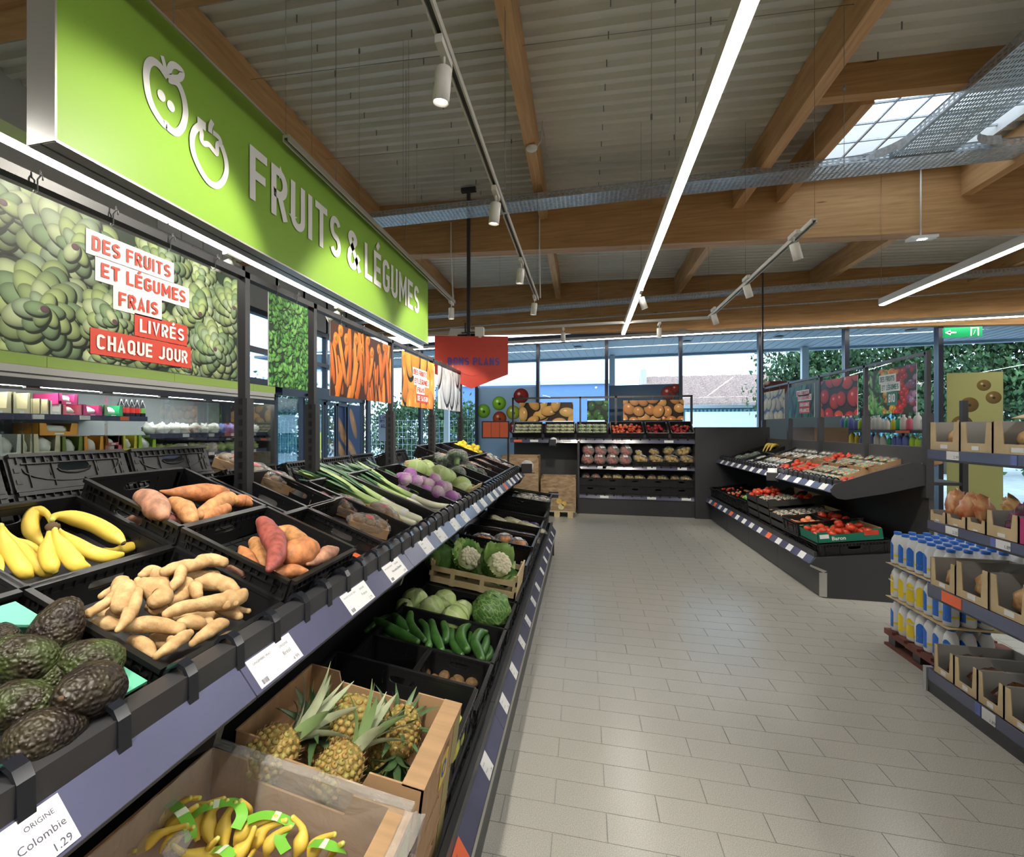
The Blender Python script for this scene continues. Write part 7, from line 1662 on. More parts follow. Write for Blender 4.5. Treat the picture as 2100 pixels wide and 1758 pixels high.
# ================================================================ back produce stand under the windows
def BM(x, y, z, phi): return shelfM('B', (x, y, z), phi)
BY = 9.76; sb = empty('produce_stand', (-1.4, BY, 0), label='dark produce stand under the windows with apples, onion nets and potato bags', cat='shelf')
def xr(y): return BY+y
wobj(MB().box(-1.41, 2.0, BY+.62, BY+.66, .0, 1.745), 'back_panel', M_dark2, sb); wobj(MB().box(-.06, 2.03, BY+.02, BY+.05, .0, .30), 'base_panel', M_dark, sb); wobj(MB().box(-.10, -.06, BY, BY+.62, 0, 1.4), 'side_panel', M_dark, sb)
for (x0, z0, z1, nm) in ((-1.41, 1.361, 1.45, 'top'), (-.05, .862, .935, 'middle'), (-.07, .304, .385, 'bottom')):
    for a, b in ((x0, .62), (.63, 2.03)) if x0 > -1 else ((x0, -.05), (-.04, .62), (.63, 2.02)):
        wobj(MB().prism([(BY, z0), (BY+.02, z1-.02), (BY+.03, z1-.02), (BY+.03, z0)], 'x', a, b), 'price_strip', M_strip, sb); wobj(MB().box(a, b, BY+.012, BY+.03, z1-.022, z1), 'front_profile', M_dark, sb)
    wobj(MB().prism([(BY+.03, z1-.03), (BY+.62, z1+.08), (BY+.62, z1+.06), (BY+.03, z1-.055)], 'x', x0, 2.0), 'shelf_board', M_dark, sb)
    for x in np.arange(x0+.15, 1.95, .165): wobj(MB().box(x-.012, x+.012, BY-.004, BY+.03, z1-.03, z1+.02), 'hook', M_blackgloss, sb)
for x, z, m in ((-1.25, 1.375, M_orange), (-.93, 1.375, M_paper), (-.30, 1.375, M_paper), (.72, 1.375, M_paper), (1.55, 1.375, M_paper), (.35, .876, M_paper), (.45, .876, M_paper), (1.25, .876, M_paper), (1.78, .876, M_paper), (.4, .316, M_paper), (1.25, .316, M_paper), (1.85, .316, M_paper)):
    wobj(MB().box(x-.08, x+.08, BY-.003, BY+.001, z, z+.045), 'price_label', m, sb)
fb = empty('header_frame', (-1.35, BY+.2, 1.7), label='slim dark frame with posters above the back produce stand', cat='frame')
PB_ = [onY(u, 840, BY+.3).x for u in (1052, 1190, 1263, 1418)]; zT = onY(1300, 812, BY+.3).z
for x in PB_: wobj(MB().box(x-.018, x+.018, BY+.28, BY+.32, 1.72, zT), 'post', M_dark, fb)
wobj(MB().box(PB_[0], PB_[-1], BY+.28, BY+.32, zT-.035, zT), 'top_rail', M_dark, fb)
def bpost(img, u0, u1, v0, v1, lab, hooks): a = onY(u0, v1, BY+.26); b = onY(u1, v0, BY+.26); return poster(img, BY+.26, a.x, b.x, a.z, b.z, lab, hooks, 'B')
bpost(pic_heap(440, 156, 62, 38, [(.82, .52, .18), (.78, .47, .15), (.86, .58, .24)], 41, jit=.3, dark=.45), 1065, 1175.5, 825, 864, 'hanging poster of washed potatoes', 2)
bpost(pic_heap(170, 156, 40, 30, [(.08, .26, .06), (.14, .36, .09), (.05, .18, .05)], 42, bg=(.01, .05, .02), dark=.35), 1204, 1248, 822, 862, 'small hanging poster of dark green leaves', 2)
bpost(pic_heap(480, 166, 50, 42, [(.80, .43, .16), (.76, .38, .13), (.84, .50, .20)], 43, jit=.2, dark=.45, spec=.4), 1278, 1402, 820, 862, 'hanging poster of brown onions', 3)
M_lett = mat('lettuce', (.48, .58, .24), .5, noise_s=20, noise_a=.2); M_endive = mat('endive', (.72, .68, .36), .45, noise_s=20, noise_a=.1); M_app = [mat('apple_red', (.48, .035, .02), .25, noise_s=20, noise_a=.25), mat('apple_mixed', (.62, .20, .06), .25, noise_s=14, noise_a=.25, col2=(.46, .06, .03))]; M_beet = mat('apple_dark', (.32, .012, .02), .25)
app = ball('apple', M_app[0], .032, 'apple', 'apples'); ua = [False]; app2 = ball('apple', M_app[1], .032, 'apple', 'apples'); ua2 = [False]; app3 = ball('apple', M_beet, .036, 'apple', 'apples'); ua3 = [False]
lettp = punnet([M_lett, M_cfl[0]], 8, 'salad_pack', 'salad', (.075, .05, .05), .02, 8); endp = punnet([M_endive, M_lett], 9, 'endive_pack', 'salad', (.075, .05, .05), .02, 8)
TOPX = [(-1.365, -.785), (-.735, -.155), (-.115, .47), (.52, 1.11), (1.165, 1.545), (1.60, 1.985)]
for k, (a, b) in enumerate(TOPX):
    M = BM((a+b)/2, BY+.035, 1.47, math.radians(33)); crate_at(M, .38, b-a-.02, .11, ['black crate of pale wrapped endives, nearest the orange screen', 'black crate of pointed pale endives, second along the top', 'black crate of wrapped green salads under the leaf poster', 'black crate of mixed red apples under the onion poster', 'smaller black crate of dark red apples', 'smaller black crate of dark red apples beside the corner panel'][k]); w = (b-a)/2-.04
    if k < 3: grid_fill([endp, endp, lettp][k], 'e%d' % min(k, 1) if k < 2 else 'l', M, (.07, .19, .31), [-.2, -.07, .07, .2], .03, '%s pack {} up and {} across in the %s crate of the top row' % (['Endive', 'Pointed endive', 'Green salad'][k], ORD[k]), 'salad packs', rz=PI/2) if k != 1 else grid_fill(endp, 'e0', M, (.07, .19, .31), [-.2, -.07, .07, .2], .03, 'Pointed endive pack {} up and {} across in the second crate', 'salad packs', rz=PI/2)
    elif k == 3: fill(app, ua, M, 34, .032, (.01, .37, -w-.03, w+.03), .01, 20, 'red apple in the crate under the onion poster', 'mixed apples'); fill(app2, ua2, M, 16, .032, (.01, .37, -w-.03, w+.03), .035, 21, 'yellow-red apple in the crate under the onion poster', 'yellow-red apples')
    else: fill(app3, ua3, M, 15, .034, (.01, .37, -w-.02, w+.02), .01, 22+k, 'dark red apple in the %s small crate of the top row' % ORD[k-4], 'dark apples in the %s small crate' % ORD[k-4])
onb = lump_bag('onion_net', M_onionred, M_netred, 26, .034, (.12, .11, .17), 14, 'onions', 'red onion nets on the middle shelf', knot=False); pob = lump_bag('potato_bag', M_potyel, M_film, 22, .038, (.15, .11, .16), 15, 'potatoes', 'potato bags on the middle shelf', knot=False); u1_, u2_ = [False], [False]
for k in range(4):
    M = BM(.09+.235*k, BY+.16, .93, .2); put_proto(onb, u1_, M @ Matrix.Translation((.08, 0, .03)) @ Euler((0, -.4, 0)).to_matrix().to_4x4() @ Matrix.Scale(1.0, 4), 'lower red onion net in the %s column of the middle shelf' % ORD[k]); dup(onb, mat=M @ Matrix.Translation((.12, 0, .21)) @ Euler((0, -.5, .4)).to_matrix().to_4x4(), label='upper red onion net in the %s column of the middle shelf' % ORD[k])
for k in range(4):
    M = BM(1.06+.275*k, BY+.12, .93, .2); crate_at(M @ Matrix.Translation((-.06, 0, 0)), .40, .27, .10, '%s shallow black crate under the potato bags' % ORD[k].capitalize()); put_proto(pob, u2_, M @ Matrix.Translation((.08, 0, .04)) @ Euler((0, -.3, 1.5)).to_matrix().to_4x4() @ Matrix.Scale(.92, 4), 'lower yellow potato bag, %s from the onion nets' % ORD[k]); dup(pob, mat=M @ Matrix.Translation((.13, .03, .19)) @ Euler((0, -.4, 1.1+k)).to_matrix().to_4x4() @ Matrix.Scale([.5, .7, .9, 1.0][k], 4), label='upper yellow potato bag, %s from the onion nets' % ORD[k])
for k in range(5):
    x = .14+.41*k
    for q in (0, 1): crate_at(BM(x, BY+.05, .39+.155*q, .05), .5, .395, .15, '%s black crate of the %s bottom stack under the windows' % ('lower' if q == 0 else 'upper', ORD[k]))
    M = BM(x, BY+.05, .56, .05)
    for q in range(2): (lambda P_, l_: dup(P_, mat=M @ Matrix.Translation((.16+.03*q, -.09+.18*q, .06)) @ Euler((0, -.3, 1.4+q)).to_matrix().to_4x4() @ Matrix.Scale(.72, 4), label=l_, group='bags in the bottom crates'))(onb if k == 0 else pob, '%s %s bag in the %s bottom crate' % (ORD[q], 'red onion' if k == 0 else 'potato', ORD[k]))
# bins, orange screens, glove dispenser
M_wprint = wood_mat('wood_print', (.25, .15, .08), (.50, .36, .22), 8, (1, 1, 3), knots=False)
for k, (x0, x1, y0, z1, lab) in enumerate([(-.755, -.125, 9.25, .745, 'wood-print cardboard bin with an onion picture, on a pallet'), (-1.50, -.80, 9.2, 1.13, 'tall half-empty wood-print cardboard bin behind the stand end')]):
    t = empty('cardboard_bin', (x0, y0, 0), label=lab, cat='box', group='wood-print bins'); w = x1-x0; d = .5
    for a in ((0, w, 0, .012), (0, w, d-.012, d)): MB().box(*a, .12, z1).obj('wall', M_wprint if k == 0 or a[2] > 0 else M_card, t)
    for a in ((0, .012), (w-.012, w)): MB().box(*a, 0, d, .12, z1).obj('wall', M_wprint, t)
    for q in range(4): MB().box(-.004, w+.004, -.004, 0, .14+(z1-.16)*q/4, .14+(z1-.16)*(q+.94)/4).obj('plank_print', M_wprint, t)
    for q in range(3): MB().box(w*q/2.6, w*q/2.6+.1, 0, d, 0, .10).obj('pallet_foot', M_poplar, t)
    MB().box(0, w, 0, d, .10, .12).obj('pallet_deck', M_poplar, t)
    if k == 0:
        for q, (x, z, r) in enumerate([(.33, .30, .05), (.42, .26, .045), (.37, .20, .055)]): MB().lathe([(0, 0), (r, 0)], 16, Matrix.Translation((x, -.006, z)) @ Matrix.Rotation(PI/2, 4, 'X'), False).obj('onion_print', M_potyel if q < 2 else M_endive, t)
        MB().box(.14, .32, -.008, -.005, .36, .47).obj('sign_print', M_dark, t); small_text('OIGNONS', .035, M_whitep, Matrix.Translation((.155, -.010, .42)), t)
osn = empty('orange_board', (-1.70, 8.5, 0), label='orange notice board in a dark frame on a thin stand behind the lemons', cat='sign')
a = onY(990, 897, 8.5); b = onY(1042, 866, 8.5); wobj(MB().box(a.x-.02, b.x+.02, 8.50, 8.52, a.z-.02, b.z+.02), 'frame', M_dark, osn)
for q in range(3): wobj(MB().box(a.x+(b.x-a.x)*q/3+.004, a.x+(b.x-a.x)*(q+1)/3-.004, 8.494, 8.50, a.z, b.z), 'sheet', M_orange, osn)
wobj(MB().box(b.x-.015, b.x+.015, 8.50, 8.53, 0, a.z), 'stand', M_dark, osn)
def dispenser(p, lab, rot):
    t = empty('bag_dispenser', p, rot, label=lab, cat='dispenser', group='bag roll dispensers')
    MB().lathe([(.018, -.05), (.07, -.05), (.072, .05), (.018, .05)], 20, Matrix.Rotation(PI/2, 4, 'X')).obj('roll', M_paper, t); MB().lathe([(.018, -.06), (.018, .06)], 12, Matrix.Rotation(PI/2, 4, 'X')).obj('core', M_dark, t); MB().box(-.09, .05, -.065, -.058, -.09, .03).box(-.09, -.08, -.065, .06, -.08, .02).box(-.09, .085, -.065, -.06, -.095, -.085).obj('holder', M_dark, t)
dispenser((-.70, 6.42, 1.16), 'white bag roll on a dark holder at the far end of the near stand', (0, 0, .3)); dispenser((2.34, 7.0, 1.07), 'white bag roll on the price rail across the aisle', (0, 0, 1.2)); dispenser((-.55, 9.72, 1.40), 'white bag roll on the top rail under the windows', (0, 0, 0))
# ================================================================ chilled cabinet along the left wall
FX = -4.1; FY1 = 5.97
fg = empty('chilled_cabinet', (FX, -2, 0), label='long chilled cabinet with glass doors and a lime-green header band, behind the produce stand', cat='cabinet')
wobj(MB().box(-5.05, -5.0, -2, FY1, 0, 2.03).box(-5.05, FX-.05, -2, FY1, 0, .35).box(-5.05, FX, FY1-.03, FY1, 0, 2.12).box(-5.05, FX, -2.05, -2, 0, 2.12), 'body', M_dark2, fg)
wobj(MB().box(-5.05, FX, -2, FY1, 2.03, 2.125), 'white_header', M_white, fg); wobj(MB().box(-5.05, FX+.012, -2, FY1, 2.06, 2.068).box(FX-.02, FX+.006, -2, FY1, 1.97, 2.03), 'header_groove', M_navy, fg)
y = -2
while y < FY1: wobj(MB().box(FX-.04, FX-.005, y+.002, min(y+1.25, FY1)-.002, 2.127, 2.215), 'lime_band', M_lime, fg); y += 1.25
M_coolw = mat('cabinet_inside', (.30, .33, .35), .4); wobj(MB().box(-4.99, -4.98, -2, FY1, .35, 2.0), 'back_liner', M_coolw, fg)
wobj(MB().box(-4.25, -4.22, -1.9, FY1-.1, 1.975, 1.99), 'cabinet_lamp', M_led, fg)
for z, y0, y1 in ((1.745, -2, 4.02), (1.40, -2, 4.02), (1.05, -2, FY1), (1.575, 4.06, FY1-.04), (1.36, 4.06, FY1-.04), (.70, -2, FY1)):
    wobj(MB().box(-4.98, -4.22, y0, y1, z-.02, z), 'shelf_board', M_coolw, fg); wobj(MB().box(-4.22, -4.205, y0, y1, z-.03, z+.018), 'price_strip', M_strip, fg)
    yy = y0+.4
    while yy < y1: wobj(MB().box(-4.206, -4.2, yy, yy+.09, z-.024, z+.012), 'price_label', M_orange if (z == 1.745 and yy > 3.55) else M_paper, fg); yy += .38
y = -2
while y < FY1-.3: wobj(MB().box(FX-.03, FX-.024, y+.006, y+.60, .36, 1.97), 'glass_door', M_glass, fg); wobj(MB().box(FX-.035, FX-.018, y-.004, y+.004, .36, 1.97), 'door_edge', M_glass, fg); wobj(MB().box(FX-.045, FX-.01, y-.05, y+.05, 1.955, 1.975), 'hinge', M_dark, fg); y += .613
PAL = {'cream': (.66, .60, .40), 'magenta': (.52, .04, .18), 'pink': (.66, .14, .20), 'green': (.02, .36, .14), 'lime': (.36, .58, .04), 'orange': (.76, .32, .03), 'yellow': (.72, .58, .06), 'olive': (.14, .20, .03), 'white': (.70, .70, .66), 'blue': (.12, .16, .45)}
PM = {k: mat('pack_'+k, v, .45) for k, v in PAL.items()}
def ready_box(y0, y1, z, h, colr, lab, cut=True, x=-4.24, d=.28, sgn=-1, group='cartons in the chilled cabinet', mi=None, item=None, cy=.62, base=.3):
    """shelf-ready carton with a U-shaped front opening facing the aisle"""
    t = empty('display_carton', (x, y0, z), label=lab, cat='box', group=group); w = y1-y0; m = PM[colr] if isinstance(colr, str) else colr; th = .004; D = sgn*d
    wobj(MB().prism([(y0, z), (y1, z), (y1, z+h), (y1-w*.17, z+h), (y1-w*.22, z+h*base), (y0+w*.22, z+h*base), (y0+w*.17, z+h), (y0, z+h)], 'x', x, x+sgn*th) if cut else MB().box(x, x+sgn*th, y0, y1, z, z+h), 'front', m, t)
    wobj(MB().box(x, x+D, y0, y0+th, z, z+h), 'side', mi or m, t); wobj(MB().box(x, x+D, y1-th, y1, z, z+h), 'side', mi or m, t); wobj(MB().box(x+D, x+D-sgn*th, y0, y1, z, z+h), 'back', mi or m, t)
    wobj(MB().box(x-sgn*.002, x, y0+w*.38, y0+w*.62, z+h*.06, z+h*.2), 'print', M_paper, t)
    if item: wobj(MB().blob((x+sgn*d*.35, (y0+y1)/2, z+h*.45), (d*.3, w*.38, h*.42), 12, 8, .25, int(y0*10), 12), 'packs', item, t)
    return t
def fy(u): return onX(u, 850, -4.24).y
row1 = [(-70, -30, 'cream'), (-28, 24, 'cream'), (26, 63, 'cream'), (82, 100, 'cream'), (102, 126, 'white'), (128, 168, 'pink'), (170, 210, 'magenta'), (213, 252, 'green')]
for k, (a, b, c_) in enumerate(row1): ready_box(fy(a), fy(b), 1.747, [.18, .18, .18, .14, .13, .10, .11, .115][k], c_, '%s %s carton on the top shelf of the chilled cabinet, counted from the picture edge' % (ORD[k], c_), item=PM['white'] if k > 4 else None)
ready_box(fy(120), fy(160), 1.85, .09, 'magenta', 'magenta carton stacked above the pink one in the chilled cabinet', item=PM['white'])
row2 = [(-60, -8, 'white'), (-6, 44, 'white'), (46, 66, 'cream'), (68, 124, 'cream'), (127, 170, 'olive'), (172, 213, 'orange'), (215, 250, 'pink'), (252, 281, 'yellow'), (284, 320, 'lime')]
for k, (a, b, c_) in enumerate(row2): ready_box(fy(a), fy(b), 1.402, .20 if k < 4 else .175, c_, '%s %s carton on the lower visible shelf of the chilled cabinet' % (ORD[k], c_), item=PM['white'])
ready_box(fy(80), fy(160), 1.59, .10, 'orange', 'orange carton stacked on top of the lower row in the chilled cabinet', item=PM['white']); ready_box(fy(215), fy(250), 1.49, .085, 'pink', 'second pink carton stacked on the first in the chilled cabinet')
M_cola = mat('can_black', (.015, .015, .02), .2); M_canr = mat('can_red', (.5, .02, .02), .3)
for k, u in enumerate((258, 268, 279, 290, 301)):
    t = empty('drink_bottle', (-4.30, fy(u), 1.747), label='%s dark drink bottle at the end of the top shelf in the chilled cabinet' % ORD[k].capitalize(), cat='bottle', group='drinks in the chilled cabinet')
    MB().lathe([(0, 0), (.03, 0), (.032, .02), (.032, .12), (.014, .16), (.013, .185), (0, .186)], 12).obj('body', M_cola, t); MB().lathe([(.0325, .05), (.0325, .10)], 12).obj('label_band', M_canr if k < 4 else M_chili, t)
for k in range(12):
    o = link('salad_bag', MB().blob((0, 0, 0), (.06, .07, .06), 14, 9, .7, k, 26).mesh('b', PM['white'] if k not in (7, 8, 10) else PM['blue']), loc=(-4.32, 4.15+.15*k, 1.64)); tag(o, '%s whitish salad bag on the upper shelf, far end of the chilled cabinet' % ORD[k].capitalize(), 'bag', 'bags in the chilled cabinet')
    o = link('salad_bag', MB().blob((0, 0, 0), (.07, .075, .055), 14, 9, .6, k+9, 26).mesh('b', M_lett if k % 3 else PM['white']), loc=(-4.32, 4.12+.15*k, 1.42)); tag(o, '%s green salad bag on the lower shelf, far end of the chilled cabinet' % ORD[k].capitalize(), 'bag', 'bags in the chilled cabinet')
# ================================================================ near shelf on the aisle's other side
NX = 2.107; NY = 3.69
sn = empty('grocery_shelf', (NX, 1.0, 0), label='open grocery shelf with cartons at the right-hand edge of the photo', cat='shelf')
M_wirebk = M_dark
for z0, z1, dx in ((1.46, 1.516, 0), (1.022, 1.073, 0), (.607, .676, 0), (.078, .147, 0)):
    yy = NY
    while yy > .6: wobj(MB().box(NX-.006, NX, max(yy-1.0, .6)+.002, yy-.002, z0, z1), 'price_strip', M_strip, sn); yy -= 1.0
    wobj(MB().box(NX, NX+.55, .6, NY, z1-.045, z1-.02), 'shelf_board', M_dark, sn); wobj(MB().box(NX-.003, NX+.02, .6, NY, z0-.012, z0), 'lower_lip', M_dark, sn)
wobj(MB().box(NX-.002, NX+.02, .6, NY, .0, .07), 'plinth', M_dark, sn); wobj(MB().box(NX-.012, NX+.03, NY, NY+.03, .0, .15), 'end_cap', M_alu, sn)
for y in (NY, 2.69, 1.69): wobj(MB().box(NX+.55, NX+.60, y-.03, y+.03, 0, 1.95), 'upright', M_dark, sn)
for k in range(16): wobj(MB().box(NX+.57, NX+.575, .6, NY, .2+k*.1, .205+k*.1), 'back_wire', M_dark, sn) if k < 13 else None
def nlabel(y, w, z0, z1, txt, m=M_paper):
    wobj(MB().box(NX-.0085, NX-.0065, y, y+w, z0+.003, z1-.003), 'price_label', m, sn)
    if txt: small_text(txt, .024, M_ink, Matrix.Translation((NX-.0095-NX, y+w*.42-1.0, z0+.012)) @ TXT_ROT['-X'], sn, name='label_print')
def ny(u): return onX(u, 950, NX).y
for u, w, z0, z1, t_, m in ((1970, .10, 1.46, 1.516, '2.99', M_paper), (1968, .10, 1.022, 1.073, '2.25', M_paper), (2076, .09, 1.022, 1.073, '1.09', M_paper), (1975, .16, .607, .676, '', M_orange), (2045, .09, .078, .147, '1.89', M_paper)): nlabel(ny(u), w, z0, z1, t_, m)
wobj(MB().box(NX-.0085, NX-.0065, ny(2090), ny(2090)+.04, 1.463, 1.513).box(NX-.0085, NX-.0065, ny(2046), ny(2046)+.035, 1.025, 1.07).box(NX-.0085, NX-.0065, ny(2014), ny(2014)+.035, .081, .144), 'blue_tag', PM['blue'], sn)
M_nut = mat('snack_pack', (.36, .18, .07), .35, noise_s=30, noise_a=.3, col2=(.62, .40, .18)); M_nutr = mat('snack_pack_red', (.50, .12, .04), .35, noise_s=24, noise_a=.3, col2=(.60, .34, .16)); M_prune = mat('prune_pack', (.34, .06, .18), .3, noise_s=20, noise_a=.2, col2=(.06, .03, .04)); M_date = mat('date_tray', (.10, .04, .02), .25, noise_s=60, noise_a=.2)
G1 = 'cartons on the near grocery shelf'
def nbox(u0, u1, z, h, m, lab, item, base=.3, mi=M_cardgrey, d=.4): return ready_box(ny(u1), ny(u0), z, h, m, lab, True, NX+.008, d, 1, G1, mi, item, base=base)
nbox(1904, 1964, 1.516, .17, M_cardpale, 'pale carton of biscuits in packs, first on the top near shelf', M_nut); nbox(1966, 2031, 1.516, .165, M_cardpale, 'empty pale carton with grey inside on the top near shelf', None); nbox(2033, 2140, 1.516, .17, M_cardpale, 'torn pale carton with snack bags on the top near shelf', M_nut)
nbox(2142, 2300, 1.516, .17, M_cardpale, 'pale carton on the top near shelf cut off by the photo edge', M_nut)
o = link('carton_flap', MB().box(0, .22, 0, .30, 0, .004).mesh('f', M_cardpale), loc=(NX+.12, ny(2120), 1.70), rot=(0, math.radians(-20), 0)); tag(o, 'raised flap of the torn carton on the top near shelf', 'box')
for a, b, nm, it, h, m in ((1904, 1936, 'first', M_nutr, .065, M_cardpale), (1938, 1977, 'second', M_nutr, .065, M_cardpale), (1979, 2017, 'third', M_nut, .07, M_cardpale), (2019, 2084, 'fourth, higher and with a cut-out', M_prune, .135, M_cardpale), (2086, 2180, 'fifth, magenta', M_prune, .13, PM['magenta'])): nbox(a, b, 1.075, h, m, 'carton of snack bags on the second near shelf, '+nm, it, base=.7 if h < .1 else .45)
for k, (u, y_, m) in enumerate(((1925, 0, M_nutr), (1955, 0, M_nutr), (1985, 0, M_nutr), (2000, .1, M_nut), (2045, .05, M_prune), (2060, .0, M_prune))):
    t = link('snack_bag', MB().blob((0, 0, 0), (.035, .055, .085), 14, 10, .6, k, 16).mesh('b', m), loc=(NX+.08+y_, ny(u), 1.075+.11), rot=(.5*(k % 2)-.2, .3, k)); tag(t, '%s crumpled snack bag on the second near shelf, counted from the far end' % ORD[k].capitalize(), 'bag', 'snack bags')
for k, (a, b) in enumerate(((1905, 1955), (1957, 2023), (2026, 2110), (2112, 2240))): nbox(a, b, .676, .20 if k else .17, M_cardpale, '%s nearly empty carton with grey inside on the third near shelf' % ORD[k], M_nut if k < 3 else None, base=.22)
for k, (a, b) in enumerate(((1912, 1952), (1954, 2000), (2002, 2054), (2056, 2130), (2132, 2260))): nbox(a, b, .147, .17, M_cardpale, '%s carton with trays of dates on the bottom near shelf' % ORD[k], M_date, base=.25)
# ================================================================ drink pallet
px0, py0, py1 = 2.26, 3.76, 4.42
pl_ = empty('pallet', (px0, py0, 0), label='small red-brown wooden pallet on black feet under the blue and white bottles', cat='pallet'); M_pall = mat('pallet_brown', (.17, .055, .04), .7, noise_s=8, noise_a=.15)
for q in range(5): wobj(MB().box(px0-.02, px0+.62, py0+.14*q, py0+.14*q+.10, .105, .125), 'deck_plank', M_pall, pl_)
for x in (px0, px0+.26, px0+.52): wobj(MB().box(x-.02, x+.07, py0, py1, .085, .105).box(x-.02, x+.07, py0, py1, 0, .018), 'runner', M_pall, pl_)
for x in (px0, px0+.26, px0+.52):
    for y in (py0+.02, py0+.28, py1-.10): wobj(MB().box(x, x+.06, y, y+.08, .018, .085), 'foot', M_dark, pl_)
M_btw = mat('bottle_white', (.72, .73, .74), .3); M_btb = mat('bottle_blue', (.02, .14, .56), .35); M_bty = mat('bottle_yellow', (.78, .58, .02), .4)
def bottle():
    t = empty('milk_bottle', label='x', cat='bottle', group='blue and white bottles on the pallet'); prof = [(0, 0), (.036, 0), (.040, .012), (.040, .06), (.0405, .12), (.040, .15), (.034, .185), (.022, .212), (.019, .222)]
    MB().lathe(prof, 14).obj('body', M_btw, t); MB().lathe([(.022, .218), (.023, .236), (.020, .240), (0, .240)], 14).obj('cap', M_btb, t)
    vs = []; fs = []
    for i in range(7):
        a = 2.4+i*.2; w = .0+.05*math.sin(i/6*PI)
        for z in (.03, .09+w, .14+w*.5): vs.append((.0412*math.cos(a), .0412*math.sin(a), z))
    for i in range(6): fs += [(3*i, 3*i+3, 3*i+4, 3*i+1), (3*i+1, 3*i+4, 3*i+5, 3*i+2)]
    MB().add(vs, fs, None, True).obj('label_swoosh', M_btb, t); MB().lathe([(.0411, .055), (.0411, .07)], 14).obj('label_line', M_bty, t); return t
btp = bottle(); btb = dup(btp); ub_ = [False]
for c_ in btb.children:
    if c_.name.startswith('body'): me_ = c_.data.copy(); me_.materials.clear(); me_.materials.append(M_btw); c_.data = me_
    if c_.name.startswith('label_swoosh'): me_ = c_.data.copy(); me_.materials.clear(); me_.materials.append(M_bty); c_.data = me_
u2b = [False]
for L3 in range(3):
    z = .126+.252*L3
    o = bx('card_sheet', M_cardpale, px0-.01, px0+.60, py0, py1, z+.2445, z+.248) if L3 < 2 else None
    if o: tag(o, '%s cardboard sheet between the bottle layers' % ('lower' if L3 == 0 else 'upper'), 'sheet')
    for i in range(6 if L3 == 2 else 3):
        for j in range(7):
            p_, us = (btb, u2b) if (L3 == 1 and j < 4 or (L3 == 0 and j in (1, 2))) else (btp, ub_)
            o = put_proto(p_, us, Matrix.Translation((px0+.045+.092*i, py1-.045-.092*j, z)) @ Matrix.Rotation(.3*((i*3+j) % 4), 4, 'Z'), 'bottle in the %s layer, %s row from the aisle, %s from the window end' % (['bottom', 'middle', 'top'][L3], ORD[i], ORD[j]))
            if i == 0 and p_ is btb and j % 2 == 0: small_text('Matiliger', .017, M_btw, Matrix.Translation((-.0425, .03, .12)) @ TXT_ROT['-X'], o, .0008, name='label_print')
o = MB().box(px0+.29, px0+.60, py0, py1, .126, .62).obj('x', M_btw); bpy.data.objects.remove(o)
# ================================================================ shelf with household goods beyond the right stand
sh2 = empty('grocery_shelf', (4.3, 5.6, 0), label='dark shelf of household bottles seen between the posts across the aisle', cat='shelf')
for z in (.5, .95, 1.36, 1.62): wobj(MB().box(4.3, 4.75, 7.6, 10.0, z-.04, z), 'shelf_board', M_dark, sh2)
for y in (7.62, 8.8, 9.95): wobj(MB().box(4.7, 4.76, y-.03, y+.03, 0, 2.0), 'upright', M_dark, sh2)
wobj(MB().box(4.292, 4.30, 7.9, 8.2, 1.58, 1.615), 'price_label', M_orange, sh2)
R = random.Random(12); cols = [PM[c] for c in ('blue', 'white', 'yellow', 'green', 'pink', 'lime', 'white', 'blue')]; bprot = []
for m in cols: t = MB().mat(m).lathe([(0, 0), (.04, 0), (.042, .02), (.042, .13), (.03, .165), (.014, .18)], 10); t.mat(M_btw).lathe([(.016, .18), (.016, .21), (0, .211)], 10); bprot.append(t.mesh('cleaner'))
n = 0
for z in (1.36, 1.62):
    y = 7.7; kb = -1
    while y < 9.8:
        kb += 1
        o = link('cleaner_bottle', R.choice(bprot), loc=(4.36, y, z), scale=R.uniform(.8, 1.15)); tag(o, '%s household bottle from the near end, %s shelf beyond the tomato stand' % (ORD[kb % 28], 'upper' if z > 1.5 else 'lower'), 'bottle', 'household bottles, %s shelf' % ('upper' if z > 1.5 else 'lower')); y += R.uniform(.10, .17); n += 1
o = bx('storage_box', mat('box_brown', (.16, .10, .06), .7), 3.45, 3.9, 8.6, 9.4, 0, 1.66); tag(o, 'brown box with a pink and white carton in front, near the dark corner panel', 'box')
# ================================================================ printed window films
def fuv(u, v):
    r = ray(u, v); t = 11.17/(r.y-FK*r.x); p = Vector((0, 0, CAMZ))+r*t; return p.x, p.z
def film(u0, u1, vtop, z0, bgc, items, label, W_=300):
    x0, _ = fuv(u0, vtop); x1, z1 = fuv(u1, vtop); h = z1-z0; k = W_/(x1-x0); im = Img(W_, int(h*k), bgc, 3)
    for (u, v, r, c, c2) in items: x, z = fuv(u, v); apple(im, (x-x0)*k, (z1-z)*k, r/FPX*11.2*k, c, c2)
    pm = print_mat('film_print', im.tex('film')); a = math.atan(FK); M = Matrix.Translation((x0, facY(x0)-.0, z0)) @ Matrix.Rotation(a, 4, 'Z')
    t = link('window_film', panel_mesh((x1-x0)/math.cos(a), h, pm, M_back, .003), mat=M); tag(t, label, 'poster', 'printed window films'); return t
AG, AR, AY = (.30, .55, .05), (.30, .03, .02), (.45, .55, .05)
film(980, 1100, 792, .2, (.30, .42, .55), [(991, 843, 15, AG, (.15, .35, .03)), (1023, 827, 15, AG, (.15, .32, .03)), (1052, 846, 15, AY, (.35, .18, .03)), (1068, 812, 16, AR, (.15, .01, .02)), (1024, 858, 15, (.5, .12, .03), AR), (1055, 877, 14, AR, (.2, .02, .02))], 'window film with green and red apples on pale blue')
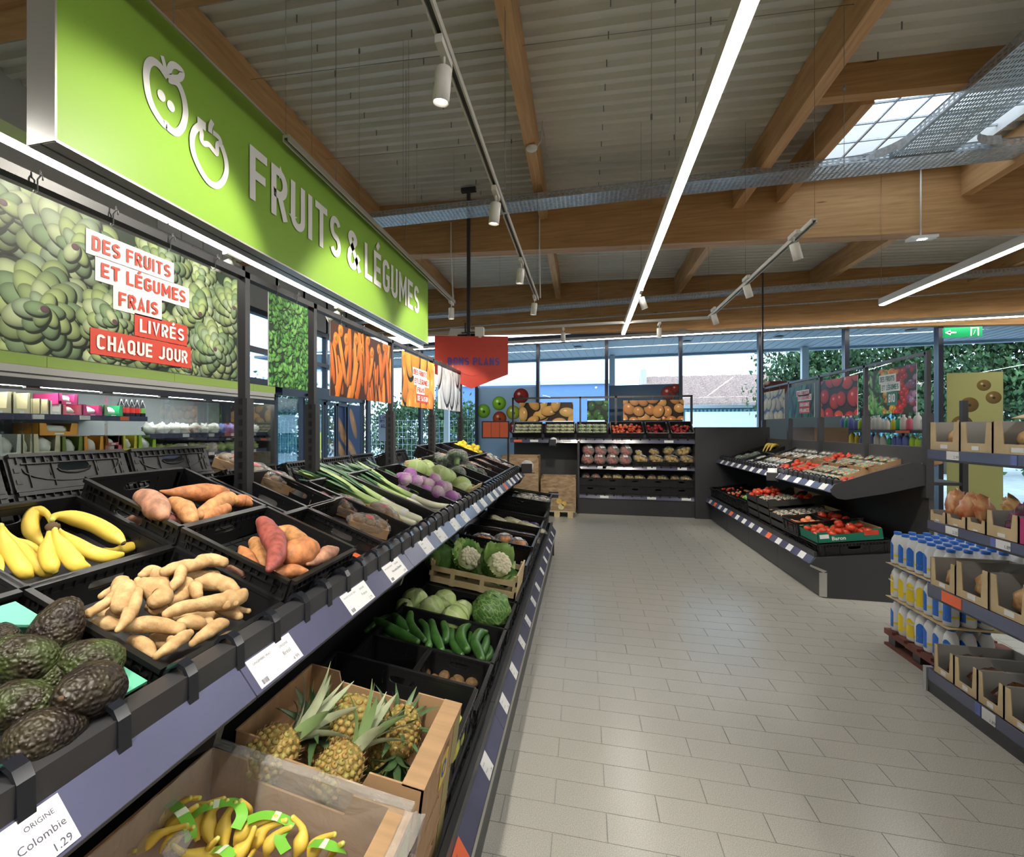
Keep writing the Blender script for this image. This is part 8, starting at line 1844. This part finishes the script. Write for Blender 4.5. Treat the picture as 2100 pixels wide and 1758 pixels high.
film(1249, 1393, 787, .2, (.045, .10, .17), [(1372, 806, 14, AR, (.1, .01, .01)), (1386, 797, 9, AR, (.1, .01, .01)), (1360, 880, 14, (.4, .04, .02), AR)], 'dark blue window film with cherries, behind the onion poster')
film(1568, 1728, 778, .2, (.20, .26, .30), [(1582, 792, 26, (.10, .02, .01), (.25, .12, .08))], 'window film with a round dark cake top, behind the pale squash poster')
film(1944, 2060, 762, .2, (.52, .52, .26), [(1990, 830, 12, (.30, .20, .07), (.4, .3, .1)), (2020, 790, 9, (.32, .22, .08), (.4, .3, .1)), (2040, 815, 10, (.32, .22, .08), (.4, .3, .1)), (1975, 870, 14, (.32, .2, .08), (.4, .3, .1))], 'window film of yellow cheese with holes behind the near shelf')
# exit sign, entrance posters
p = Vector((6.36, facY(6.36, -.40), 3.30)); ex = empty('exit_sign', p, label='green emergency exit sign below the window lamp', cat='sign'); M_exit = mat('exit_green', (.0, .22, .07), .4, emit=.6)
MB().box(-.27, .27, -.02, .02, -.085, .085).obj('panel', M_exit, ex)
mb = MB().box(-.22, -.10, -.024, -.021, -.012, .012).prism([(-.26, 0), (-.18, -.05), (-.18, .05)], 'y', -.024, -.021); mb.box(.10, .12, -.024, -.021, -.07, .07).box(.10, .22, -.024, -.021, .06, .075).box(.20, .22, -.024, -.021, -.07, .07).bar((.14, -.0225, -.05), (.17, -.0225, .03), .003, .02, up=(0, 1, 0)); mb.obj('symbols', M_whitep, ex)
bd = onY(776, 905, 8.6); be = onY(806, 850, 8.6); ap = empty('standing_poster', (bd.x, 8.6, bd.z), label="pale blue notice board with purple lettering by the entrance", cat='sign')
w, h = be.x-bd.x, be.z-bd.z; MB().box(0, w, 0, .01, 0, h).obj('board', mat('notice_blue', (.42, .56, .74), .5), ap); MB().box(w/2-.02, w/2+.02, .01, .03, -bd.z+.0, 0).obj('stand', M_dark, ap)
put_text('L APPLI', .05, M_purple, Matrix.Translation((.03, -.002, h*.84)), ap, width=w*.7); put_text('DES PRIX', .05, M_purple, Matrix.Translation((.03, -.002, h*.70)), ap, width=w*.8)
put_text('ALDI', .075, M_purple, Matrix.Translation((.05, -.002, h*.50)), ap, width=w*.6)
im = Img(220, 260, (.04, .08, .22), 6)
for (x, y, a_) in ((60, 120, 1.0), (110, 180, .6), (160, 90, 1.2), (150, 220, .8), (60, 220, .9)): im.blob(x, y, 80, 22, a_, (.66, .38, .14), .4, spec=.1)
o = link('bread_poster', panel_mesh(1.3, 1.3, print_mat('bread_print', im.tex('bread')), M_back), mat=Matrix.Translation((-5.37, 9.95, .9)) @ TXT_ROT['+X']); tag(o, 'dark blue picture of bread sticks beside the entrance doors', 'poster')
